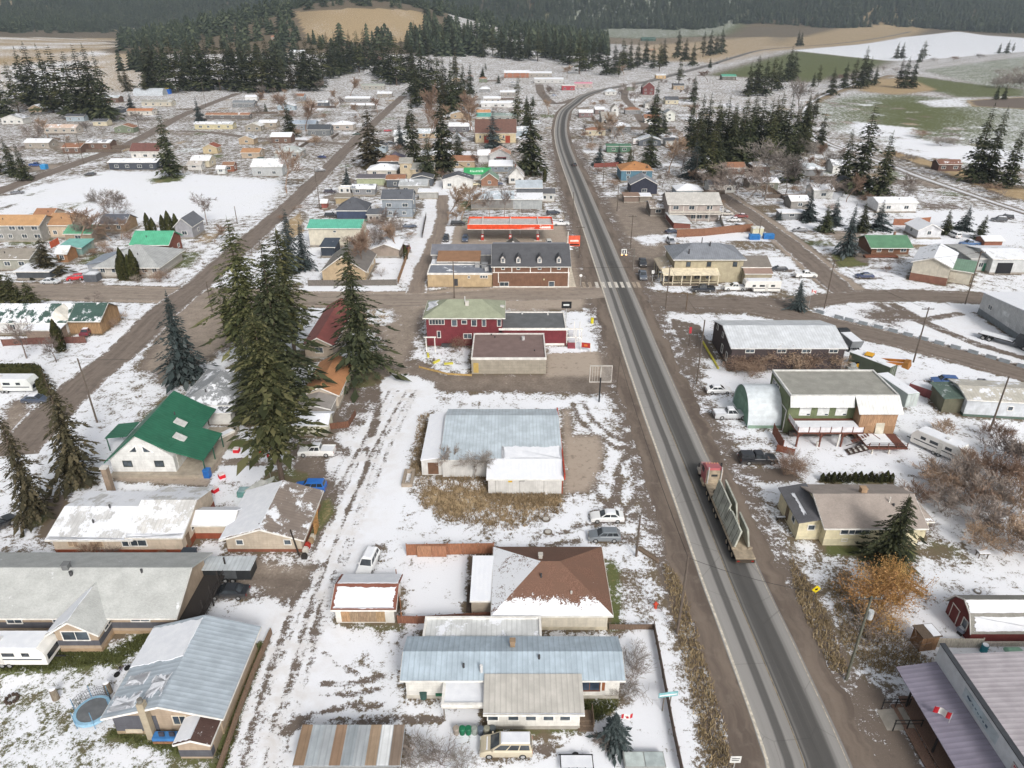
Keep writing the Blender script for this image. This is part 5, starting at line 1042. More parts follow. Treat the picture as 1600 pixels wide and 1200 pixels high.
MB().box(10.9, 17.2, -6.8, -2.3, 1.0, 1.2).build('lower_deck', rw_, T); MB().box(11.0, 15.5, -6.0, -2.4, 1.2, 1.27).build('snow', snowmat(), T)
for i in range(5): MB().box(11.0+i*1.5-.05, 11.0+i*1.5+.05, -6.8, -6.7, 1.2, 2.2).build('rail_post', rw_, T)
for z in (1.5, 1.85, 2.15): MB().box(11.0, 17.1, -6.77, -6.72, z, z+.06).build('deck_rail', plain('#2f2a28'), T)
for x in (11.8, 14.5): MB().box(x-.1, x+.1, -6.6, -6.4, 0, 1.0).build('deck_post', plain('#cfc9bf'), T)
for i in range(8): MB().box(8.0+i*.34, 8.36+i*.34, -6.9, -5.6, .12+i*.14, .20+i*.14).build('stair_tread', plain('#d9d7d2') if i % 2 else wood('#5b4a41'), T)
for y in (-6.95, -5.55): MB().bar((7.9, y, .9), (10.9, y, 2.1), .06, .1).bar((7.9, y, .1), (10.9, y, 1.1), .06, .22).build('stair_rail', plain('#3c312c'), T)
for i in range(7): MB().box(10.8-i*.36+.3, 11.1-i*.36+.3, -5.4, -4.62, 2.6-i*.2, 2.68-i*.2).build('stair_tread', wood('#7a4636'), T)
MB().bar((10.9, -5.45, 3.7), (13.2, -5.45, 2.1), .06, .1).build('stair_rail', rw_, T); MB().slab([(13.8, -2.5, 1.3), (15.2, -2.5, 1.3), (15.2, -2.25, 3.2), (13.8, -2.25, 3.2)], .06).build('leaning_board', plain('#c5bfb0'), T)
MB().box(.5, 7.5, -1.2, -.6, 0, .8).build('stacked_goods', plain('#55504c'), T)
MB().tube((7.2, -4.3, 0), (7.2, -4.3, 2.5), .16, .16, 8).tube((3.9, -4.3, 0), (3.9, -4.3, .9), .2, .2, 8).build('white_pipe', plain('#d2cfca'), T)
fence('rusty red sheet fence by the loading door of the green building', [(1207, 678), (1222, 705)], 2.0, '#8d4f36', 1.8)
fence('second short rusty red fence near the dark pickup with cap', [(1213, 705), (1240, 712)], 1.3, '#8d4f36', 1.6)
# quonset
p = Vector((40.0, 103.8, 0)); t = thing('quonset_hut', 'curved white metal quonset hut with green end wall', 'building', p)
prof = [(4.6*math.cos(math.pi*i/16), 5.6*math.sin(math.pi*i/16)) for i in range(17)]
ar = MB()
for i in range(16):
    (y0, z0), (y1, z1) = prof[i], prof[i+1]; ar.slab([(-.1, 4.6+y0, z0), (6.4, 4.6+y0, z0), (6.4, 4.6+y1, z1), (-.1, 4.6+y1, z1)], .08)
ar.build('arched_shell', plain('#c3cacf', .5, .12), t); MB().prism([(4.6+y*.985, z*.985) for y, z in prof], 'x', .05, .25).build('end_wall', siding('#6f9c85', .5, 'v'), t)
MB().box(.0, .05, 2.6, 6.6, 0, 3.4).build('door', siding('#79a78f', .6, 'v'), t); MB().box(-.02, 6.4, -.1, .1, 0, .5).build('skirt', plain('#7d9484'), t)
# dark building, white roof
b = WB('commercial_building', 'dark brown barn-like building with white metal roof behind the russet bushes', 'building', 42.9, 126.2); dw = siding('#4d4142', .4, 'v')
b.vol(0, 22, 0, 13.6, 4.8, 'gx', 1.7, wall=dw, rm=RM('#c9cdd2', .05), over=.35, trim='#d8d8d8')
for u in (.16, .44, .66, .9): b.win('f', u, 4.1, 1.6, .6)
for u in (.2, .5): b.win('l', u, 4.6, .9, .9)
b.win('l', .55, 1.9, 1.0, 1.6); b.win('l', .8, 1.7, 1.0, 1.6); b.panel('yellow_kerb', 'l', .5, .2, 13, .4, plain('#c7bd4a'), 2.2, th=.3)
# red gambrel barn
b = WB('barn', 'small red gambrel barn with snowy shingle roof and white trim', 'barn', *G(1512, 1004).xy); rdw = siding('#7e2c27', .3, 'v'); T = b.t; Lx = 8.5
gam = [(0, 0), (4.6, 0), (4.6, 1.9), (3.7, 3.4), (2.3, 4.1), (.9, 3.4), (0, 1.9)]
MB().prism([(y, z) for y, z in gam], 'x', 0, Lx).build('wall', rdw, T); ro = MB(); gs = roofmat('#8b8983', 'shingle', .0); PL = []
for (ya, za), (yb_, zb) in (((-.25, 1.55), (.85, 3.45)), ((.85, 3.45), (2.3, 4.22)), ((2.3, 4.22), (3.75, 3.45)), ((3.75, 3.45), (4.85, 1.55))): q = [(-.25, ya, za), (Lx+.2, ya, za), (Lx+.2, yb_, zb), (-.25, yb_, zb)]; ro.slab(q, .1); PL.append(q)
b.last = dict(x0=0, x1=Lx, y0=0, y1=4.6, h=2, z0=0, roof=ro.build('roof', gs, T), planes=PL); b.snow(0, .04, 1, .12, .9, .05, .06, 3); b.snow(1, .0, 1, .05, .95, .07, .04, 4)
tr = MB()
for (ya, za), (yb_, zb) in zip([(-.27, 1.5), (.85, 3.4), (2.3, 4.18), (3.75, 3.4)], [(.85, 3.4), (2.3, 4.18), (3.75, 3.4), (4.87, 1.5)]): tr.bar((-.3, ya, za), (-.3, yb_, zb), .06, .16)
tr.build('white_trim', plain(WHITE), b.last['roof']); b.panel('loft_door', 'l', .3, 1.1, 1.3, 1.9, rdw, .05); b.win('l', .72, 1.5, .8, 1.1); b.panel('door_trim', 'l', .3, 2.1, 1.5, .12, plain(WHITE), .07); b.panel('door_trim', 'l', .16, 1.1, .1, 2.0, plain(WHITE), .07); b.panel('door_trim', 'l', .44, 1.1, .1, 2.0, plain(WHITE), .07)
bits('lumber_stack', 'stack of pale boards along the red barn wall', 'lumber', 1572, 1009, wood('#b9ada0'), [('board', wood('#c4b9ac'), (-3.0, 3.0, -.2+.01*k, .1+.01*k, .12+.16*k, .26+.16*k)) for k in range(3)])
bits('outhouse', 'small wooden outhouse with snow dusted roof by the white fence', 'shed', 1441, 1008, None, [('wall', wood('#9a7148'), (-1.0, 1.0, -.8, .8, 0, 2.1)), ('roof', wood('#6b5a4a'), (-1.15, 1.15, -.95, .95, 2.1, 2.22)), ('snow', snowmat(), (.1, 1.05, -.85, .85, 2.22, 2.27)), ('door', wood('#8a643f'), (-.45, .45, -.84, -.8, .1, 1.9))], 8)
fence('weathered white panel fence beside the outhouse', [(1460, 1011), (1496, 1012), (1532, 1012)], 1.4, '#c9c0ae', 3.1, th=.08)
p = G(1536, 1018); t = thing('barrel', 'teal blue barrel at the barn corner', 'barrel', (p.x, p.y, 0)); MB().tube((0, 0, 0), (0, 0, 1.0), .36, .36, 12).build('drum', plain('#2e7f8c', .5), t); MB().tube((0, 0, 1.0), (0, 0, 1.08), .3, .3, 12).build('snow', snowmat(), t)
p = G(1583, 1018); t = thing('sled', 'upturned pale green plastic sled in the snow by the barn', 'sled', (p.x, p.y, 0)); MB().loft([[(-.9, -.4, 0), (.9, -.4, 0), (1.1, 0, 0), (.9, .4, 0), (-.9, .4, 0)], [(-.8, -.35, .3), (.8, -.35, .3), (.95, 0, .25), (.8, .35, .3), (-.8, .35, .3)], [(-.6, -.2, .42), (.6, -.2, .42), (.7, 0, .38), (.6, .2, .42), (-.6, .2, .42)]]).build('hull', plain('#9cc7ae', .4), t)
bits('garden_cart', 'grey-blue cart with snow by the red barn door', 'cart', 1503, 990, None, [('tray', plain('#8b93a3'), (-.6, .6, -.4, .4, .5, .9)), ('snow', snowmat(), (-.5, .5, -.3, .3, .9, .97)), ('leg', DKT, (-.5, -.4, -.3, .3, 0, .5)), ('leg', DKT, (.4, .5, -.3, .3, 0, .5))], 20)
bits('timber_bin', 'open timber compost bin by the bare shrub', 'bin', 1427, 921, None, [('board', wood('#b5854f'), (-1.4, 1.4, -.5, -.42, .1+.3*k, .35+.3*k)) for k in range(2)]+[('board', wood('#c08f55'), (-1.4, 1.4, .42, .5, .1+.3*k, .35+.3*k)) for k in range(2)]+[('snow', snowmat(), (-1.3, 1.3, -.4, .4, 0, .4))], -55)
p = G(1527, 925); t = thing('tyre', 'lone tyre lying in the snowy yard above the barn', 'tyre', (p.x, p.y, 0)); MB().tube((0, 0, 0), (0, 0, .2), .42, .42, 14).build('rubber', plain('#8b857d'), t); MB().tube((0, 0, .2), (0, 0, .22), .26, .26, 14).build('snow', snowmat(), t)
bits('garden_table', 'small snow topped table in the yard beside the yellow house', 'table', 1533, 870, None, [('top', wood('#7a6f60'), (-.7, .7, -.45, .45, .75, .85)), ('snow', snowmat(), (-.68, .68, -.43, .43, .85, .98)), ('leg', wood('#6a5f52'), (-.6, -.5, -.35, -.25, 0, .75)), ('leg', wood('#6a5f52'), (.5, .6, -.35, -.25, 0, .75)), ('leg', wood('#6a5f52'), (-.6, -.5, .25, .35, 0, .75)), ('leg', wood('#6a5f52'), (.5, .6, .25, .35, 0, .75))])
# store with lilac porch roof
b = WB('shop', 'shop with lilac ribbed roofs and tall white parapet sign wall', 'shop', 42.9, 30.0); T = b.t; li = roofmat('#a8a2a7', 'metalx', 0); lp = roofmat('#868190', 'metalx', 0); L_ = 21.0
MB().box(.4, 22, 0, L_-.2, 0, 5.0).build('wall', siding('#b5afae'), T)
MB().slab([(.45, -.2, 5.35), (22, -.2, 6.6), (22, L_-.2, 6.6), (.45, L_-.2, 5.35)], .12).build('roof', li, T)
MB().box(0, .4, -1, L_+.3, 3.6, 6.2).build('parapet', plain('#c9cdd0', .6, .1), T); MB().box(-.06, .46, -1, L_+.36, 6.2, 6.32).build('parapet_cap', plain('#3f4247'), T)
MB().slab([(-3.9, -1, 3.35), (-.02, -1, 4.1), (-.02, L_, 4.1), (-3.9, L_, 3.35)], .1).build('porch_roof', lp, T)
MB().box(-3.6, .38, -1, L_-1.3, .45, .65).build('deck', wood('#8a6a58'), T); MB().box(-4.6, -3.62, -1, L_-2.0, .15, .35).build('step', wood('#93705c'), T); MB().box(.3, .398, 0, L_-.3, .65, 3.6).build('shop_front', plain('#7b6354'), T)
for y in (4.5, 9.0, 13.5, 18.5): MB().box(-3.5, -3.35, y-.08, y+.08, .65, 3.3).build('porch_post', plain('#2c2a2c'), T)
for y0 in (16.2, 18.6):
    MB().box(-5.8, -3.0, y0-.03, y0+.03, 1.5, 1.58).box(-5.8, -3.0, y0-.03, y0+.03, 1.0, 1.06).build('ramp_rail', plain('#262626'), T)
    for x in (-5.7, -4.4, -3.1): MB().box(x-.04, x+.04, y0-.04, y0+.04, 0, 1.55).build('ramp_post', plain('#262626'), T)
MB().prism([(-6.2, 0), (-3.62, 0), (-3.62, .45)], 'y', 16.25, 18.55).build('ramp', plain('#9a948b'), T)
MB().box(-.03, -.005, 11.4, 16.6, 4.55, 5.75).build('sign_board', plain('#b8c3c8', .5), T)
sg = MB(); rd = random.Random(8)
def text(body, parent, mat, size, loc, rot, name='lettering', ext=.01):
    cu = bpy.data.curves.new(name, 'FONT'); cu.body = body; cu.size = size; cu.extrude = ext; cu.align_x = 'CENTER'; cu.align_y = 'CENTER'
    tmp = bpy.data.objects.new(name, cu); COL.objects.link(tmp); dg = bpy.context.evaluated_depsgraph_get(); me = bpy.data.meshes.new_from_object(tmp.evaluated_get(dg)); bpy.data.objects.remove(tmp); me.materials.clear(); me.materials.append(mat)
    o = obj(name, me, parent); o.location = loc; o.rotation_euler = rot; return o
b.last = None
MB().prism([(14.2, 4.6), (16.2, 5.75), (12.9, 5.75)], 'x', -.04, -.032).build('sign_emblem', plain('#aebcc2'), T)
bd = MB().box(-.05, -.005, 5.6, 9.2, 4.5, 5.5).build('red_notice', plain('#b9b6b4', .5), T)
mk = MB()
for i, w_ in enumerate((.5, .22, .2, .25, .2, .22, .18, .3)): mk.bar((-.045, 16.0-i*.42, 5.25-.03*i), (-.045, 16.0-i*.42-w_, 5.15+.1*(i % 2)-.03*i), .03, .10+.12*(i in (0, 7)))
mk.build('script_lettering', plain('#4c5f72'), T); mk = MB(); rd = random.Random(3)
for z, h_ in ((5.22, .22), (4.95, .16), (4.72, .12)):
    y = 9.0 if z > 5 else 8.7
    while y > (5.8 if z > 5 else 6.3): w_ = rd.uniform(.1, .2); mk.box(-.066, -.052, y-w_, y, z-h_/2, z+h_/2); y -= w_+rd.choice((.06, .06, .06, .2))
mk.build('red_lettering', plain('#b0343a'), T); MB().box(-.066, -.052, 8.85, 9.0, 4.62, 4.76).box(-.066, -.052, 5.8, 5.95, 4.62, 4.76).build('notice_emblem', plain('#2e2e30'), T)
MB().box(-.06, -.052, 5.6, 9.2, 5.44, 5.5).box(-.06, -.052, 5.6, 9.2, 4.5, 4.56).build('notice_border', plain('#3c3c3e'), T)
flag('red and white maple leaf flag on the lilac porch roof', 0, 0, 1.6, 2.2, .9, 3.5, world=(40.6, 44.3))
p = G(1270, 940); t = thing('warning_sign', 'yellow diamond road warning sign beside the highway', 'sign', (p.x, p.y, 0), .2); MB().box(-.04, .04, -.04, .04, 0, 2.0).build('post', wood('#77706a'), t)
MB().prism([(0, 1.4), (.6, 2.0), (0, 2.6), (-.6, 2.0)], 'y', -.07, -.045).build('plate', plain('#e0c817', .5), t); MB().box(-.18, .18, -.08, -.072, 1.85, 2.15).build('symbol', plain('#1d1d1d'), t)
# ---------------------------------------------------------------- middle distance: crossroads
b = Bld('restaurant', 'deep red two storey restaurant with sage hip roof and white windows', 'restaurant', 667, 540); rw2 = siding('#7d2530', .25)
b.px(668, 785, 540, d=9.0, h=6.4, roof='hip', rise=2.2, wall=rw2, rm=RS('#8f9480'), over=.6); v = b.last
b.snow(3, .1, .7, .05, .6, .06, .15, 3)
for u in (.06, .10, .14, .18, .22): b.win('f', u, 5.4, .5, 1.0, mull=False)
for u, w_, h_ in ((.37, 1.0, 1.3), (.50, 1.0, .8), (.63, 1.0, 1.3), (.76, .7, 1.4), (.96, .7, 1.4)): b.win('f', u, 5.2+(.2 if h_ < 1 else 0), w_, h_, mull=False)
b.win('f', .16, 2.6, .6, 1.4, mull=False); b.win('f', .54, 2.2, 1.6, 1.0); b.chimney(8.6, 3.0, 7.4, 1.3, .7, '#cfcac4'); b.vent(.5, .9, h=1.0, col='#cfcfcf'); b.chimney(16, 5, 5.8, 1.2, .8, '#c5c3c0')
for x, y in ((.2, -3.2), (2.0, -3.2)): b.box('porch_post', plain(WHITE), x, x+.18, y, y+.18, 0, 3.2)
b.box('porch_beam', plain(WHITE), -.1, 2.4, -3.25, -3.0, 3.2, 3.4); b.box('hedge_bench', plain('#4a4a4c'), 3.2, 5.4, -.9, -.3, 0, .7)
e = b.px(780, 884, 540, d=9.5, h=3.7, roof='flat', wall=rw2, rm=roofmat('#66686a', 'tar', .02)); x1 = e['x1']; b.vent(.35, .9, h=.5, col='#cccccc', r=.2); b.vent(.75, .85, h=.4, col='#cccccc', r=.18)
b.panel('white_skirt', 'f', .5, .3, 13.5, .5, plain(WHITE), .05)
for x in (x1+.1, x1+2.0, x1+3.2): b.box('pergola_post', plain(WHITE), x, x+.16, .2, .36, 0, 3.6); b.box('pergola_post', plain(WHITE), x, x+.16, 4.5, 4.66, 0, 3.6)
b.box('pergola_beam', plain(WHITE), x1, x1+3.5, .15, .4, 3.6, 3.85); b.box('pergola_beam', plain(WHITE), x1, x1+3.5, .2, .36, 1.7, 1.9); MB().bar((x1+2.1, .1, 1.8), (x1+3.2, .1, .7), .08, .12).bar((x1+2.1, .1, .7), (x1+3.2, .1, 1.8), .08, .12).build('cross_brace', plain(WHITE), b.t)
for i in range(4): b.box('entry_step', plain('#8a4750'), x1+.3, x1+1.9, -.5-i*.35, -.15-i*.35, 0, .8-i*.2)
p = G(884, 510); t = thing('menu_sign', 'black box sign on a post above the flat restaurant roof', 'sign', (p.x, p.y, 0)); MB().tube((0, 0, 0), (0, 0, 5.0), .09, .09, 8).build('post', CHR, t); MB().box(-1.1, 1.1, -.15, .15, 4.4, 5.9).build('box', plain('#1f2022'), t); MB().box(-.7, .6, -.16, -.152, 5.0, 5.4).build('lettering', plain('#cfd3d3'), t)
p = G(915, 548); t = thing('patio_sign', 'red and orange sign between two white posts on the snow bank', 'sign', (p.x, p.y, 0), -.25)
for x in (-1.0, 1.0): MB().box(x-.07, x+.07, -.07, .07, 0, 1.9).build('post', plain(WHITE), t)
MB().box(-.9, .9, -.03, .03, .7, 1.8).build('board', plain('#a8332e'), t); MB().box(-.35, .35, -.045, -.035, 1.0, 1.5).build('emblem', plain('#d87a3a'), t)
bits('yellow_parking_kerb', 'yellow painted post on the restaurant snow bank', 'bollard', 925, 505, None, [('block', plain('#c8bd2a'), (-.3, .3, -.25, .25, 0, 1.3))])
for i, (x, y) in enumerate(((669, 556), (682, 566), (701, 569))): bits('parking_block', ['yellow block nearest the restaurant wall', 'middle yellow block on the snowy restaurant lawn', 'yellow block nearest the flat brown roofed building'][i], 'parking block', x, y, None, [('block', plain('#c9c04f'), (-.9, .9, -.22, .22, 0, .35))], 90-i*45+10)
b = Bld('commercial_building', 'flat brown roofed beige block building below the red restaurant', 'building', 737, 583)
b.px(737, 853, 584, d=12.0, h=3.2, roof='flat', wall=siding('#a09684', .6), rm=roofmat('#7c6a66', 'tar', .02), trim='#d6d3cf'); b.vent(.25, .95, h=.3); b.vent(.7, .75, h=.8, r=.35, col='#b8b8b8'); b.vent(.3, .85, h=.3); b.panel('side_door', 'f', .06, 1.3, 1.0, 2.1, plain('#b59b5c')); b.vent(.85, .3, h=.3)
fence('white board strip fence before the snowy restaurant lawn', [(655, 575), (700, 586), (737, 588)], .5, '#c9a24f', 3)
# sign frame
p = G(936, 628); t = thing('sign_frame', 'empty white framed billboard on a dark post by the highway', 'sign', (p.x, p.y, 0)); MB().box(-.12, .12, -.12, .12, 0, 5).build('post', DKT, t); wh = plain('#b5b0aa')
MB().box(-2.0, 2.0, -.1, .1, 4.0, 4.15).box(-2.0, 2.0, -.1, .1, 7.2, 7.35).box(-2.0, -1.85, -.1, .1, 4.15, 7.2).box(1.85, 2.0, -.1, .1, 4.15, 7.2).box(-.1, .1, -.1, .1, 4.15, 7.2).build('frame', wh, t)
for i in range(8): MB().box(.25+i*.2, .31+i*.2, -.04, .04, 4.15, 7.2).build('slat', wh, t)
for i in range(3): MB().box(-1.5+i*.45, -1.44+i*.45, -.04, .04, 4.15, 7.2).build('slat', wh, t)
# general store
b = Bld('general_store', 'brown store with charcoal roof, four small dormers and white trim', 'shop', 770, 448); bw = siding('#80583f', .25)
b.px(770, 889, 449, d=11.5, h=5.6, rise=3.4, wall=bw, rm=RS('#55565a'), over=.35, peak=.72); v = b.last; wd = v['x1']; q = v['planes'][0]
for u in (.135, .335, .61, .86):
    x = wd*u; o = MB().prism([(x-.55, 6.2), (x+.55, 6.2), (x+.55, 7.5), (x, 8.2), (x-.55, 7.5)], 'y', .35, 2.4).build('dormer', plain('#cfcbc6'), v['roof']); MB().box(x-.3, x+.3, .30, .34, 6.5, 7.4).build('dormer_window', glass((.10, .11, .12)), v['roof']); MB().slab([(x-.8, .1, 7.3), (x, .1, 8.35), (x, 3.0, 8.35), (x-.8, 3.0, 7.3)], .1).slab([(x, .1, 8.35), (x+.8, .1, 7.3), (x+.8, 3.0, 7.3), (x, 3.0, 8.35)], .1).build('dormer_roof', RS('#4e4f53'), v['roof'])
    b.win('f', u, 5.2, .7, .7, mull=False)
for u in (.02, .25, .49, .755, .985): b.panel('trim_board', 'f', u, 4.9, .22, 1.6, plain(WHITE), .06)
b.panel('trim_band', 'f', .5, 4.0, wd, .22, plain(WHITE), .07); b.panel('trim_board', 'f', .075, 2.6, .2, 2.6, plain(WHITE), .06); b.panel('trim_board', 'f', .99, 2.0, .3, 4.0, plain(WHITE), .06); b.panel('base_band', 'f', .5, .15, wd, .3, plain('#d9d6d0'), .08)
b.win('f', .15, .9, 2.2, 1.0); b.win('f', .77, .9, 1.3, 1.3, mull=False); b.panel('wall_lamp', 'f', .67, 2.2, .3, .4, plain('#cfc9a8'), .2)
b.box('concrete_walk', plain('#cfc6b6'), v['x1']+.02, v['x1']+1.8, 0, 24, 0, .12)
e = b.vol(v['x0'], v['x1'], v['y1']+.1, v['y1']+11.5, 4.6, 'gx', 1.8, wall=siding('#8f8f92'), rm=RS('#77787e'), over=.3, peak=.6); b.snow(0, .93, 1, .1, .9, .06, .3, 4)
b.vol(v['x0']+3, v['x0']+7.5, e['y1']-3, e['y1']+1, 4.6, 'gy', 1.8, wall=siding('#8f8f92'), rm=RS('#5c5852'), over=.4)
w0 = b.loc(669, 447); b.vol(w0[0], -.1, 0, 7.5, 3.4, 'flat', wall=siding('#c2a474', .4), rm=roofmat('#7d828c', 'tar', .25)); f_ = b.last; b.panel('service_door', 'f', .44, 1.2, .9, 1.9, plain('#45464a')); b.win('f', .64, 2.6, .4, .6); 
for u in (.83, .87, .91): b.win('f', u, 2.7, .5, .6, mull=False)
b.chimney(w0[0]+14.6, 5.0, 3.4, 1.3, 1.6, '#8d8f92'); b.chimney(w0[0]+12.6, 5.8, 3.4, .9, 1.2, '#a8a8a8'); b.chimney(w0[0]+15.2, 2.6, 3.4, .9, 1.0, '#b5b5b5')
g_ = b.vol(w0[0]+1.8, w0[0]+13.2, 7.6, 14, 4.2, 'shed', 1.0, wall=siding('#8f8f92'), rm=RS('#8a6a52'), over=.1); b.vol(w0[0]-.2, v['x0']-.3, 14.2, 22.5, 4.2, 'gx', 1.6, wall=siding('#8f8f92'), rm=RS('#70727a'), over=.3)
b.box('snow_pile', snowmat(), w0[0], w0[0]+1.7, 8, 13, 0, 3.3)
# gas station canopy
t0 = Vector((-13.3, 214.5, 0)); cw = 25.6; t = thing('fuel_canopy', 'long orange and white fuel station canopy on three white columns', 'canopy', (t0.x, t0.y, 0)); og = plain('#d8502e', .5); zc = 5.4
fr = MB().box(-.3, cw+.3, -.1, .1, zc-1.0, zc+.6).build('front_fascia', og, t); MB().box(-.3, cw+.3, 10.0, 10.2, zc-.75, zc+.35).build('rear_fascia', og, t)
for x in (-.3, cw+.1): MB().box(x, x+.2, .1, 10.0, zc-.75, zc+.35).build('side_fascia', og, t)
MB().box(-.1, cw+.1, .1, 10.0, zc-.3, zc-.15).build('deck', roofmat('#b9b9b6', 'metal', .25), t); MB().box(-.32, cw+.32, -.14, -.102, zc+.5, zc+.64).box(-.32, cw+.32, -.14, -.102, zc-1.05, zc-.93).build('white_edge', plain(WHITE), t)
MB().prism([(cw*.62, zc-.66), (cw*.98, zc-.66), (cw*.98, zc-.05), (cw*.80, zc-.4)], 'y', -.15, -.102).build('white_swoosh', plain('#e3ddd8'), t)
text('Tempo', t, plain('#f0ece6'), 1.15, (cw*.91, -.16, zc-.10), (math.pi/2, 0, 0)); MB().prism([(cw*.78, zc-.66), (cw*.86, zc-.66), (cw*.82, zc+.1)], 'y', -.156, -.151).build('emblem', plain('#c8402a'), t)
for u in (.16, .5, .835):
    x = cw*u; MB().box(x-.3, x+.3, 4.2, 4.8, 0, zc-.3).build('column', plain('#e2e0dc'), t); MB().box(x-.12, x+.12, .1, 9.99, zc-.14, zc+.3).build('roof_beam', plain('#d8d8d5'), t)
    q = thing('fuel_pump', ['leftmost red and white fuel pump under the canopy', 'middle red and white fuel pump under the canopy', 'rightmost red and white fuel pump under the canopy'][(.16, .5, .835).index(u)], 'fuel pump', (t0.x+x, t0.y+3.2, 0)); MB().box(-1.2, 1.2, -.5, .5, 0, .2).build('island', plain('#b7b2aa'), q); MB().box(-.45, .45, -.3, .3, .2, 2.0).build('cabinet', plain('#b3392f'), q); MB().box(-.3, .3, -.32, -.302, 1.2, 1.8).build('display', plain('#d6d6d2'), q)
MB().tube((cw*.62, 10.6, 0), (cw*.62, 10.6, 10), .08, .05, 6).build('mast', plain('#d8d8d8'), t)
p = G(896, 408); t = thing('price_sign', 'orange and white fuel price sign beside the store', 'sign', (p.x, p.y, 0)); MB().box(-1.9, -1.7, -.1, .1, 0, 8.5).build('post', plain(WHITE), t); MB().box(-1.6, 1.6, -.15, .15, 4.4, 7.4).build('board', plain('#e0674c', .5), t); MB().box(-1.4, 1.4, -.17, -.152, 4.6, 5.1).build('price_strip', plain('#4a2420'), t); MB().box(-1.2, 1.2, -.17, -.152, 5.7, 6.2).build('lettering', plain('#f0d9d0'), t)
# tan hotel
b = Bld('hotel', 'tan two storey inn with grey hip roof and cream porch', 'building', 1050, 441); tw = siding('#b3a683', .3); b.px(1051, 1157, 441, d=11.5, h=6.2, roof='hip', rise=2.6, wall=tw, rm=RM('#7f838a'), over=.6, win=None); v = b.last
for u in (.2, .5, .88): b.win('f', u, 4.9, 1.0, 1.2, frame='#5d5447')
b.vent(.15, .35, h=1.2, r=.2); b.vent(.6, .8, h=1.0, r=.2); b.vent(.35, .98, h=1.5)
MB().slab([(-3.2, -3.2, 3.0), (11.5, -3.2, 3.0), (11.5, -.02, 3.9), (-3.2, -.02, 3.9)], .15).build('porch_roof', plain('#d9cdb4'), b.t); MB().slab([(-3.2, -.02, 3.0), (-.02, -.02, 3.9), (-.02, 11, 3.9), (-3.2, 11, 3.0)], .15).build('porch_roof', RM('#b8aa94', .3), b.t)
for i in range(7): b.box('porch_post', plain('#d6cbb4'), -3.0+i*2.35, -2.8+i*2.35, -3.0, -2.8, 0, 2.95)
for i in range(5): b.box('porch_post', plain('#d6cbb4'), -3.0, -2.8, -2.6+i*3.2, -2.4+i*3.2, 0, 2.95)
b.box('porch_rail', plain('#cfc4ac'), -3.0, 11.3, -3.0, -2.92, .8, .95); b.box('porch_floor', wood('#7d6f5e'), -3.1, 11.4, -3.1, -.02, 0, .3)
for u in (.15, .35, .52): b.win('f', u, 1.7, 1.4, 1.5, frame='#cfc4ac', pane=glass((.05, .055, .06)))
e = b.px(1157, 1199, 441, d=9, h=4.2, roof='gx', rise=1.5, wall=tw, rm=RS('#7a746e', .1), over=.4); b.win('f', .25, 1.7, 1.6, 1.3); b.win('f', .75, 1.7, 1.6, 1.3)
b.vol(e['x0']+.1, e['x1'], -2.4, -.05, 3.1, 'shed', .9, wall=siding('#a89b7c'), rm=RS('#8f7a70', .1), over=.2)
# two storey grey house north of the inn
b = Bld('house', 'pale grey two storey house with wide balcony and grey metal roof', 'house', 1040, 345); pk = siding('#b0a29b', .3); b.px(1043, 1122, 345, d=12, h=5.8, rise=2.4, wall=pk, rm=RM('#bdbab5'), over=.6); v = b.last
b.box('balcony', plain('#c8c2ba'), v['x0'], v['x1'], -2.2, -.02, 2.6, 2.85); b.box('balcony_rail', plain('#b9b2a8'), v['x0'], v['x1'], -2.2, -2.12, 3.3, 3.85)
for i in range(5): b.box('balcony_post', plain('#d0cbc4'), v['x0']+i*(v['x1']-.2)/4, v['x0']+.2+i*(v['x1']-.2)/4, -2.15, -2.0, 0, 5.6)
for u in (.14, .45, .8): b.win('f', u, 4.5, 1.8, 1.2)
for u in (.3, .5, .62, .78): b.win('f', u, 1.5, 1.6, 1.5)
simple('long narrow shed with white lean-to roof running toward the highway', 1052, 1078, 359, 13, 2.4, 'shedx', -.4, '#8a4a3a', RX('#cdd0d2', .2), (0, 0, 0), name='shed', cat='shed')
fence('tall brown yard fence behind the tan inn', [(1057, 371), (1100, 369), (1146, 364), (1174, 362)], 2.6, '#8f5f42', 3.2)
fence('grey board fence beside the inn yard junk', [(1124, 345), (1130, 362)], 2.2, '#8d867c', 3)
for i, (x, y) in enumerate(((1178, 374), (1200, 373))): bits('dumpster', ['blue dumpster nearer the inn', 'blue dumpster nearer the street'][i], 'dumpster', x, y, None, [('bin', plain('#2f74b5', .5), (-1.6, 1.6, -.9, .9, .1, 1.5)), ('lid', plain('#3a80bf', .5), (-1.65, 1.65, -.95, .95, 1.5, 1.6)), ('front_plate', plain('#2867a4'), (-1.2, 1.2, -.97, -.9, .4, 1.2))], group='blue dumpsters')
bits('beige_shed', 'small pale yellow shed behind the blue dumpsters', 'shed', 1182, 366, None, [('wall', siding('#cfc9a4'), (-1.7, 1.7, -1.2, 1.2, 0, 2.2)), ('roof', RM('#d5d4c4', .5), (-1.8, 1.8, -1.3, 1.3, 2.2, 2.35))])
simple('dark navy gabled house before the blue house', 985, 1026, 305, 9, 4.2, 'gy', 2.6, '#34384a', RS('#83868c', .15), (1, 0, 0))
simple('blue house with orange-brown hip roof edged in snow', 970, 1018, 284, 13, 4.6, 'hip', 2.6, '#4d8199', RS('#a8784f', .12), (2, 0, 0))
fence('reddish fence beside the blue house', [(928, 262), (950, 261), (966, 260)], 2, '#8f4a40', 4)
simple('flat tan roofed shed in front of the navy house', 975, 998, 317, 5, 2.4, 'shed', .3, '#8a7466', RS('#8a7466'), (0, 0, 0), name='shed', cat='shed')
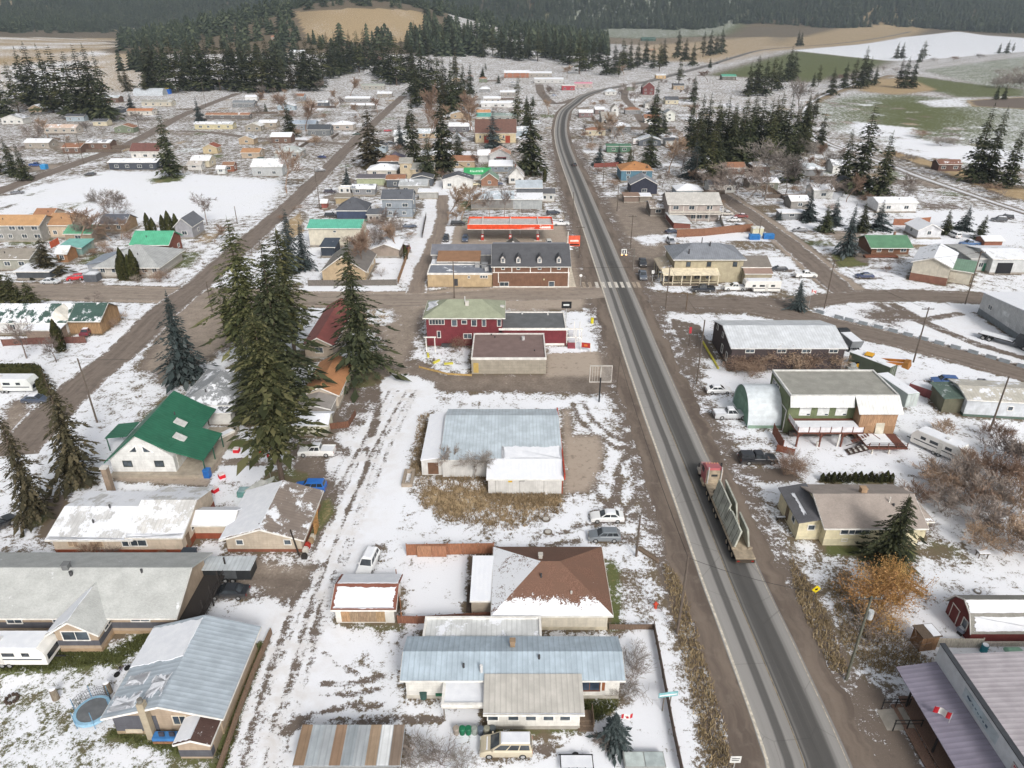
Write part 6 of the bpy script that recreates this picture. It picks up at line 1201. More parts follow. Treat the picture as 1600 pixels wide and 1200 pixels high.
simple('low snowy shed next to the navy house', 999, 1016, 316, 4, 2.2, 'shed', .3, '#8f8578', RM('#d5d5d5', .9), (0, 0, 0), name='shed', cat='shed')
simple('small brown cabin beside the pale grey two storey house', 1016, 1040, 338, 9, 3.0, 'gx', 1.4, '#7a6f66', RS('#8a8078', .5), (1, 0, 0))
# ------------------------------------------------ east side homes
b = simple('brown log cabin with green metal roof and front deck', 1360, 1418, 400, 9, 2.8, 'gx', 2.0, '#7d5336', RM('#5c8468'), (3, 0, 0), over=.8, chim=.75)
b.box('deck', wood('#8a5338'), -2.5, 7, -2.2, -.4, .2, .6)
b = Bld('house', 'beige two storey house with snowy roof and brown brick base', 'house', 1420, 437, R(-34)); bg_ = siding('#c9c0ac', .25); b.vol(0, 8.6, 0, 15, 5.0, 'gy', 1.7, wall=bg_, rm=RS('#7f7f7f', .72), over=.5)
b.box('brick_base', siding('#8d5a44'), -.03, 8.63, -.05, .2, 0, 2.0)
for u in (.15, .35, .62, .85): b.win('l', u, 3.9, 1.2, 1.1); b.win('l', u, 1.5, 1.1, .7)
b.door('l', .5, z0=2.8, col='#d8d5cc')
b.vol(8.7, 13.5, 4, 15, 3.4, 'gx', 1.4, wall=bg_, rm=RM('#6f8a78', .15))
simple('pale grey garage with open dark bay and snowy roof', 1545, 1600, 428, 12, 4.2, 'gx', 1.0, '#c3c6c6', RM('#c9cbcb', .7), (0, 0, 0), name='garage', cat='garage').panel('open_bay', 'f', .38, 1.6, 4.2, 3.0, plain('#1d1f22'), .05)
b = simple('grey workshop with flat metal roof left of the pale garage', 1512, 1546, 424, 13, 3.6, 'gx', .5, '#b4b8b9', RM('#a5a5a3'), (1, 2, 0), name='workshop', cat='workshop'); b.panel('green_door', 'f', .8, 1.2, 2.2, 2.2, plain('#3f7a64'), .05)
simple('little white house with porch behind the green roofed cabin', 1432, 1468, 373, 8, 2.8, 'gy', 1.8, '#cfd0d4', RM('#d6d6d6', .85), (1, 1, 0))
simple('long white house at the railway side behind the pines', 1370, 1430, 332, 9, 3.4, 'gx', 1.0, '#d9d9d9', RM('#dcdcdc', .95), (2, 0, 1))
fence('orange board fence by the small white house', [(1395, 352), (1420, 352), (1452, 349)], 2.2, '#a86a48', 3.5)
simple('little orange-brown shed with snowy roof', 1536, 1564, 387, 4.5, 2.2, 'gx', .8, '#9a5a3c', RM('#d5d5d5', .9), (0, 0, 0), name='shed', cat='shed')
wa, wb = G(1625, 556), G(1527, 490); b = WB('warehouse', 'large grey warehouse with snowy white roof and dark lower wall', 'warehouse', *wa.xy); wl_ = (wb-wa).length
b.t.rotation_euler = (0, 0, math.atan2(wb.y-wa.y, wb.x-wa.x)-math.pi/2); b.vol(0, 24, -8, wl_, 5.2, 'gx', 1.4, wall=siding('#cfd1d1', .4, 'v'), rm=RM('#d6d6d6', .93), over=.4)
b.box('dark_wainscot', plain('#7d8387'), -.06, 0, -8, wl_, 0, 1.4); b.door('l', .35, 1.2, 2.2, '#d8d8d8', z0=.1); b.win('l', .12, 3.0, 1.4, .9); b.panel('pale_emblem', 'l', .30, 3.7, 2.4, .9, plain('#d2d4d4'), .04)
# flatbed truck by the warehouse
p = G(1565, 536); t = thing('flatbed_truck', 'dark flatbed truck with snow covered deck by the grey warehouse', 'truck', (p.x, p.y, 0), R(-48)); MB().box(-4.5, 2.2, -1.2, 1.2, 1.05, 1.25).build('flatbed', DKT, t); MB().box(-4.4, 2.0, -1.1, 1.1, 1.25, 1.36).build('snow', snowmat(), t); MB().prism([(2.4, .6), (5.2, .6), (5.2, 1.5), (4.4, 1.7), (4.0, 2.6), (2.4, 2.7)], 'y', -1.15, 1.15).build('cab', plain('#3a3d42', .4), t); MB().slab([(4.08, -1, 2.5), (4.42, -1, 1.8), (4.42, 1, 1.8), (4.08, 1, 2.5)], -.02).build('windshield', CGL, t); add_wheels(t, (-3.4, -2.2, 4.3), 1.0, .48, .32)
# frontage row of concrete blocks
pth = W([(1281, 489), (1320, 500), (1380, 514.5), (1450, 533), (1520, 552), (1610, 578)]); sp = smooth_path(pth, 1.0); seglen = 0; nxt = 0; k = 0; cb = MB().loft([[(-.95, -.32, 0), (.95, -.32, 0), (.95, .32, 0), (-.95, .32, 0)], [(-.92, -.22, .8), (.92, -.22, .8), (.92, .22, .8), (-.92, .22, .8)]]).mesh('block'); cb.materials.append(plain('#8e959b', .9)); sm = MB().box(-.9, .9, -.2, .2, .8, .87).mesh('snow'); sm.materials.append(snowmat())
ORD = ['first', 'second', 'third', 'fourth', 'fifth', 'sixth', 'seventh', 'eighth', 'ninth', 'tenth', 'eleventh', 'twelfth', 'thirteenth', 'fourteenth', 'fifteenth', 'sixteenth', 'seventeenth', 'eighteenth', 'nineteenth', 'twentieth', 'twenty-first', 'twenty-second', 'twenty-third', 'twenty-fourth']
for a, c_ in zip(sp[:-1], sp[1:]):
    if seglen >= nxt and k < 24:
        d = (c_-a); t = thing('concrete_barrier', ORD[k]+' grey concrete barrier of the roadside row, counted from the corner spruce', 'barrier', (a.x, a.y, 0), math.atan2(d.y, d.x), 'row of concrete barriers'); obj('block', cb, t); obj('snow', sm, t); nxt += 3.15; k += 1
    seglen += (c_-a).length
# containers, dump truck, excavator
for i, (x, y, c_, lb, h_) in enumerate(((1422, 636, '#a9b6b3', 'pale green-grey shipping container beside the plywood wing', 78), (1392, 592, '#5f6a55', 'dark green snow topped container behind the green building', 60))):
    p = G(x, y); t = thing('shipping_container', lb, 'container', (p.x, p.y, 0), R(h_ + 180 - 90 if False else 0)); t.rotation_euler = (0, 0, R(12+i*22)); mb = MB().box(-1.22, 1.22, 0, 8.5, .1, 2.7)
    mb.build('box', siding(c_, .3, 'v'), t); MB().box(-1.15, 1.15, .1, 8.4, 2.7, 2.78).build('snow', roofmat('#b9c0c0', 'metal', .75), t)
    for s_ in (-1, 1): MB().box(min(s_*.04, s_*1.15), max(s_*.04, s_*1.15), -.05, 0, .2, 2.6).build('door', siding('#b9c4c2' if i == 0 else c_, .25, 'v'), t); MB().box(s_*.3-.03, s_*.3+.03, -.09, -.05, .25, 2.55).build('lock_bar', CHR, t)
p = G(1322, 541); t = thing('dump_truck', 'dark dump truck parked beside the brown barn-like building', 'truck', (p.x, p.y, 0), R(95)); MB().loft([[(-3.5, -1.1, 1.2), (1.2, -1.1, 1.2), (1.2, 1.1, 1.2), (-3.5, 1.1, 1.2)], [(-3.9, -1.25, 2.7), (1.4, -1.25, 2.7), (1.4, 1.25, 2.7), (-3.9, 1.25, 2.7)]]).build('dump_body', plain('#7a7d80'), t); MB().box(-3.6, 1.2, -1.1, 1.1, 2.7, 2.76).build('snow', snowmat(), t); MB().prism([(1.6, .7), (4.2, .7), (4.2, 1.7), (3.4, 2.0), (3.1, 3.0), (1.6, 3.0)], 'y', -1.15, 1.15).build('cab', plain('#2f3236'), t); add_wheels(t, (-2.6, -1.4, 3.3), 1.0, .5, .32)
p = G(1352, 575); t = thing('loader', 'yellow loader with raised orange boom among the scrap', 'excavator', (p.x, p.y, 0), R(-40)); ye = plain('#d8a22c', .5); MB().box(-1.8, 1.6, -1.1, 1.1, .9, 1.9).build('body', ye, t); MB().box(-.6, .9, -.8, .8, 1.9, 3.2).build('cab', ye, t); MB().box(-.5, .92, -.82, .82, 2.2, 3.0).build('cab_window', CGL, t); MB().bar((1.2, .9, 2.0), (6.5, .9, 3.2), .3, .5).bar((1.2, -.9, 2.0), (6.5, -.9, 3.2), .3, .5).build('boom', plain('#b5702c'), t); MB().prism([(6.3, 2.6), (7.6, 2.4), (7.3, 3.6), (6.4, 3.5)], 'y', -1.2, 1.2).build('bucket', plain('#9a6a35'), t); add_wheels(t, (-1.1, 1.1), 1.1, .7, .45, ye)
for i, (x, y, c_) in enumerate(((1330, 578, '#9aa0a2'), (1338, 588, '#b5b0a8'), (1362, 592, '#3a4048'), (1372, 600, '#7b5a48'), (1350, 600, '#5d6166'), (1378, 585, '#6a6f58'))):
    bits('scrap_pile', ['grey metal', 'pale panel', 'dark blue', 'rusty brown', 'slate', 'olive'][i]+' heap in the scrap yard behind the green building', 'scrap', x, y, plain(c_), [(-1.0, .9, -.7, .6, 0, .8), (-.5, .6, -.4, .5, .8, 1.4), (-.2, 1.2, -.9, -.5, 0, .4)], i*37)
b = WB('mobile_home', 'long pale mobile home with snow streaked flat roof beyond the bare thicket', 'mobile home', *G(1504, 650).xy); b.t.rotation_euler = (0, 0, R(-7)); b.vol(0, 24, 0, 7.5, 3.3, 'gx', .7, wall=siding('#c6ccd3', .3), rm=RM('#b9b5ab', .35), over=.3, base=plain('#5a6a62')); b.win('f', .62, 2.0, .8, .7); b.win('f', .3, 2.0, .8, .7); b.vol(-3.2, -.1, 1, 6.5, 2.8, 'shedx', .3, wall=siding('#6d6a52'), rm=RM('#57685f', .3))
bits('red_container', 'small red open container beside the pale mobile home', 'container', 1463, 622, None, [('box', siding('#8a4040', .3, 'v'), (-1.2, 1.2, 0, 4.6, 0, 1.6)), ('snow', snowmat(), (-1.1, 1.1, .1, 4.5, 1.6, 1.66))], 40)
caravan('white travel trailer with dark stripes beside the bare thicket', 1462, 706, 125, 7.5, 2.5, 2.9)
# ------------------------------------------------ west side homes
b = simple('house with dark green snow streaked roof by the side street', -30, 108, 523, 9, 3.0, 'gx', 2.4, '#d3d3d3', RS('#3f5650', .52), (4, 0, 0)); v = b.last
b.vol(v['x1']+.05, v['x1']+7, .6, 9, 3.3, 'gx', 2.2, wall=wood('#ab8558', .5), rm=RS('#3f5650', .35), over=.6); b.px(44, 96, 531, d=4.5, h=2.3, roof='shed', rise=.7, wall=siding('#a08a78'), rm=RM('#dedede', .97))
MB().prism([(v['x1']-3.4, 3.3), (v['x1']+.6, 3.3), (v['x1']-1.4, 6.0)], 'y', .2, 3.5).build('dormer_gable', plain('#ddd8cf'), b.t)
fence('brown fence before the dark green snowy roof house', [(5, 541), (60, 538), (135, 536)], 1.6, '#7f5348', 2.6)
b = simple('house with wide grey metal pyramid roof behind tall cedars', 157, 250, 433, 15, 2.8, 'hip', 3.8, '#bdb6ac', RM('#a6a8a8'), (6, 0, 0), over=.9); b.vol(-4.5, -.1, 3, 12, 2.5, 'shedx', .9, wall=siding('#9aa0a8'), rm=RX('#8f98a5', .1))
simple('red-brown log house with teal green roof by the white field', 212, 266, 403, 9, 4.2, 'gx', 2.4, '#8a4a34', RM('#57a886'), (1, 0, 2), over=.7)
simple('small shed with pale teal roof left of the pyramid roof house', 94, 130, 400, 7, 2.4, 'shed', .6, '#7fa6a0', RM('#7ab3ab', .08), (1, 0, 0), name='shed', cat='shed')
simple('house with faded green roof behind the teal shed', 105, 146, 380, 8, 3.0, 'gx', 1.6, '#a08a70', RM('#62a080', .05), (1, 0, 0))
simple('long grey apartment row with tan roof at the left edge', -60, 68, 378, 9, 5.2, 'gx', 2.0, '#97958f', RS('#b58f68'), (7, 0, 1), cat='apartments')
simple('tan roofed house beside the grey apartment row', 80, 116, 372, 10, 4.2, 'gx', 2.4, '#c9b193', RS('#a5805f'), (2, 0, 1))
simple('small brown roofed house at the end of the apartment row', 56, 84, 355, 8, 3.4, 'gx', 1.8, '#b8a58d', RS('#9a7258'), (1, 0, 0))
simple('brown house with dark snow patched roof by the white field', 160, 198, 364, 8, 3.0, 'gx', 2.0, '#94764f', RS('#565962', .25), (2, 0, 0))
simple('slate roofed house behind the cedars at the white field', 277, 303, 373, 9, 4.0, 'gy', 2.4, '#9a9aa0', RS('#63666c', .05), (1, 0, 1))
b = simple('olive grey house cut by the left edge behind the orange fence', -20, 50, 422, 8, 3.2, 'gx', 1.6, '#9a9a8c', RS('#8b857c', .2), (3, 0, 1))
fence('bright orange plastic fence by the olive grey house', [(28, 414), (44, 408), (58, 403)], 2.0, '#d85a24', 3)
fence('short bright orange fence behind the teal shed', [(80, 388), (93, 381)], 2.0, '#d85a24', 3)
bits('small_shed', 'little slate shed with snow on its roof beside the red car', 'shed', 146, 438, None, [('wall', siding('#5d626b'), (-1.7, 1.7, -1.3, 1.3, 0, 1.9)), ('roof', RM('#a5aab0', .3), (-1.8, 1.8, -1.4, 1.4, 1.9, 2.05)), ('snow', snowmat(), (-1.0, 1.5, -1.1, 1.1, 2.05, 2.12))])
simple('orange-brown shed beside the dark pine at left', 92, 108, 412, 5, 3.0, 'gx', 1.4, '#a8713c', RM('#d0cfcb', .6), (1, 0, 0), name='shed', cat='shed')
simple('low dark carport with snowy roof by the left pine', 28, 80, 437, 6, 2.2, 'shed', .3, '#4e545b', RM('#c9cbcd', .6), (0, 0, 0), name='carport', cat='carport')
b = simple('white house with grey snow dusted hip roof behind the green roof house', 288, 366, 655, 13, 2.9, 'hip', 2.2, '#d9d7d2', RS('#8a8d90', .42), (2, 0, 1), over=.5)
b.vol(b.last['x1']-3.6, b.last['x1']+.3, -1.8, -.03, 2.4, 'shed', .4, wall=siding('#d9d7d2'), rm=RS('#5c5f63', .6))
simple('long building with maroon metal roof hidden among tall firs', 478, 522, 560, 22, 3.0, 'gy', 1.6, '#b3a08a', RX('#854a44'), (1, 0, 2), name='hall', cat='building')
b = simple('house with tan orange shingle roof below the twin firs', 478, 530, 638, 13, 2.8, 'gy', 1.5, '#c9b8a2', RX('#b0805c'), (1, 0, 2)); b.vol(0, 5.5, -4.5, -.05, 2.4, 'gy', .8, wall=siding('#a39c94'), rm=RS('#8f8a86'), over=.3)
simple('small pale shed with snowy roof behind the white pickup', 452, 512, 681, 4.0, 2.2, 'gx', .8, '#d6d2b8', RM('#d8d8d8', .85), (0, 0, 0), name='shed', cat='shed')
fence('brown slatted fence stub above the white pickup', [(512, 672), (545, 668), (556, 650)], 1.3, '#7a4f38', 2.2)
b = simple('cream building with teal metal roof behind the twin firs', 485, 566, 385, 9, 5.6, 'gx', 1.4, '#cfc6b0', RM('#5fae97'), (0, 0, 0), name='hall', cat='building'); b.win('f', .42, 1.2, .9, .7); b.win('f', .5, 4.6, .8, .5)
simple('house with steep grey-brown gable roof below the teal roof hall', 505, 572, 440, 15, 2.9, 'gy', 4.0, '#c2a67c', RX('#75706c'), (1, 0, 2))
simple('dark blue metal shed beside the steep gable house', 503, 524, 402, 7, 3.0, 'shed', .6, '#394352', RM('#3c4654', .25), (0, 0, 0), name='shed', cat='shed')
simple('low garage with snowy gable roof by the gravel alley', 580, 624, 402, 9, 2.4, 'gy', 1.5, '#9b8a7b', RX('#d9d9d9', .95), (0, 0, 0), name='garage', cat='garage')
fence('grey board fence along the north side of the cross street', [(482, 447), (540, 447), (620, 446)], 1.7, '#78716a', 3.0)
fence('tan wooden fence along the gravel alley', [(622, 444), (634, 410), (640, 392)], 1.8, '#9c7448', 3.0)
fence('dark fence at the top of the gravel alley bend', [(660, 372), (664, 350), (666, 340)], 1.8, '#5d564f', 3.0)
simple('navy walled house with charcoal hip roof', 527, 573, 344, 10, 3.3, 'hip', 3.4, '#3c4a66', RS('#54565c', .03), (0, 0, 0)).panel('pale_band', 'f', .5, 3.1, 11, .25, plain('#cdd0d2'), .04)
simple('tall grey-blue two storey house with charcoal roof', 599, 645, 341, 9, 6.6, 'gx', 2.2, '#8e99a4', RS('#5a5d64'), (2, 0, 1)).panel('dark_band', 'f', .5, 3.4, 14, .2, plain('#5c626a'), .04)
simple('small grey lean-to with glazed porch between two houses', 575, 596, 349, 5, 3.0, 'shed', .6, '#b5b0aa', RS('#5f6268'), (2, 0, 0), name='shed', cat='shed')
simple('long pale green shed with dark flat roof', 558, 632, 291, 6, 3.2, 'shed', .4, '#a5ad84', RM('#6a666c'), (0, 0, 0), name='shed', cat='shed')
b = simple('beige house with taller grey roofed tower wing', 644, 678, 281, 9, 4.6, 'gx', 1.6, '#c9b48f', RS('#8c8c88'), (2, 0, 0)); b.vol(-5, -.05, .6, 8, 7.0, 'gx', 1.4, wall=siding('#c9b48f'), rm=RS('#97958f')); b.win('f', .5, 5.4, 1.2, 1.0)
simple('white house with snowy hip roof left of the beige tower house', 575, 620, 277, 10, 3.0, 'hip', 1.8, '#c9c2b5', RS('#9a9a98', .8), (2, 0, 0))
simple('dark mauve roofed house under the tall firs', 603, 630, 262, 10, 3.4, 'hip', 2.6, '#6d6a70', RS('#5c5866', .1), (1, 0, 0))
simple('house with pale grey roof and snowy eaves beside the snowy lane', 625, 667, 303, 11, 3.2, 'gx', 1.4, '#a8a49c', RM('#aeb1b3', .3), (2, 0, 0))
simple('pale grey shed beside the snowy lane', 655, 684, 311, 4, 2.6, 'shed', .4, '#aaa9a4', RM('#cfd1d2', .8), (0, 0, 0), name='shed', cat='shed')
simple('white trailer home beside the diagonal street', 530, 548, 305, 4, 2.8, 'flat', .2, '#d8d8d6', RM('#d8d8d8', .9), (2, 0, 0), name='mobile_home', cat='mobile home')
simple('low house with snow topped grey roof behind the navy house', 551, 586, 306, 6, 2.8, 'gx', 1.0, '#8d8f94', RM('#80848a', .6), (2, 0, 0))
simple('tan strip shed behind the navy house', 525, 548, 320, 5, 2.6, 'shed', .4, '#b39c6e', RS('#8a8378'), (0, 0, 0), name='shed', cat='shed')
simple('little red shed by the diagonal street', 503, 511, 327, 3, 2.4, 'gx', .8, '#9a4a3e', RM('#d5d5d5', .9), (0, 0, 0), name='shed', cat='shed')
# ------------------------------------------------ centre north
b = simple('big cream hall with steep brown roof and red doors', 743, 806, 224, 16, 5.6, 'gx', 6.0, '#cdb98c', RS('#6a5048'), (0, 0, 0), name='hall', cat='building'); 
for u in (.27, .80): b.panel('red_door', 'f', u, 2.2, 2.6, 3.8, plain('#94402c'), .06)
for u in (.12, .4, .55, .7): b.win('f', u, 3.4, .8, 1.6)
b = simple('white house with snowy cross gables below the cream hall', 765, 797, 255, 10, 4.0, 'gy', 2.4, '#c9cacb', RX('#b3846a', .35), (2, 0, 0)); b.vol(-5.5, -.05, 2, 9, 3.4, 'gx', 1.8, wall=siding('#c9cacb'), rm=RM('#d8d8d8', .9)); b.box('maroon_awning', plain('#7a4048'), 3.2, 8, -1.5, -.05, 2.6, 2.9)
simple('grey-blue garage with white roof below the cross gabled house', 765, 800, 270, 10, 3.0, 'gx', 1.6, '#7d8894', RM('#d6d6d6', .85), (2, 0, 1), name='garage', cat='garage')
simple('white gabled cottage with orange chimney by the tall pine', 795, 818, 288, 10, 3.2, 'gy', 3.0, '#d9d7d3', RX('#a7a19a', .4), (2, 0, 0), chim=.45)
b = simple('green metal roofed shop with pale roof lettering', 726, 766, 283, 7, 2.8, 'gx', 2.0, '#cfd3d2', RM('#3c9c62', .03), (0, 0, 0), name='shop', cat='shop'); q = b.last['planes'][0]; mk = MB(); rd = random.Random(6)
for i in range(9):
    a = Vector(q[0]).lerp(Vector(q[1]), .25+i*.055).lerp(Vector(q[3]).lerp(Vector(q[2]), .25+i*.055), .35); c_ = a+(Vector(q[3])-Vector(q[0]))*rd.choice((.25, .18, .3)); mk.bar(a+Vector((0, 0, .04)), c_+Vector((0, 0, .04)), .35, .03)
mk.build('roof_lettering', plain('#cfe8d6'), b.last['roof'])
simple('brown gabled house with green trimmed roof behind the bare trees', 752, 778, 292, 8, 3.0, 'gy', 2.4, '#9a6a4c', RX('#7d9484', .2), (1, 0, 0))
simple('long pale blue metal roofed hall behind the bare trees', 736, 802, 327, 13, 3.6, 'gx', 1.4, '#8a8885', RM('#b9c3cb', .35), (0, 0, 0), name='hall', cat='building')
b = simple('tall shop with grey-white roof and dark upper front', 807, 846, 320, 11, 6.2, 'gx', 1.6, '#5d6066', RM('#b3bcc4', .12), (0, 0, 0), name='shop', cat='shop'); b.vol(-4.6, b.last['x1'], -6.5, -.05, 3.4, 'shed', .9, wall=siding('#a5abad', .4, 'v'), rm=RM('#c2c6c8', .65))
simple('small charcoal roofed annex by the highway', 846, 866, 316, 6, 3.2, 'gx', 1.2, '#c9c8c5', RS('#5c5c60'), (2, 0, 0), name='annex', cat='building')
# ---------------------------------------------------------------- far town
FARH = [ # left, right, base y, depth, wall h, roof, rise, wall colour, roof colour, snow, kind, label
 (172,246,265,8,3.2,'gx',1.0,'#4a505c','#c9ccd2',.8,'m','long slate house with snowy roof by the white field'),
 (206,250,248,9,3.6,'gx',3.0,'#d8d5d0','#6d4d48',0,'s','white house with maroon roof behind the slate house'),
 (300,328,261,8,3.0,'gx',1.6,'#cfc3a5','#d0d0cc',.6,'m','cream barn with white roof beside the lone fir'),
 (294,315,266,5,2.4,'gx',1.2,'#c9c8c5','#b3aca5',.3,'s','low grey garage in front of the cream barn'),
 (318,340,240,6,3.0,'gy',1.6,'#c2ad80','#8a5140',.1,'s','small house with rust roof beyond the cream barn'),
 (340,352,272,3,2.4,'gx',.9,'#cfd3d2','#dcdcdc',.9,'m','tiny white shed at the white field edge'),
 (350,366,268,4,2.8,'gx',1.0,'#9a5a3a','#8a6a55',.2,'s','orange-brown shed at the white field edge'),
 (378,406,247,8,2.6,'gx',1.4,'#b9a48a','#a8805e',.05,'s','tan roofed shed beside the dark green car'),
 (305,364,202,7,3.0,'gx',1.0,'#c9bd90','#a7aaa8',.55,'m','long pale yellow bungalow with snow fringed roof'),
 (322,390,186,6,2.6,'gx',1.0,'#6f6a68','#9a7258',.35,'s','low brown roofed row house behind the yellow bungalow'),
 (364,397,168,9,3.2,'gx',1.4,'#7d8288','#80858a',.2,'m','grey shed like house at the end of the left street'),
 (384,402,160,8,4.0,'gx',1.2,'#d8d8d8','#e0e0e0',.9,'m','white house by the orange tree at the left street'),
 (384,408,205,8,3.0,'gy',1.6,'#9d9484','#c9c6bd',.5,'s','pale gabled garage with dark opening right of the bungalow'),
 (405,432,199,8,2.8,'gx',1.2,'#a89c8a','#d8d8d8',.85,'m','snow roofed house beside the bare russet tree'),
 (200,238,180,8,2.8,'gx',1.2,'#d5cfc5','#b07a58',.1,'s','white bungalow with orange-brown roof by the left street'),
 (222,268,166,9,3.0,'gx',1.4,'#c9c0ac','#9a988f',.3,'s','cream roofed house below the silver storage arch'),
 (452,493,203,9,3.4,'gx',1.6,'#98a2ad','#a9b6c4',.25,'m','house with pale blue roof behind the bare tree'),
 (482,516,212,9,3.4,'gx',2.2,'#6f7478','#4a4e54',.1,'s','dark roofed house with white porch near the brown fir'),
 (520,552,203,9,3.0,'hip',1.6,'#b5aaa0','#d8d8d8',.95,'s','snow topped bungalow at the street corner'),
 (395,442,275,10,4.0,'gx',2.4,'#b0b4b6','#c5c9cb',.6,'m','big grey-white shed beyond the white field'),
 (430,470,248,10,3.2,'hip',2.0,'#a5a8a6','#a8adac',.35,'s','grey hip roofed house behind the bare tree'),
 (540,578,160,8,3.0,'gx',1.2,'#8f8f92','#cfcfcf',.75,'m','long snowy roofed house above the diagonal street'),
 (548,585,171,8,3.0,'gx',1.0,'#7b7672','#d4d4d4',.8,'m','second snowy roofed house above the diagonal street'),
 (565,600,140,9,3.2,'gx',1.4,'#a8a49a','#9fa39c',.2,'s','olive grey house at the top of the diagonal street'),
 (590,612,152,8,2.8,'gx',1.4,'#9b938a','#d6d6d6',.9,'s','white roofed house by the top bend of the diagonal street'),
 (573,596,103,9,4.5,'gx',2.0,'#c08a7a','#b5a49c',.1,'s','pink walled house in the gap of the dark forest'),
 (428,452,92,9,3.5,'gx',2.0,'#b5a08c','#a87660',.1,'s','far house with rust coloured roof among the left forest'),
 (455,478,100,9,3.5,'gx',2.2,'#cfcfcf','#dedede',.9,'s','far snowy roofed house among the left forest'),
 (616,640,222,10,3.4,'gx',2.2,'#d5d8d8','#a9adb0',.4,'s','white house with glass front between the tall firs'),
 (706,720,225,7,3.0,'gy',2.4,'#8d8f93','#b3bac4',.5,'s','narrow grey house left of the cream hall'),
 (702,732,206,8,3.2,'gx',1.6,'#6e6c74','#d2cfd4',.7,'s','dark house with pinkish snowy roof left of the cream hall'),
 (745,766,190,8,3.0,'gx',1.8,'#d6d2c0','#5a968e',.15,'s','small house with teal roof above the cream hall'),
 (766,808,189,8,3.2,'gx',1.4,'#9aa09c','#86948f',.3,'m','long grey-green roofed house above the cream hall'),
 (745,766,182,7,2.8,'gx',1.2,'#cfc0a0','#c08f6a',.2,'s','tan roofed house above the teal roofed one'),
 (752,808,168,9,3.0,'gx',1.2,'#d8d8d8','#e0e0e0',.95,'m','white house with broad snowy roof in the upper row'),
 (756,782,160,8,3.0,'gx',1.2,'#b8b0a8','#d8d8d8',.9,'s','snowy roofed cottage in the upper row, nearer the bare trees'),
 (782,806,150,8,3.0,'gx',1.2,'#9b9690','#dcdcdc',.9,'s','snowy roofed cottage in the upper row, beside the tall pine'),
 (788,826,122,12,5.0,'gx',2.2,'#b06a44','#cfcac6',.7,'s','orange walled building with gabled snowy roof on the rise'),
 (826,862,121,12,4.0,'gx',1.5,'#a8a29a','#d6d6d6',.9,'s','long snowy roofed building right of the orange walled one'),
 (835,880,130,14,3.6,'gx',1.2,'#c4c4c4','#dfdfdf',.95,'m','wide snow roofed workshop above the side road'),
 (829,856,96,10,4.0,'gx',1.6,'#d5d5d5','#cfd0d2',.6,'m','white sheds at the foot of the dark trees'),
 (868,885,97,8,4.0,'gx',1.2,'#2f3546','#3a4052',.1,'m','dark navy shed at the foot of the dark trees'),
 (720,740,95,10,6.0,'gy',4.0,'#cfd3d0','#d5d8d8',.5,'s','pale gabled house with teal base before the forest'),
 (878,898,141,9,4.0,'flat',.2,'#b02a3c','#8d9aa8',.4,'m','bright red fronted diner near the highway bend'),
 (898,925,137,9,3.6,'gx',1.0,'#b9a8a0','#d98aa0',.25,'m','diner with pink snowy roof near the highway bend'),
 (1004,1022,148,12,6.5,'gy',4.0,'#7a3c3c','#8a8480',.2,'s','dark red gabled house beside the highway bend'),
 (955,966,182,9,5.0,'gy',2.6,'#d8d8d6','#a09a92',.2,'s','white gabled house with pale wall inside the bend'),
 (940,962,192,14,3.6,'gx',2.4,'#a5a099','#a39d95',.15,'m','large grey roofed barn inside the highway bend'),
 (930,944,178,8,3.0,'gx',1.4,'#8d7a76','#d8d8d8',.8,'s','small snowy cottage inside the highway bend'),
 (905,926,183,8,3.0,'gx',1.4,'#8b6f70','#d5d5d5',.85,'s','small snowy cottage with dusky red walls by the bend'),
 (1038,1054,189,9,4.6,'gy',2.2,'#d6d8d0','#8a8f92',.3,'s','white house front beside the tall fir right of the bend'),
 (955,985,206,10,3.0,'hip',1.8,'#8d8d8f','#9c9ea4',.55,'s','grey roofed house above the green fence'),
 (948,985,238,5,3.0,'shed',.4,'#4f7d62','#4d7a60',.2,'m','green walled shed behind the dark spruces'),
 (1128,1150,125,10,3.6,'gx',1.8,'#6d6a60','#5aa08a',.05,'m','farm shed with teal roof at the field edge'),
 (955,975,57,14,6,'gx',3,'#8f9490','#c9cdd0',.7,'m','distant barn with snowy roof beyond the dark trees'),
 (1002,1024,66,14,6,'gx',3,'#2f5a50','#2f5a50',.1,'m','distant dark green barn beyond the dark trees'),
 (1010,1024,83,9,3,'gx',1.5,'#a07a60','#a5805f',.2,'s','distant tan cottage below the dark green barn'),
 (1025,1040,123,8,3.4,'gx',1.2,'#d8b070','#d8d8d8',.5,'m','small yellow and white store by the far highway'),
 (1465,1500,267,6,3.0,'gx',1.4,'#6a4a40','#7d5a4c',.3,'s','old brown shed beside the railway'),
 (1170,1215,296,8,2.8,'gx',1.0,'#6f7264','#d8d8d8',.9,'m','low snowy roofed house behind the big bare trees'),
 (1235,1262,326,7,2.8,'gx',1.2,'#8f8a84','#d6d6d6',.9,'m','low snowy house left of the dark pines'),
 (1270,1300,310,8,3.2,'gx',1.4,'#c5c5c2','#dadada',.9,'m','white snowy cottage behind the dark pines'),
 (1075,1110,262,7,2.8,'gx',1.0,'#cfd0d0','#dcdcdc',.9,'m','pale trailer home behind the tall dark fir'),
 (1218,1256,343,4,2.2,'shed',.3,'#8c8f92','#d2d2d2',.8,'m','snowy carport beside the street spruce'),
 (40,78,232,8,3.0,'gx',1.4,'#a59c90','#d2d2d2',.8,'s','left edge cottage with snowy roof behind the blue pickup'),
 (70,120,208,8,3.0,'gx',1.4,'#bdb3a6','#c9b0a0',.4,'s','left edge cottage with pinkish roof under the pines'),
]
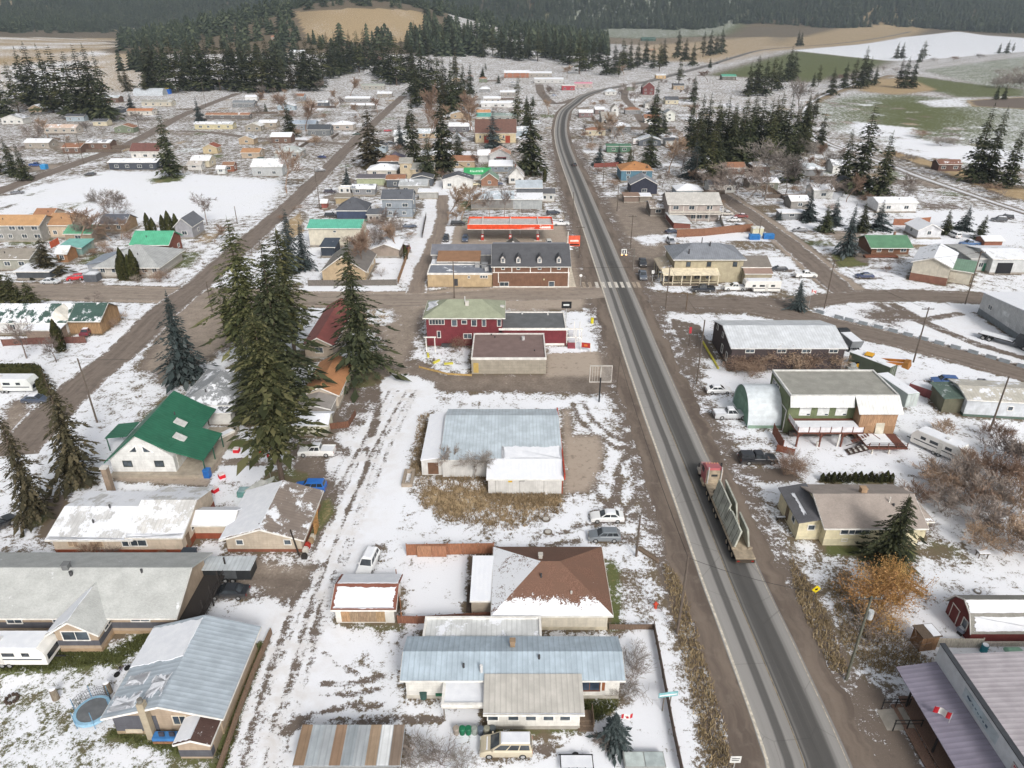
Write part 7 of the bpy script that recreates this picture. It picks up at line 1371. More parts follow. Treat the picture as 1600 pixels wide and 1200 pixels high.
for i, (xl, xr, yb, d, h, rf, rise, wc, rc, sn, kd, lb) in enumerate(FARH):
    w_ = abs(G(xr, yb).x-G(xl, yb).x); nf = max(1, min(4, int(w_/4.5)))
    simple(lb, xl, xr, yb, d, h, rf, rise, wc, (roofmat(rc, 'metal' if kd == 'm' else 'shingle', round(sn, 1)) if rf != 'gy' else roofmat(rc, 'metalx' if kd == 'm' else 'shingle', round(sn, 1))), (nf, 0, 1 if xr < 700 else 0), base=None, vent=(yb > 180), cat='building' if any(k in lb for k in ('shed', 'barn', 'diner', 'workshop', 'store')) else 'house', name='shed' if 'shed' in lb else 'house')
p = G(208, 150); t = thing('storage_arch', 'silver arched storage building under the dark firs', 'building', (p.x, p.y, 0)); a = MB(); prf = [(5.5*math.cos(math.pi*i/12), 6.0*math.sin(math.pi*i/12)) for i in range(13)]
for i in range(12): a.slab([(0, 6+prf[i][0], prf[i][1]), (26, 6+prf[i][0], prf[i][1]), (26, 6+prf[i+1][0], prf[i+1][1]), (0, 6+prf[i+1][0], prf[i+1][1])], .1)
a.build('arched_shell', plain('#b4bac0', .5), t); MB().prism([(6+y*.98, z*.98) for y, z in prf], 'x', 25.6, 25.9).build('end_wall', plain('#a5abb0'), t)
bits('tarp_stack', 'bright blue tarpaulin heap beside the silver storage arch', 'tarp', 262, 147, None, [('tarp', plain('#2b62b8', .5), (-3.2, 3.2, -2, 2, 0, 4.2)), ('yellow_lid', plain('#d8c060'), (-2.6, 1.5, -1.6, 1.6, 4.2, 5.2))])
bits('water_tank', 'light blue barrel tank beside the blue pickup', 'tank', 70, 264, None, [('tank', plain('#3f8fc8', .5), (-1.2, 1.2, -1.2, 1.2, 0, 2.0)), ('lid', plain('#6fb0da', .5), (-.6, .6, -.6, .6, 2.0, 2.3))])
bits('goal_frame', 'white goal frame at the far end of the white field', 'goal', 302, 272, None, [('upright', plain('#d5d0cc'), (-4, -3.8, 0, .2, 0, 2.6)), ('upright', plain('#d5d0cc'), (3.8, 4, 0, .2, 0, 2.6)), ('crossbar', plain('#d5d0cc'), (-4, 4, 0, .2, 2.6, 2.8))])
# ---------------------------------------------------------------- the loaded truck on the highway
t = thing('truck', 'dirty red semi truck with flat trailers driving up the highway', 'truck', (29.5, 69.6, .045), R(90)); mud_ = plain('#a89a86', .85, .3); red = carpaint('#a8565a'); dkm = plain('#4a4239', .85)
MB().box(0, 6.6, -1.25, 1.25, 1.1, 1.3).build('rear_deck', mud_, t); MB().box(6.9, 13.4, -1.25, 1.25, 1.1, 1.3).build('front_deck', mud_, t)
for x0, x1 in ((.1, 6.6), (6.9, 15)): MB().box(x0, x1, -.5, -.25, .7, 1.1).box(x0, x1, .25, .5, .7, 1.1).build('chassis_rail', dkm, t)
MB().box(-.05, .05, -1.2, 1.2, .55, 1.05).build('rear_bumper', dkm, t)
for s_ in (-1, 1): MB().box(-.07, -.05, s_*.9-.15, s_*.9+.15, .75, .95).build('tail_light', TAIL, t); MB().box(1.7, 1.9, min(s_*.8, s_*1.35), max(s_*.8, s_*1.35), 1.3, 1.55).build('stake', mud_, t)
MB().box(12.6, 16.4, -1.2, 1.2, 1.05, 1.3).build('tractor_deck', mud_, t); MB().tube((14.0, 0, 1.3), (14.0, 0, 1.45), .6, .6, 12).build('fifth_wheel', dkm, t); MB().box(13.2, 13.5, -1.2, 1.2, 1.3, 1.42).build('deck_plate', mud_, t)
MB().loft([[(16.4, -1.2, .9), (18.9, -1.2, .9), (18.9, 1.2, .9), (16.4, 1.2, .9)], [(16.4, -1.2, 3.4), (18.9, -1.15, 3.1), (18.9, 1.15, 3.1), (16.4, 1.2, 3.4)], [(16.5, -1.05, 3.75), (18.5, -.95, 3.4), (18.5, .95, 3.4), (16.5, 1.05, 3.75)]]).build('cab', red, t)
MB().box(16.36, 16.4, -1.18, 1.18, 1.0, 3.45).build('sleeper_back', mud_, t); MB().box(16.33, 16.36, -.45, .45, 2.4, 2.75).build('rear_window', CGL, t); MB().slab([(18.6, -1.0, 3.25), (19.0, -1.05, 2.3), (19.0, 1.05, 2.3), (18.6, 1.0, 3.25)], -.05).build('windshield', CGL, t)
for s_ in (-1, 1):
    MB().box(17.6, 18.6, s_*1.2-.03, s_*1.2+.03, 2.3, 3.0).build('side_window', CGL, t); MB().bar((18.7, s_*1.2, 2.8), (18.9, s_*1.65, 2.8), .05, .05).box(18.82, 18.9, s_*1.65-.12, s_*1.65+.12, 2.4, 3.1).build('mirror', DKT, t)
    MB().tube((16.2, s_*.95, 1.2), (16.2, s_*.95, 4.1), .1, .1, 8).build('exhaust_stack', CHR, t); MB().tube((16.6, s_*1.15, .75), (18.2, s_*1.15, .75), .33, .33, 10).build('fuel_tank', mud_, t)
    MB().loft([[(19.4, s_*.75, .7), (21.0, s_*.75, .7), (21.0, s_*1.25, .7), (19.4, s_*1.25, .7)], [(19.7, s_*.75, 1.35), (20.8, s_*.75, 1.35), (20.8, s_*1.2, 1.3), (19.7, s_*1.2, 1.3)]]).build('fender', plain('#c9beb2', .6), t); MB().box(21.15, 21.2, s_*.8-.18, s_*.8+.18, 1.1, 1.35).build('headlight', LAMP, t)
MB().loft([[(18.9, -.95, .9), (18.9, .95, .9), (18.9, .95, 2.25), (18.9, -.95, 2.25)], [(21.1, -.75, .8), (21.1, .75, .8), (21.1, .75, 1.85), (21.1, -.75, 1.85)]]).build('hood', carpaint('#b08280'), t); MB().box(21.1, 21.2, -1.2, 1.2, .5, .85).build('front_bumper', CHR, t)
for k_ in range(5): MB().box(18.2+.0, 18.3, -.8+k_*.4-.05, -.8+k_*.4+.05, 3.45, 3.55).build('marker_light', plain('#e0b080'), t)
add_wheels(t, (1.6, 2.9, 4.2), 1.0, .5, .5, mud_); add_wheels(t, (9.6, 10.9), 1.0, .5, .5, mud_); add_wheels(t, (13.6, 14.9), 1.0, .5, .5, mud_); add_wheels(t, (20.2,), 1.0, .5, .35, mud_)
for i, (x0, x1, s_, h_, lb) in enumerate(((1.9, 6.2, 1, 2.7, 'grey precast panel leaning on the rear trailer, road centre side'), (1.9, 5.6, -1, 3.0, 'grey precast panel leaning on the rear trailer, shoulder side'), (7.0, 12.8, 1, 3.1, 'long grey precast panel leaning on the front trailer, road centre side'), (7.2, 12.6, -1, 3.2, 'long grey precast panel leaning on the front trailer, shoulder side'), (6.3, 7.6, 1, 2.4, 'short grey precast panel between the two trailers'))):
    q = thing('precast_panel', lb, 'concrete panel', (29.5, 69.6, .045), R(90), 'precast panels on the truck'); a = (x0, s_*1.05, 1.31); c_ = (x1, s_*1.05, 1.31); up_ = Vector((0, -s_*.55, h_)); nn = Vector((0, s_*.22, .03))
    P = [Vector(a), Vector(c_), Vector(c_)+up_, Vector(a)+up_]; MB().add(P+[p_-nn for p_ in P], [(0, 1, 2, 3), (7, 6, 5, 4), (0, 4, 5, 1), (1, 5, 6, 2), (2, 6, 7, 3), (3, 7, 4, 0)]).build('slab', plain('#b3b5aa', .85, .35, .6), q)
    for u in (.22, .5, .78): e0 = P[0].lerp(P[1], u)+nn*.06; e1 = P[3].lerp(P[2], u-.05)+nn*.06; MB().bar(e0, e1, .06, .02).build('strap', plain('#3a3633'), q)
# ---------------------------------------------------------------- parked and moving vehicles (forward is local +x; 90 = up the highway)
V = [('van', '#b7ad97', 'beige minivan parked in front of the long white house', 791, 1172, 180, .7), ('sedan', '#dfe0e0', 'white sedan on the snowy lot above the grey car', 948, 812, 180, .3), ('hatch', '#6d747a', 'grey hatchback on the snowy lot below the white sedan', 944, 842, 180, 0),
 ('suv', '#d9dadb', 'white suv parked nose down beside the snowy lane', 576, 886, 262, .6), ('suv', '#2765b4', 'bright blue suv with trailer beside the lane', 486, 766, 180, 0), ('pickup', '#dcdcda', 'white pickup under the big fir beside the lane', 496, 710, 180, .5), ('sedan', '#1d1f23', 'black sedan beside the cargo trailer at the ranch house', 359, 930, 180, 0),
 ('sedan', '#e0e1e2', 'white sedan with sunroof by the green quonset hut', 1122, 613, 0, .7), ('pickup', '#b9bcc0', 'silver pickup beside the quonset hut', 1140, 652, 0, .3), ('topper', '#26282d', 'black pickup with cap beside the highway', 1183, 722, 0, 0),
 ('pickup', '#262d38', 'dark pickup parked before the tan inn porch', 1098, 455, 180, 0), ('pickup', '#dcdcda', 'white pickup hitched to the white fifth wheel trailer', 1148, 453, 180, .3), ('pickup', '#30333a', 'charcoal pickup behind another by the inn sign', 1004, 414, 265, 0), ('pickup', '#5a626e', 'slate grey pickup facing the crosswalk beside the inn', 1004, 434, 265, 0),
 ('pickup', '#dfdfdd', 'white crew pickup by the corner spruce', 1258, 433, 0, .2), ('sedan', '#2c3038', 'dark sedan beside the white crew pickup', 1216, 423, 180, .3), ('sedan', '#2c3a5e', 'navy sedan before the beige two storey house', 1350, 434, 175, 0), ('suv', '#34588f', 'blue wagon beside the frontage road', 1474, 600, 172, 0), ('suv', '#8b8d90', 'grey hatchback behind the pale mobile home', 1541, 606, 80, .6),
 ('hatch', '#c4202f', 'bright red car by the pyramid roof house', 119, 437, 200, 0), ('pickup', '#2f4f8a', 'blue pickup at the left edge street', 57, 260, 0, 0), ('sedan', '#3f4247', 'dark car parked along the left street below the slate house', 141, 274, 190, .3), ('sedan', '#5f6268', 'grey car with snow by the white field path', 28, 303, 20, .8),
 ('sedan', '#23262c', 'black car driving up the highway bend', 897, 259, 100, 0), ('suv', '#3d5f54', 'dark green suv by the tan roofed shed', 405, 251, 180, 0), ('sedan', '#2e4270', 'blue car in the yard beyond the diagonal street', 503, 247, 150, .3), ('sedan', '#75777b', 'grey car beside the diagonal street', 501, 268, 200, .4), ('sedan', '#2f4a44', 'dark teal car at the street corner', 557, 211, 190, .2),
 ('pickup', '#dddddb', 'white pickup beside the beige tower house', 686, 281, 0, .3), ('suv', '#33373e', 'dark suv before the tan shop near the alley', 697, 376, 270, 0), ('suv', '#45536a', 'slate blue suv left of the fuel canopy', 727, 376, 270, 0), ('suv', '#c9cbc8', 'silver suv right of the fuel pumps', 858, 384, 272, 0), ('pickup', '#d8d9da', 'white crew pickup by the right end of the fuel canopy', 876, 352, 0, .3), ('suv', '#28303f', 'dark suv beside the tall shop', 864, 335, 20, .2),
 ('van', '#262a30', 'black van below the russet bare trees', 716, 352, 0, .5), ('sedan', '#d8d8d8', 'white car with snow at the top of the snowy lane', 724, 287, 0, .8), ('sedan', '#d3cbb0', 'cream car before the green roofed shop', 742, 290, 0, .6), ('sedan', '#4c5874', 'blue-grey car by the brown gabled house', 777, 289, 10, .5),
 ('suv', '#5a1f26', 'maroon suv by the snowy alley garage', 633, 389, 120, .1), ('sedan', '#d6d6d6', 'white car below the tall grey-blue house', 619, 345, 0, .5), ('sedan', '#3c4a5e', 'blue car behind the alley fence', 640, 356, 20, .4), ('suv', '#1f2329', 'black suv by the navy hip roofed house', 518, 339, 0, .2), ('suv', '#3c3742', 'dark purple suv beside the diagonal street', 516, 302, 0, .3),
 ('sedan', '#cfcfcf', 'silver snow capped car in the inn yard, upper one', 1146, 346, 175, .7), ('suv', '#7a8088', 'grey snow capped car in the inn yard, lower one', 1152, 357, 140, .7), ('sedan', '#8b4a48', 'dull red car in the inn yard', 1158, 340, 160, .4), ('sedan', '#bcb6ae', 'pale car behind the inn yard fence', 1135, 336, 170, .7), ('suv', '#8d8f96', 'grey suv facing the snowy yard behind the inn', 1048, 380, 275, .5), ('sedan', '#3a4356', 'dark blue car by the lean-to shed', 1050, 364, 20, .4),
 ('sedan', '#d6d6d6', 'white car behind the pale grey two storey house', 1066, 290, 170, .6), ('suv', '#d8d8d8', 'white van shaped car under the tall dark fir', 1087, 246, 175, .4), ('pickup', '#4a6a94', 'blue pickup in the snowy yard by the white picket fence', 1514, 384, 180, .2), ('van', '#d8d8d8', 'white van behind the little white house', 1490, 370, 95, .5), ('suv', '#34363a', 'black snow covered suv near the railway', 1571, 342, 160, .5), ('suv', '#43474c', 'grey snow covered suv near the railway', 1560, 346, 165, .6), ('sedan', '#7d7f84', 'grey car on the snowy lawn by the dark pines', 1250, 362, 175, .7),
 ('suv', '#3c3f44', 'dark suv far up the highway', 1120, 100, 110, 0), ('van', '#d8d8d8', 'white van far up the highway', 1136, 92, 110, 0), ('suv', '#d0d0d0', 'white suv by the red fronted diner', 862, 146, 20, .3), ('sedan', '#aab4c8', 'pale blue car by the red fronted diner', 866, 150, 30, .4), ('suv', '#191b1f', 'black suv cut by the left edge beside the cream house', -2, 826, 60, 0), ('sedan', '#3f4a5c', 'blue-grey car behind the big left pine', 58, 628, 0, .3), ('sedan', '#6a2c3c', 'dark maroon car by the plywood walled house', 137, 521, 100, .7), ('sedan', '#c4c8cc', 'silver car in the yard of the pyramid roof house', 80, 443, 0, .8), ('suv', '#a03844', 'red car beside the white glass front house', 606, 206, 10, .3), ('suv', '#34383c', 'dark car beside the white glass front house', 612, 226, 0, .2)]
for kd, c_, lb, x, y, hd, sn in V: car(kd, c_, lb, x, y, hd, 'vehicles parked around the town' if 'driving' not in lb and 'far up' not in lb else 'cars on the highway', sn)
caravan('white fifth wheel trailer parked before the tan inn annex', 1188, 456, 180, 9.0, 2.5, 3.2, fifth=True)
caravan('white travel trailer with dark front window at the ranch house', 30, 1030, 0, 8.2, 2.5, 2.9, '#dddcd8', '#4a4d52')
caravan('long white trailer beside the trimmed hedge at left', 20, 610, 0, 9.5, 2.6, 2.8, '#cfd2d0', '#3a3f46')
caravan('small white trailer above the dark spruces', 1000, 226, 0, 8.0, 2.4, 3.0, '#dcdad8', '#8a3040')
p = G(408, 770); t = thing('boat_trailer', 'covered boat on a trailer behind the snowy garage', 'boat', (p.x, p.y, 0), R(60)); MB().loft([[(-2.4, -.8, 1.0), (-2.4, .8, 1.0), (-2.4, .4, .5), (-2.4, -.4, .5)], [(1.2, -.85, 1.05), (1.2, .85, 1.05), (1.2, .4, .5), (1.2, -.4, .5)], [(2.8, -.05, 1.25), (2.8, .05, 1.25), (2.8, .03, .9), (2.8, -.03, .9)]]).build('hull', plain('#b9bdb5', .5), t); MB().box(-2.2, 1.0, -.6, .6, 1.05, 1.6).build('cover', plain('#c8c9c4'), t); MB().tube((-.6, -1, 1.5), (1.2, -.7, 1.9), .04, .04, 6).build('frame_bar', CHR, t); add_wheels(t, (-.5,), .85, .32)
bits('blue_drum', 'blue barrel at the corner of the green roofed house porch', 'barrel', 325, 745, None, [('drum', plain('#2a66b0', .5), (-.45, .45, -.45, .45, 0, 1.3)), ('lid', plain('#3a78c2', .5), (-.48, .48, -.48, .48, 1.3, 1.4))])
for i, (x, y, lb) in enumerate(((370, 706, 'red and white bin on the snow, upper left of two'), (409, 707, 'red and white bin on the snow near the fir trunk'), (347, 746, 'red and white bin on the snow below the path'), (336, 768, 'red and white bin beside the cream house annex'))): bits('red_bin', lb, 'bin', x, y, None, [('tub', plain('#c9202e'), (-.45, .45, -.4, .4, 0, .55)), ('lid', plain('#e0d5d3'), (-.4, .4, -.35, .35, .55, .75))], 20*i)
flag('red and white maple leaf flag by the big fir trunk', 424, 752, 5.0, .6, .9)
flag('red and white maple leaf flag beside the corner spruce', 1262, 486, 5.5, .3, .9)
bits('white_trough', 'white trough on the lawn beside the green roofed house', 'trough', 352, 684, None, [('side', plain('#d8d5d0'), (-.6, .6, -1.6, 1.6, 0, .9)), ('snow', snowmat(), (-.5, .5, -1.5, 1.5, .9, .95))], -35)
bits('blue_cart', 'small light blue utility cart hitched to the blue suv', 'cart', 455, 771, None, [('tub', plain('#5b93bd'), (-.9, .9, -.6, .6, .4, .9)), ('wheel', RUB, (-.2, .2, -.75, -.6, 0, .5)), ('wheel', RUB, (-.2, .2, .6, .75, 0, .5)), ('drawbar', DKT, (.9, 1.8, -.05, .05, .45, .55))])
bits('teal_shed', 'small teal tarp stack behind the old snowy garage', 'tarp', 385, 774, None, [('stack', plain('#5f8a86'), (-1.1, 1.1, -.6, .6, 0, .9)), ('top', plain('#8aa5a8'), (-.9, .7, -.5, .5, .9, 1.2))])
bits('stone_planter', 'stone sided planter box on the weedy lot', 'planter', 636, 760, None, [('wall', plain('#a09486'), (-.8, .8, -.2, .2, 0, .6)), ('wall', plain('#9a8e80'), (-.8, -.4, .2, 3.4, 0, .6)), ('wall', plain('#9a8e80'), (.4, .8, .2, 3.4, 0, .6)), ('wall', plain('#a09486'), (-.8, .8, 3.4, 3.8, 0, .6))])
for i, (x, y) in enumerate(((853, 812), (856, 832))): p = G(x, y); t = thing('manhole', ['round manhole ring in the snow, upper of two', 'round manhole ring in the snow, lower of two'][i], 'manhole', (p.x, p.y, 0)); MB().tube((0, 0, 0), (0, 0, .18), .62, .58, 14).build('ring', plain('#6b6258'), t); MB().tube((0, 0, .18), (0, 0, .22), .42, .42, 14).build('cover', plain('#b8b4ae'), t)
bits('timber_beams', 'two long weathered beams lying by the highway pole', 'lumber', 1012, 868, None, [('beam', wood('#8a7560'), (-.25, .05, -1.8, 1.8, .05, .4)), ('beam', wood('#7d6a58'), (.15, .4, -1.5, 1.7, .05, .35))], 40)
p = G(1024, 950); t = thing('hydrant', 'orange-red fire hydrant on the speckled verge', 'hydrant', (p.x, p.y, 0)); MB().tube((0, 0, 0), (0, 0, .8), .18, .16, 10).build('barrel', plain('#c24a34'), t); MB().tube((0, 0, .8), (0, 0, .98), .2, .06, 10).build('cap', plain('#c24a34'), t); MB().tube((-.3, 0, .6), (.3, 0, .6), .09, .09, 8).build('outlet', plain('#b8442f'), t)
t = bits('picnic_log', 'dark log bench on the speckled yard by the yellow house', 'bench', 1222, 812, None, [('seat', wood('#55504c'), (-.9, .9, -.2, .2, .35, .5)), ('leg', wood('#4a4541'), (-.8, -.6, -.15, .15, 0, .35)), ('leg', wood('#4a4541'), (.6, .8, -.15, .15, 0, .35)), ('snow', snowmat(), (-.85, .85, -.15, .15, .5, .55))])
p = G(974, 424); t = thing('crossing_sign', 'lit black and white crosswalk sign box hanging over the highway', 'sign', (p.x+2.6, p.y, 0)); MB().tube((0, 0, 0), (0, 0, 6.4), .12, .09, 8).bar((0, 0, 6.2), (-3.2, 0, 6.4), .1, .1).build('mast', plain('#77736c'), t); MB().box(-3.5, -2.1, -.25, .25, 4.9, 6.2).build('box', plain('#e8e8e6'), t)
MB().box(-3.3, -2.3, -.27, -.252, 5.05, 6.05).build('black_face', plain('#17181a'), t); MB().box(-2.9, -2.7, -.285, -.272, 5.2, 5.8).box(-3.05, -2.55, -.285, -.272, 5.5, 5.6).tube((-2.8, -.285, 5.9), (-2.8, -.272, 5.9), .09, .09, 8).build('walker_symbol', plain('#f4f4f4'), t)
for x in (-3.4, -2.2): m = NT('amber_lamp'); m.out((.9, .5, .2), .4); m.b.inputs['Emission Color'].default_value = (1, .45, .15, 1); m.b.inputs['Emission Strength'].default_value = 2.0; MB().box(x-.2, x+.2, -.29, -.252, 4.6, 4.88).build('amber_lamp', m.m, t)
p = G(907, 446); t = thing('round_sign', 'small white round sign on a post at the store corner', 'sign', (p.x, p.y, 0)); MB().tube((0, 0, 0), (0, 0, 2.6), .05, .05, 6).build('post', CHR, t); MB().tube((0, -.06, 2.7), (0, -.02, 2.7), .4, .4, 12).build('plate', plain('#e2e2e0'), t)
p = G(1019, 440); t = thing('round_sign', 'small white square sign on the snowy inn corner', 'sign', (p.x, p.y, 0)); MB().tube((0, 0, 0), (0, 0, 2.6), .05, .05, 6).build('post', CHR, t); MB().box(-.35, .35, -.06, -.03, 2.2, 3.1).build('plate', plain('#e2e2e0'), t); MB().box(-.05, .05, -.07, -.062, 2.4, 2.9).build('symbol', plain('#333'.ljust(7, '3')), t)
for i, (x, y, w_) in enumerate(((1075, 541, 1.0), (1010, 484, 1.6))):
    p = G(x+6, y); t = thing('post_frame', ['pair of tall dark posts with red topper on the snowy corner lot', 'brown gallows sign post at the east street corner'][i], 'sign', (p.x, p.y, 0))
    if i == 0:
        for xx in (-.7, .9): MB().box(xx-.07, xx+.07, -.07, .07, 0, 3.6).build('post', wood('#5a4f47'), t)
        MB().box(-.95, -.45, -.1, .1, 3.0, 4.4).build('red_sign', plain('#b33a44'), t); MB().box(-.7, .9, -.05, .05, 2.9, 3.05).build('crossbar', wood('#5a4f47'), t)
    else: MB().box(8.4, 8.6, -.1, .1, 0, 4.2).build('post', wood('#6f5a45'), t); MB().box(5.0, 8.6, -.08, .08, 4.0, 4.2).build('arm', wood('#6f5a45'), t)
# ---------------------------------------------------------------- utility poles
for lb, x, y, tp, kw in (('weathered pole with crossarm beside the golden bush and shop', 1322, 1062, 932, dict(transformer=True, col='#6f6f60')), ('slanting bare pole by the highway at the speckled verge', 1058, 990, 868, dict(arms=0, lamp=False)), ('dark pole between the parked white sedan and the highway', 994, 869, 797, dict(arms=0, h=6.5)),
    ('pole beside the side street by the green roofed house', 152, 660, 560, dict(arms=0)), ('pole beside the corner spruce', 1288, 482, 405, {}), ('pole among the concrete barriers, halfway along the row', 1427, 566, 480, {}), ('pole at the grey warehouse corner', 1508, 475, 392, {}), ('pole by the pale mobile home', 1546, 674, 588, dict(arms=0)),
    ('pole at the snowy corner lot by the dark brown building', 1088, 600, 500, dict(arms=0)), ('pole in front of the tan inn', 1040, 482, 413, dict(arms=0, lamp=True)), ('pole behind the red restaurant at the cross street', 710, 466, 408, {}), ('pole beside the fuel price sign', 905, 403, 353, {}), ('pole at the muddy lot north of the inn', 985, 388, 336, {}), ('pole at the dirt pullout up the highway', 964, 330, 290, dict(arms=0)),
    ('thin pole beside the empty sign frame', 964, 615, 557, dict(arms=0, r=.12)), ('pole at the cross street corner by the bare lilac', 332, 488, 440, dict(arms=0)), ('pole behind the apartment row', 122, 378, 331, dict(arms=0)), ('pole by the white field road', 131, 255, 208, {}), ('pole by the white field road, nearer the slate house', 108, 250, 215, dict(arms=0)), ('pole in front of the maroon roofed house', 219, 208, 170, dict(arms=0)), ('pole at the left street bend', 322, 168, 128, {}), ('pole beside the white field, near the bare tree', 371, 350, 322, dict(arms=0)),
    ('pole beside the navy car yard at the diagonal street', 500, 327, 286, dict(arms=0)), ('pole along the diagonal street at the upper corner', 494, 285, 262, dict(arms=0)), ('pole at the far pullout by the highway', 895, 342, 300, dict(arms=0)), ('pole by the blue house at the highway', 942, 290, 252, dict(arms=0)), ('pole behind the blue dumpsters', 1185, 372, 340, dict(arms=0)), ('pole above the blue house roof', 989, 252, 225, dict(arms=0)), ('pole at the tall dark fir in the snowy yard', 1086, 285, 240, {})): pole(lb, x, y, tp, **kw)
# ---------------------------------------------------------------- single trees near the viewer
conif(HERO[1], 'tall irregular fir in front of the tree cluster, bare trunk foot by the blue suv', 442, 757, 492, name='fir_tree', wid=1.12)
conif(HERO[4], 'tall dark fir at the left of the central cluster', 397, 575, 342, name='fir_tree', wid=1.15)
conif(HERO[0], 'dense fir in the middle of the central cluster', 447, 628, 378, name='fir_tree', wid=1.1)
conif(HERO[1], 'brownish fir behind the maroon roofed hall in the central cluster', 462, 560, 360, name='fir_tree', wid=1.15)
conif(HERO[0], 'short fir filling the left foot of the central cluster', 402, 655, 520, name='fir_tree', wid=1.2)
conif(HERO[0], 'dark fir standing alone by the tan orange roof', 566, 592, 376, name='fir_tree', wid=1.05)
conif(HERO[2], 'blue-grey spruce on the side street corner', 291, 593, 455, name='spruce_tree', wid=1.0)
conif(HERO[2], 'blue-grey spruce behind the central fir cluster', 456, 425, 326, name='spruce_tree', wid=1.0)
conif(HERO[2], 'second blue-grey spruce right of the first behind the cluster', 476, 420, 345, name='spruce_tree', wid=.85)
conif(HERO[3], 'olive brown spruce by the cream house and side street', 125, 754, 574, name='spruce_tree', wid=.95)
conif(HERO[3], 'sparse brown conifer at the left edge by the cream house', 58, 812, 640, name='spruce_tree', wid=.8)
conif(HERO[0], 'dark young fir in front of the yellow house', 1386, 884, 774, name='fir_tree', wid=1.35)
conif(HERO[2], 'small dark spruce at the east street corner', 1246, 484, 437, name='spruce_tree', wid=1.2)
conif(HERO[2], 'small blue spruce beside the flag in the white house yard', 958, 1160, 1112, name='spruce_tree', wid=1.5)
conif(HERO[2], 'big grey-blue spruce beside the green roofed cabin', 1322, 399, 318, name='spruce_tree', wid=.9)
for i, (x, y, tp, lb) in enumerate(((1262, 345, 297, 'dark pine by the snowy car left of the pine group'), (1288, 362, 320, 'low dark pine in front of the pine group'), (1302, 352, 308, 'dark pine in the middle of the east pine group'), (1345, 362, 318, 'dark pine right of the grey-blue spruce'), (1372, 358, 312, 'dark broad pine beside the green roofed cabin'), (1476, 366, 328, 'round dark pine by the little white house'), (1506, 360, 320, 'dark pine behind the white van'), (1531, 374, 336, 'round dark pine by the orange-brown shed'), (1218, 344, 329, 'tiny dark spruce by the east street'))): conif(MID[1] if i % 2 else MID[2], lb, x, y, tp, name='pine_tree', wid=1.5, group='dark pines of the east homes')
for i, (x, y, tp, k_, wd, lb) in enumerate(((580, 262, 163, 4, 1.15, 'tall brown fir at the diagonal street corner'), (648, 268, 146, 0, .8, 'slim tall fir left of the two behind the beige tower house'), (692, 272, 140, 1, .95, 'broad tall fir right of the two behind the beige tower house'), (828, 272, 150, 1, 1.1, 'tall dark pine by the highway and white cottage'), (269, 276, 172, 1, .95, 'lone tall fir beside the white field'), (808, 205, 118, 3, .7, 'thin pine beside the upper row cottages'), (312, 190, 150, 2, 1.1, 'small blue spruce by the left street'), (543, 290, 256, 2, 1.0, 'small spruce beside the long pale green shed'), (706, 178, 92, 1, .8, 'dark fir at the upper end of the diagonal street'), (735, 150, 98, 1, .8, 'dark fir beside the pale gabled house'), (206, 170, 142, 2, 1.1, 'small dark spruce before the storage arch'),
    (1022, 216, 128, 0, 1.1, 'tall dark fir right of the highway bend'), (1014, 260, 205, 1, 1.5, 'broad olive pine behind the blue house'), (936, 258, 222, 2, 1.3, 'dark spruce before the green shed, left one'), (966, 258, 224, 2, 1.2, 'dark spruce before the green shed, right one'), (1108, 290, 196, 3, .9, 'tall ragged fir behind the pale grey house'), (1090, 245, 148, 1, .9, 'tall dark fir heading the east clump'), (1338, 302, 158, 0, .95, 'tall fir beside the railway curve'), (1316, 290, 200, 1, .9, 'dark fir left of the tall railway fir'), (1372, 312, 205, 1, 1.0, 'dark ragged fir right of the tall railway fir'), (1520, 284, 162, 0, .95, 'tall fir pair by the railway, left tree'), (1540, 286, 168, 1, .9, 'tall fir pair by the railway, right tree'), (1572, 294, 194, 0, 1.0, 'sparse fir at the right edge by the railway'))):
    conif(MID[k_], lb, x, y, tp, name='fir_tree', wid=wd)
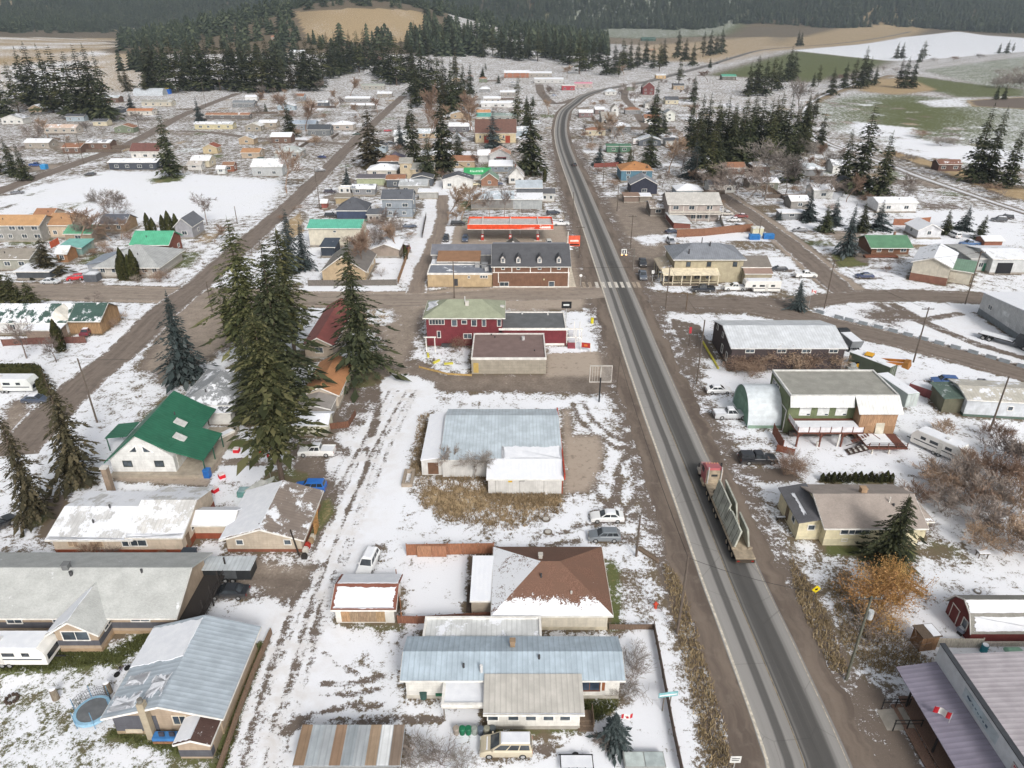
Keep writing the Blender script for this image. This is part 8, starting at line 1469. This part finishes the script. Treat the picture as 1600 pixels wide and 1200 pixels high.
CL = {'dark fir in the clump over the far left street': [(232,140,72),(246,142,48),(262,146,36),(278,144,52),(290,142,66)], 'dark fir in the long clump behind the far left houses': [(304,140,50),(318,142,36),(330,140,44),(345,142,40),(358,140,52),(372,143,46),(385,142,60),(398,144,52),(412,146,62),(424,144,58),(438,142,68)],
 'dark fir of the ranks below the tan hill field': [(474,138,62),(484,142,52),(494,136,48),(505,130,40),(516,124,36),(527,120,34),(538,118,36),(550,116,36),(562,116,44),(572,112,50)], 'dark fir right of the pink walled house': [(590,120,54),(600,124,50),(610,132,56),(620,134,48),(630,130,60),(640,128,52)],
 'dark fir in the stand above the diagonal street top': [(648,150,70),(660,156,64),(672,150,74),(684,152,80),(694,160,88),(714,168,96),(724,160,100)], 'dark fir of the stand behind the upper row and diner': [(650,96,48),(664,98,50),(680,94,46),(694,98,52),(708,96,48),(724,94,50),(742,96,46),(756,98,52),(770,96,48),(784,98,50),(798,98,48),(812,100,46),(826,98,44),(840,100,50),(852,96,46),(866,98,44),(878,100,48),(890,104,50),(905,116,46),(914,112,50),(926,106,54),(936,104,60)],
 'dark fir beside the distant dark green barn': [(946,78,52),(960,116,66),(972,112,60),(984,110,62),(996,106,64),(1008,100,60),(1020,108,70),(1030,112,66),(1036,104,60),(948,118,72)], 'dark fir by the far highway field': [(1058,92,38),(1070,96,60),(1082,104,66),(1098,90,50),(1108,88,46),(1118,86,52),(1126,84,44)],
 'dark fir in the dense clump east of the highway bend': [(1078,228,150),(1102,236,146),(1116,240,158),(1130,246,150),(1144,238,164),(1158,236,150),(1170,240,142),(1184,238,148),(1196,244,152),(1210,240,146),(1224,246,150),(1238,240,158),(1252,236,152),(1140,262,180),(1165,260,172),(1092,262,190),(1200,262,182),(1120,285,215)],
 'dark fir on the ridge between the bend and the green field': [(1168,150,98),(1180,146,86),(1192,150,90),(1204,146,88),(1214,142,92),(1230,128,72),(1238,126,78),(1278,134,100),(1270,136,112)],
 'dark fir by the railway and green fields': [(1318,138,96),(1332,138,90),(1344,138,72),(1354,134,88),(1366,132,102),(1402,137,92),(1412,138,88),(1424,138,90),(1400,92,65),(1408,92,66),(1440,97,63),(1436,98,72),(1556,156,142),(1568,156,144),(1246,72,46),(1251,72,50),(1560,84,66),(1572,84,62),(1582,82,66)],
 'dark fir of the left edge stand under the far field': [(10,186,104),(30,176,96),(48,168,74),(64,170,66),(84,176,70),(104,180,72),(122,182,78),(140,184,66),(156,186,62),(170,190,80),(22,276,214),(-4,270,200),(40,282,224)]}
DSC = ['tallest', 'second tallest', 'third tallest', 'fourth tallest']
for lb, L_ in CL.items():
    L_ = sorted(L_)
    for i, (x, y, tp) in enumerate(L_):
        hh = min(46, max(12, tall(x, y, tp)))
        conif(MID[(0, 1, 0, 3, 1)[i % 5]], lb+', '+ORD[i]+' from the left', x, y, None, h=hh, name='fir_tree', wid=1.0+.35*((i*7) % 4)/4, group=lb.replace('dark fir', 'firs'))
for i, (x, tp, lb) in enumerate(((187, 404, 'first tall cedar column before the pyramid roof house'), (194, 388, 'tallest cedar column before the pyramid roof house'), (204, 398, 'third cedar column before the pyramid roof house'), (211, 390, 'last cedar column before the pyramid roof house'))): plant(CEDAR[i % 2], 'cedar_tree', lb, 'tree', x+3, 437, tp, wid=1.0)
for i, (x, y, tp, lb) in enumerate(((234, 366, 333, 'narrow cedar left of the slate roofed house'), (242, 368, 340, 'second narrow cedar left of the slate roofed house'), (258, 368, 336, 'broad cedar beside the slate roofed house'), (268, 370, 330, 'tallest cedar beside the slate roofed house'), (279, 370, 334, 'cedar touching the slate roofed house'), (96, 548, 500, 'dark cedar at the plywood walled house'), (362, 525, 468, 'narrow dark cedar under the left fir of the cluster'), (376, 540, 492, 'stubby dark cedar under the left fir of the cluster'), (851, 284, 263, 'brown cone shaped cedar by the tall pine'), (634, 405, 383, 'olive cedar at the alley fence'))): plant(CEDAR[i % 2], 'cedar_tree', lb, 'tree', x, y, tp, wid=1.1)
conif(MID[4], 'dark bushy pine beside the orange fence at left', 78, 430, 368, name='pine_tree', wid=1.5)
for i, (x, y, tp) in enumerate(((8, 478, 418), (30, 484, 430), (52, 486, 440))): conif(MID[3], ['left', 'middle', 'right'][i]+' olive pine of the three above the dark green snowy roof', x, y, tp, name='pine_tree', wid=1.8, group='olive pines at the left edge')
# trimmed hedge
def hedge(label, pts, h, w_):
    rd = random.Random(len(label)); P = W(pts); t = thing('hedge', label, 'hedge', (P[0][0], P[0][1], 0)); Q = []
    for (ax, ay), (bx, by) in zip(P[:-1], P[1:]):
        L_ = math.hypot(bx-ax, by-ay); n = int(L_*90)
        for _ in range(n):
            u = rd.random(); f = rd.random(); s_ = rd.uniform(-w_/2, w_/2); z = rd.uniform(.1, h)
            if f < .4: z = h+rd.uniform(-.05, .05)
            else: s_ = math.copysign(w_/2, s_)+rd.uniform(-.05, .05)
            x = ax+(bx-ax)*u-(by-ay)/L_*s_-P[0][0]; y = ay+(by-ay)*u+(bx-ax)/L_*s_-P[0][1]; a = Vector((rd.gauss(0, 1), rd.gauss(0, 1), rd.gauss(0, .6))).normalized()*.2; c_ = a.orthogonal().normalized()*.12; p_ = Vector((x, y, z)); Q.append([tuple(p_-a), tuple(p_+c_), tuple(p_+a), tuple(p_-c_)])
    obj('leaves', tris_to_mesh('leaves', Q, CED), t)
    m = MB()
    for (ax, ay), (bx, by) in zip(P[:-1], P[1:]): m.bar((ax-P[0][0], ay-P[0][1], h*.48), (bx-P[0][0], by-P[0][1], h*.48), w_*.9, h*.94)
    m.build('inner_twigs', CED, t)
hedge('clipped green hedge around the long white trailer', [(-30, 585), (58, 585), (72, 620)], 2.0, 1.6)
# ---------------------------------------------------------------- bare trees and shrubs
B = [(0,'spreading bare tree beside the white field',324,352,300,1.2),(1,'russet bare tree by the diagonal street',448,302,226,.9),(0,'bare lilac tree at the cross street corner',345,482,440,1.2),(1,'bare brown tree behind the steep gable house',566,428,345,.8),(1,'second bare brown tree near the steep gable house',578,420,360,.9),(0,'slender sapling against the old white building',707,742,690,1.0),(2,'low bare tree at the corner of the old white building',742,748,700,1.5),
 (1,'orange bare tree cluster by the snowy lane, left tree',700,345,288,1.3),(1,'orange bare tree cluster by the snowy lane, right tree',722,345,286,1.3),(1,'short orange tree at the snowy lane below the others',712,352,318,1.6),(0,'bare brown tree before the pale blue roof hall',765,342,295,1.0),(0,'second bare brown tree before the pale blue roof hall',788,342,290,1.0),(1,'orange shrub tree at the snowy lane top',735,262,240,1.5),
 (1,'tall pinkish bare tree between the tall firs',688,215,126,.7),(1,'bare brown tree behind the broad tall fir',735,205,138,.9),(1,'bare brown tree beside the narrow grey house',742,222,150,.8),(1,'bare russet tree between the tall firs, lower',668,240,160,.7),(2,'tall grey bare tree in the snowy yard behind the inn',1195,312,212,1.0),(3,'broad orange-grey bare tree behind the pale grey house',1160,318,246,1.3),(3,'grey twisted bare tree left of the broad one',1140,315,262,1.3),(2,'grey bare tree at the east street bend',1225,318,235,.9),(3,'brown bare tree near the railway',1290,310,270,1.2),(0,'brown bare tree right of the railway fir',1410,315,270,1.2),(1,'bare tree in front of the blue house yard',1045,270,205,1.2),(0,'bare small tree behind the navy house',1035,292,265,1.3),(0,'dark bare tree by the yard car row',1098,298,262,1.1),
 (2,'bare tree at the grey-green field edge',1412,325,285,1.0),(1,'bare orange tree near the orange-brown left house',400,168,140,1.6),(1,'wide orange bare tree behind the yellow bungalow',450,186,142,1.5),(1,'wide orange bare tree beside the blue roofed house',478,205,150,1.2),(1,'bright orange tree by the far olive house',548,152,118,1.4),(1,'brown bare tree by the snowy bungalow',590,178,150,1.2),(1,'bare russet tree over the red cottage',940,212,172,1.3),(1,'bare russet tree near the bend cottages',925,222,185,1.2),(1,'bare brown bush tree by the barn in the bend',955,208,182,1.4),(1,'bare brown tree near the diner',886,122,100,1.6),(1,'bare brown tree behind the diner',975,118,100,1.6),(1,'orange bare tree at the green field edge',1105,128,108,1.8),(0,'bare brown tree in the east clump front',1065,270,228,1.4),(2,'grey bare tree before the east clump',1245,190,118,.9),(0,'bare tree in the plywood house yard, left',42,560,492,1.1),(0,'bare shrub tree on the snowy lawn beyond the hedge',88,566,520,1.3),(0,'bare tree above the plywood walled house',148,478,455,1.5),(2,'birch like bare tree behind the apartment row',128,378,345,1.0),(1,'red twig shrub tree by the white field',336,378,350,1.8)]
for k_, lb, x, y, tp, wd in B: bare(BARE[k_], lb, x, y, tp, wid=wd)
def bushes(lb, grp, kits, spots, name='bare_shrub'):
    for i, (x, y, h_, wd) in enumerate(sorted(spots)): bare(BUSH[kits[i % len(kits)]], lb+(', '+ORD[i]+' from the left' if 1 < len(spots) < 13 and len(lb.split()) < 12 else ''), x, y, None, h=h_, wid=wd, name=name, cat='shrub', group=grp)
bushes('russet leafy shrub in the row hiding the dark brown building', 'russet shrubs by the dark brown building', (1, 4), [(1150,582,3.6,1.4),(1168,578,4.2,1.4),(1188,576,4.6,1.4),(1205,572,5.2,1.3),(1225,574,5.0,1.4),(1240,578,4.6,1.3),(1262,578,4.2,1.5),(1282,577,4.4,1.5),(1302,577,4.2,1.4),(1175,588,3,1.5)])
bushes('tall tangled bare shrub of the thicket right of the yellow house', 'thicket right of the yellow house', (5, 6, 5, 5, 6), [(1430,785,3.4,1.38),(1455,760,4.2,1.29),(1470,800,4.2,1.38),(1510,790,5.1,1.29),(1530,830,4.7,1.38),(1545,760,6.0,1.2),(1580,850,5.1,1.29),(1590,770,6.0,1.2),(1600,810,6.0,1.29),(1470,680,3.0,1.29),(1535,860,3.8,1.38),(1570,720,4.2,1.29),(1610,870,4.2,1.38),(1445,830,2.5,1.47),(1520,740,4.2,1.2),(1625,740,6.0,1.2),(1555,690,3.8,1.2),(1500,765,5.5,1.1),(1540,800,6.0,1.1),(1590,730,5.1,1.2),(1475,770,4.2,1.2)])
bushes('golden orange willow shrub below the young fir', 'golden willow shrubs', (2,), [(1350,950,4.8,1.3),(1375,945,5.6,1.2),(1400,945,5.0,1.2),(1365,972,4.2,1.3),(1388,920,4.2,1.2),(1372,985,3.6,1.2)])
bushes('bare multi stem shrub under the crossarm pole', 'shrubs by the crossarm pole', (0,), [(1358,1002,4.4,1.5)])
bushes('bare brown shrub by the dark pickup with cap', 'shrubs by the green building', (4, 0), [(1225,742,3.4,1.4),(1245,745,3.2,1.5),(1255,735,2.6,1.3),(1238,730,3,1.4)])
bushes('bare grey shrub at the right end of the white house', 'shrubs by the white house', (3, 0), [(985,1075,3.6,1.1),(990,1045,3.0,1.1),(982,1092,2.4,1.1)])
bushes('thin bare shrub at the bottom of the white house yard', 'thin shrubs at the bottom', (0, 3), [(640,1195,2.6,1.5),(665,1190,2.8,1.3),(690,1195,2.4,1.5),(720,1198,2.2,1.4),(945,1165,1.6,1.5)])
bushes('brown twiggy bush beside the red restaurant wall', 'bush by the restaurant', (1,), [(718,548,3.2,1.2)])
bushes('pale reddish shrub before the long cream house', 'shrubs before the cream house', (0, 4), [(150,872,3.0,1.2),(175,872,2.6,1.2),(100,860,2.2,1.3),(255,872,1.6,1.5)])
bushes('brown brush beside the white field lane', 'brush near the pyramid roof house', (4, 1, 0), [(232,432,3.2,1.6),(250,440,3,1.6),(262,436,3.2,1.5),(215,442,2.4,1.5),(175,400,3,1.5),(160,392,3.2,1.5),(145,400,2.6,1.6),(182,372,2.8,1.8),(205,375,2.8,1.8),(160,505,2.2,1.6),(176,512,2.2,1.6),(188,500,2,1.6)])
bushes('bare brown bush along the railway', 'railway brush', (4, 0, 3), [(1300,250,4,2.2),(1275,240,4,2),(1290,265,4.5,2),(1320,300,4,2),(1355,318,4,2),(1390,320,4,1.8),(1395,245,3.5,2.4),(1420,252,3.5,2.4),(1440,215,5,2.5),(1470,228,5,2.5),(1490,226,5,2.5),(1300,128,8,2),(1315,126,8,2),(1335,124,8,2),(1255,312,3.5,1.6),(1240,302,3.5,1.6),(1560,310,4,2),(1545,300,4,2),(1380,110,7,2),(1460,96,7,2.4),(1490,94,7,2.4),(1530,90,7,2.4),(1400,112,6,2)])
bushes('far grey-brown bush of the grove at the right edge', 'right edge grove', (3, 0), [(1556,138,11,1.2),(1566,136,12,1.2),(1576,138,13,1.2),(1586,136,13,1.2),(1596,138,13,1.2),(1606,138,12,1.2),(1572,128,12,1.2),(1590,126,12,1.2),(1604,128,12,1.2),(1562,120,11,1.2),(1582,118,12,1.2),(1600,116,12,1.2)])
bushes('brown bush between the houses west of the alley', 'bushes west of the alley', (4, 1, 0), [(600,355,2.6,1.8),(614,358,2.4,1.8),(628,362,2.2,1.8),(585,352,3,1.5),(596,432,2.6,1.5),(560,440,2.4,1.5),(642,372,2.4,1.5),(468,330,2.6,1.6),(440,345,2.4,1.8),(478,322,2.4,1.6)])
bushes('brown roadside shrub east of the highway', 'roadside shrubs up the highway', (4, 0, 1), [(915,215,4,1.8),(925,235,4,1.8),(918,250,3.5,1.8),(935,272,3,1.8),(950,300,3.4,1.6),(958,292,3.4,1.6),(1125,322,3,1.8),(1300,330,3,1.6),(1085,320,2.8,1.6),(1010,290,2.6,1.6),(1150,470,1.5,1.5),(1385,425,2,2),(1480,440,2.2,2),(1500,436,2,2),(1018,475,1.8,1.6)])
# ---------------------------------------------------------------- weeds, verge grass and the wooded hills (uncountable cover)
def tufts(label, polys, n, h, mat, seed, spread=1.0):
    rd = random.Random(seed); V_ = []; tot = sum(abs(sum(p[i][0]*p[(i+1) % len(p)][1]-p[(i+1) % len(p)][0]*p[i][1] for i in range(len(p)))) for p in [W(q) for q in polys])
    for q in polys:
        P = W(q); xs = [a[0] for a in P]; ys = [a[1] for a in P]; ar = abs(sum(P[i][0]*P[(i+1) % len(P)][1]-P[(i+1) % len(P)][0]*P[i][1] for i in range(len(P)))); k = int(n*ar/tot)
        x = np.array([rd.uniform(min(xs), max(xs)) for _ in range(k*3)]); y = np.array([rd.uniform(min(ys), max(ys)) for _ in range(k*3)]); ok = sdf(P, x, y) > 0
        for X, Y in zip(x[ok][:k], y[ok][:k]):
            for _ in range(3):
                a = rd.uniform(0, 6.283); hh = h*rd.uniform(.4, 1.2); lx, ly = rd.gauss(0, .35)*hh, rd.gauss(0, .35)*hh; w_ = .05; bx, by = X+rd.gauss(0, .15), Y+rd.gauss(0, .15)
                V_.append([(bx-math.cos(a)*w_, by-math.sin(a)*w_, 0), (bx+math.cos(a)*w_, by+math.sin(a)*w_, 0), (bx+lx+math.cos(a)*w_*.3, by+ly+math.sin(a)*w_*.3, hh), (bx+lx-math.cos(a)*w_*.3, by+ly-math.sin(a)*w_*.3, hh)])
    return tag(obj('weeds', tris_to_mesh('weeds', V_, mat)), label, 'weeds', kind='stuff')
DRY = leafmat('dry_weeds', (.17, .125, .07), (.27, .20, .12), (.38, .30, .19)); GRN = leafmat('winter_grass', (.05, .06, .02), (.09, .105, .035), (.15, .16, .06))
tufts('dry brown weeds around the old white building', [[(650,748),(760,745),(870,775),(880,800),(800,830),(700,815),(655,790)], [(655,650),(672,645),(668,720),(660,745),(640,740)], [(760,772),(878,775),(875,792),(770,790)]], 3000, .42, DRY, 3)
tufts('dry verge grass along both sides of the highway', [[(1035,880),(1060,900),(1110,1060),(1150,1220),(1110,1220),(1070,1040)], [(1235,870),(1275,925),(1300,985),(1325,1050),(1300,1050),(1270,990),(1242,925)], [(1290,900),(1340,930),(1420,1000),(1470,1055),(1380,1055),(1320,1010)]], 4200, .35, DRY, 4)
tufts('green lawn grass showing through the thin snow', [[(85,1018),(170,1018),(235,985),(240,1000),(190,1035),(100,1045),(0,1050),(0,1040)], [(178,1140),(290,1165),(350,1172),(345,1185),(280,1178),(170,1150)], [(905,1095),(965,1095),(960,1110),(910,1140)], [(405,1010),(365,1110),(335,1210),(350,1210),(380,1110),(415,1010)]], 4200, .16, GRN, 5)
# wooded hills: thousands of far trees as one mass
def forest(name, label, pts, seed, tris=26, hh=(22, 36)):
    rd = np.random.default_rng(seed); n = len(pts); base = []
    for L_ in range(7):
        t0 = .07+.88*L_/7; r_ = .21*(1-t0)**.75+.015
        for j in range(4):
            a = 6.283*(j/4)+L_*.9+seed; b2 = 1.5; c0, s0 = math.cos(a), math.sin(a); c1, s1 = math.cos(a+1.4), math.sin(a+1.4)
            base.append([(c0*r_*.15, s0*r_*.15, t0+.10), (c0*r_, s0*r_, t0-.04), (math.cos(a+.7)*r_*1.3, math.sin(a+.7)*r_*1.3, t0-.07), (c1*r_, s1*r_, t0-.02)])
    base = np.array(base).reshape(-1, 3); X = np.array(pts); H_ = rd.uniform(hh[0], hh[1], n)*rd.choice([.7, 1, 1, 1.1], n); wd = rd.uniform(.8, 1.7, n); ro = rd.uniform(0, 6.283, n)
    c_, s_ = np.cos(ro)[:, None], np.sin(ro)[:, None]; bx, by, bz = base[:, 0][None], base[:, 1][None], base[:, 2][None]
    v = np.stack([(bx*c_-by*s_)*(H_*wd)[:, None]+X[:, :1], (bx*s_+by*c_)*(H_*wd)[:, None]+X[:, 1:2], bz*H_[:, None]+terrain(X[:, 0], X[:, 1])[:, None]-.5], 2).reshape(-1, 3)
    m = leafmat('far_'+name, (.016, .022, .014), (.034, .044, .026), (.068, .078, .046)); k = len(v)//4
    return tag(obj(name, npmesh(name, v, np.arange(k*4).reshape(k, 4), m)), label, 'forest', kind='stuff')
rg = np.random.default_rng(9)
def scatter(n, x0, x1, y0, y1, keep): 
    P = np.stack([rg.uniform(x0, x1, n), rg.uniform(y0, y1, n)], 1); return P[keep(P[:, 0], P[:, 1])]
px_of = lambda X, Y: 800+FOC*X/(Y*_c+(CAM_H-terrain(X, Y))*_s); py_of = lambda X, Y: 600+FOC*((CAM_H-terrain(X, Y))*_c-Y*_s)/(Y*_c+(CAM_H-terrain(X, Y))*_s)
mt = scatter(26000, -2900, 2900, 2330, 3500, lambda X, Y: (np.abs(X) < .82*Y) & (py_of(X, Y) < 45+5*np.sin(X*.004+1)+3*np.sin(X*.013)))
forest('wooded_hills', 'blue-green conifer forest covering the distant hills', mt, 2, hh=(24, 42))
inh = lambda X, Y: (py_of(X, Y) > 11+((px_of(X, Y)-560)/26)**2*.35) & (py_of(X, Y) < 66) & (px_of(X, Y) > 458+(py_of(X, Y)-30)*.5) & (px_of(X, Y) < 672-np.abs(py_of(X, Y)-34)*.6)
hl = scatter(4200, -1900, -120, 850, 2400, lambda X, Y: ~inh(X, Y) & (px_of(X, Y) < 690) & (py_of(X, Y) < np.where(px_of(X, Y) < 190, 52, 80)) & (px_of(X, Y) > -60))
hl = np.concatenate([hl, scatter(900, -330, 420, 1750, 2350, lambda X, Y: (px_of(X, Y) > 660) & (px_of(X, Y) < 1000) & (py_of(X, Y) < 52) & (np.sin(X*.02)*np.sin(Y*.013) > -.3)), scatter(2600, -260, 330, 1130, 2300, lambda X, Y: (px_of(X, Y) > 640) & (px_of(X, Y) < 950) & (py_of(X, Y) < 88) & (py_of(X, Y) > 50) & (np.sin(X*.05+Y*.01)*np.sin(Y*.012+X*.02) > -.25))])
forest('forest', 'dark conifer forest around the tan hill field', hl, 3, hh=(20, 36))
lf = scatter(600, -900, -120, 560, 1100, lambda X, Y: (px_of(X, Y) > 185) & (px_of(X, Y) < 640) & (py_of(X, Y) < 118-.12*np.clip(px_of(X, Y)-480, 0, 200)) & (py_of(X, Y) > 66) & (np.sin(X*.045)*np.sin(Y*.03) > -.12))
forest('forest', 'dark conifer woods behind the far left houses', lf, 4, hh=(20, 34))
# ---------------------------------------------------------------- air between here and the hills
hz = MB().box(-4600, 4600, -120, 6800, -2, 1500).mesh('haze'); m = bpy.data.materials.new('haze'); m.use_nodes = True; m.node_tree.nodes.remove(m.node_tree.nodes['Principled BSDF'])
pv = m.node_tree.nodes.new('ShaderNodeVolumePrincipled'); pv.inputs['Color'].default_value = (.74, .87, 1.0, 1); pv.inputs['Density'].default_value = .000095; pv.inputs['Anisotropy'].default_value = .2
m.node_tree.links.new(pv.outputs[0], m.node_tree.nodes['Material Output'].inputs['Volume']); hz.materials.append(m); tag(obj('haze', hz), kind='stuff')
# ---------------------------------------------------------------- fill of the far town: lots, fences, brush
rf = random.Random(31)
AREAS = [('between the left street and the diagonal street', 385, 560, 156, 236, 26), ('in the upper rows left of the tall pine', 705, 815, 122, 215, 24), ('inside and right of the highway bend', 905, 1065, 140, 232, 24), ('between the diagonal street and the snowy lane', 585, 725, 215, 300, 12), ('behind the big bare trees east', 1060, 1330, 268, 318, 10), ('left of the left street', 20, 230, 160, 240, 12)]
OCC = [((f[0]+f[1])/2, f[2], (f[1]-f[0])/2+6) for f in FARH]
WC = [('white', '#d6d5d1'), ('grey', '#8f9194'), ('tan', '#b59c7a'), ('slate', '#5f6670'), ('cream', '#d0c4a4'), ('brown', '#76594a'), ('pale blue', '#9fb0bc'), ('dull green', '#76836a')]
RC = [('snow covered', '#d8d8d8', .9), ('half snowy', '#8b8d90', .5), ('rust brown', '#8d6650', .2), ('charcoal', '#54565b', .2), ('pale metal', '#b5bcc2', .4)]
used = set()
for ar, x0, x1, y0, y1, n in AREAS:
    k = 0; tries = 0
    while k < n and tries < 400:
        tries += 1; x, y = rf.uniform(x0, x1), rf.uniform(y0, y1); sc_ = FOC/(G(x, y).y*_c+CAM_H*_s); w_ = rf.uniform(7, 14); wp = w_*sc_/2
        if any(abs(x-ox) < wp+ow+3 and abs(y-oy) < 6+5*sc_ for ox, oy, ow in OCC) or seg(W([(440, 332), (500, 275), (560, 215), (630, 150)]), np.array([G(x, y).x]), np.array([G(x, y).y]))[0] < 14 or seg(hp, np.array([G(x, y).x]), np.array([G(x, y).y]))[0] < 17: continue
        c1 = rf.choice(WC); c2 = rf.choice(RC); size = 'small' if w_ < 9 else 'mid' if w_ < 12 else 'long'; lb = f'{size} {c1[0]} house, {c2[0]} roof, {ar}'
        if lb in used: continue
        used.add(lb); OCC.append((x, y, wp+4)); k += 1
        simple(lb, x-wp, x+wp, y, rf.uniform(6, 9), rf.uniform(2.6, 3.6), rf.choice(('gx', 'gx', 'hip', 'gy')), rf.uniform(1.0, 2.2), c1[1], roofmat(c2[1], 'shingle', c2[2]), (max(1, int(w_/4.5)), 0, 0), base=None, vent=False, group='far houses '+ar)
def free(x, y, r=3): return not any(abs(x-ox) < ow+r and abs(y-oy) < 7 for ox, oy, ow in OCC) and seg(hp, np.array([G(x, y).x]), np.array([G(x, y).y]))[0] > 11 and seg(W([(262, 482), (440, 332), (500, 275), (560, 215), (630, 150)]), np.array([G(x, y).x]), np.array([G(x, y).y]))[0] > 8
for ar, x0, x1, y0, y1, n in AREAS:
    for k in range(n+4):
        x, y = rf.uniform(x0, x1), rf.uniform(y0, y1)
        if free(x, y): bare(BUSH[rf.choice((0, 3, 4, 4))] if rf.random() < .6 else BARE[rf.choice((0, 1, 3))], 'brown leafless shrub or small tree '+ar, x, y, None, h=rf.uniform(2.5, 6.5), wid=rf.uniform(1.1, 1.7), name='bare_shrub', cat='shrub', group='yard shrubs '+ar)
    for k in range(5):
        x, y = rf.uniform(x0, x1), rf.uniform(y0, y1); p = G(x, y); L_ = rf.uniform(10, 24); hz_ = rf.random() < .6; t = thing('fence', 'weathered dark lot fence '+ar, 'fence', (p.x, p.y, 0), 0 if hz_ else math.pi/2, 'lot fences '+ar)
        for i in range(int(L_/3)+1): MB().box(i*3-.06, i*3+.06, -.06, .06, 0, 1.7).build('post', wood('#6a5b4f'), t)
        for i in range(int(L_/3)): MB().box(i*3+.08, i*3+2.92, -.03, .03, .1, 1.6).build('panel', wood('#75665a'), t)
for i in range(60):
    x, y = rf.uniform(380, 1300), rf.uniform(105, 300)
    if free(x, y, 8) and not (840 < x < 920 and y > 150): conif(MID[rf.choice((0, 1, 2, 3))], 'scattered dark conifer among the far yards', x, y, None, h=rf.uniform(7, 24), name='conifer_tree', wid=1.2, group='conifers among the far yards')
for (x0, x1, y0, y1, n), pl in (((385, 480, 125, 205, 14), 'left of the brown fir'), ((480, 600, 130, 200, 8), 'by the top of the diagonal street'), ((655, 765, 128, 240, 16), 'around the two tall firs'), ((800, 862, 100, 180, 8), 'near the far side road'), ((905, 1000, 140, 235, 16), 'inside the highway bend'), ((1000, 1100, 108, 200, 9), 'above the highway bend'), ((1060, 1330, 228, 322, 22), 'before the dense east clump'), ((556, 660, 345, 405, 5), 'west of the gravel alley'), ((90, 235, 345, 405, 6), 'near the pyramid roof house'), ((20, 230, 150, 235, 10), 'left of the left street')):
    for k in range(n):
        x, y = rf.uniform(x0, x1), rf.uniform(y0, y1)
        if free(x, y, 0): bare(BARE[rf.choice((0, 1, 1, 2, 3))], 'leafless brown tree '+pl, x, y, None, h=rf.uniform(6, 12), wid=rf.uniform(1.0, 1.5), group='leafless trees '+pl)
for x0, x1, y0, y1, n, pl in ((640, 730, 112, 200, 8, 'above the two tall firs'), (395, 470, 112, 142, 6, 'over the orange bare trees'), (1060, 1260, 225, 290, 10, 'at the foot of the east clump'), (190, 240, 120, 150, 4, 'by the storage arch'), (936, 1040, 84, 130, 7, 'by the far highway')):
    for k in range(n):
        x, y = rf.uniform(x0, x1), rf.uniform(y0, y1)
        if free(x, y, 0): conif(MID[rf.choice((0, 1, 3, 3, 4))], 'dark uneven fir '+pl, x, y, None, h=rf.uniform(14, 30), name='fir_tree', wid=rf.uniform(.9, 1.3), group='uneven firs '+pl)
def wire(label, a, b_, sag=.9):
    P = [Vector(a).lerp(Vector(b_), i/10)-Vector((0, 0, sag*4*(i/10)*(1-i/10))) for i in range(11)]; t = thing('power_line', label, 'power line', P[0], 0, 'power lines'); m = MB()
    for u, v_ in zip(P[:-1], P[1:]): m.tube(u-P[0], v_-P[0], .028, .028, 4, False)
    m.build('cable', plain('#2e2c2b'), t)
def ptop(px, py, top, dz=-.3): q = G(px, py); return (q.x, q.y, tall(px, py, top)+dz)
wire('wire from the speckled verge pole over to the crossarm pole', ptop(1058, 990, 868), ptop(1322, 1062, 932)); wire('wire from the speckled verge pole up to the thin pole by the sign frame', ptop(1058, 990, 868), ptop(964, 615, 557)); wire('wire from the corner lot pole to the inn pole', ptop(1088, 600, 500), ptop(1040, 482, 413)); wire('wire from the corner spruce pole to the warehouse pole', ptop(1288, 482, 405), ptop(1508, 475, 392)); wire('wire from the corner spruce pole to the barrier row pole', ptop(1288, 482, 405), ptop(1427, 566, 480)); wire('wire from the restaurant pole to the inn pole across the highway', ptop(710, 466, 408), ptop(1040, 482, 413)); wire('wire from the green roof house pole down the lane', ptop(152, 660, 560), (-22, 118, 10))
# ---------------------------------------------------------------- melt rings and trodden ground, then the ground sheet itself
for pts_, kw_ in MARKS: fill(pts_, .7, .85, world=True, **kw_)
v = np.stack([FX, FY, GZ.ravel()], 1); ny, nx = GX.shape
i0 = (np.arange(ny-1)[:, None]*nx+np.arange(nx-1)[None, :]).ravel()
gme = npmesh('ground', v, np.stack([i0, i0+1, i0+nx+1, i0+nx], 1), ground_material(), True)
for nm, ch in (('paint', (0, 1, 2, 3)), ('paint2', (4, 5, 5, 5))):
    a = gme.attributes.new(nm, 'FLOAT_COLOR', 'POINT'); a.data.foreach_set('color', PT[:, ch].astype(np.float32).ravel())
tag(obj('ground', gme), kind='structure')
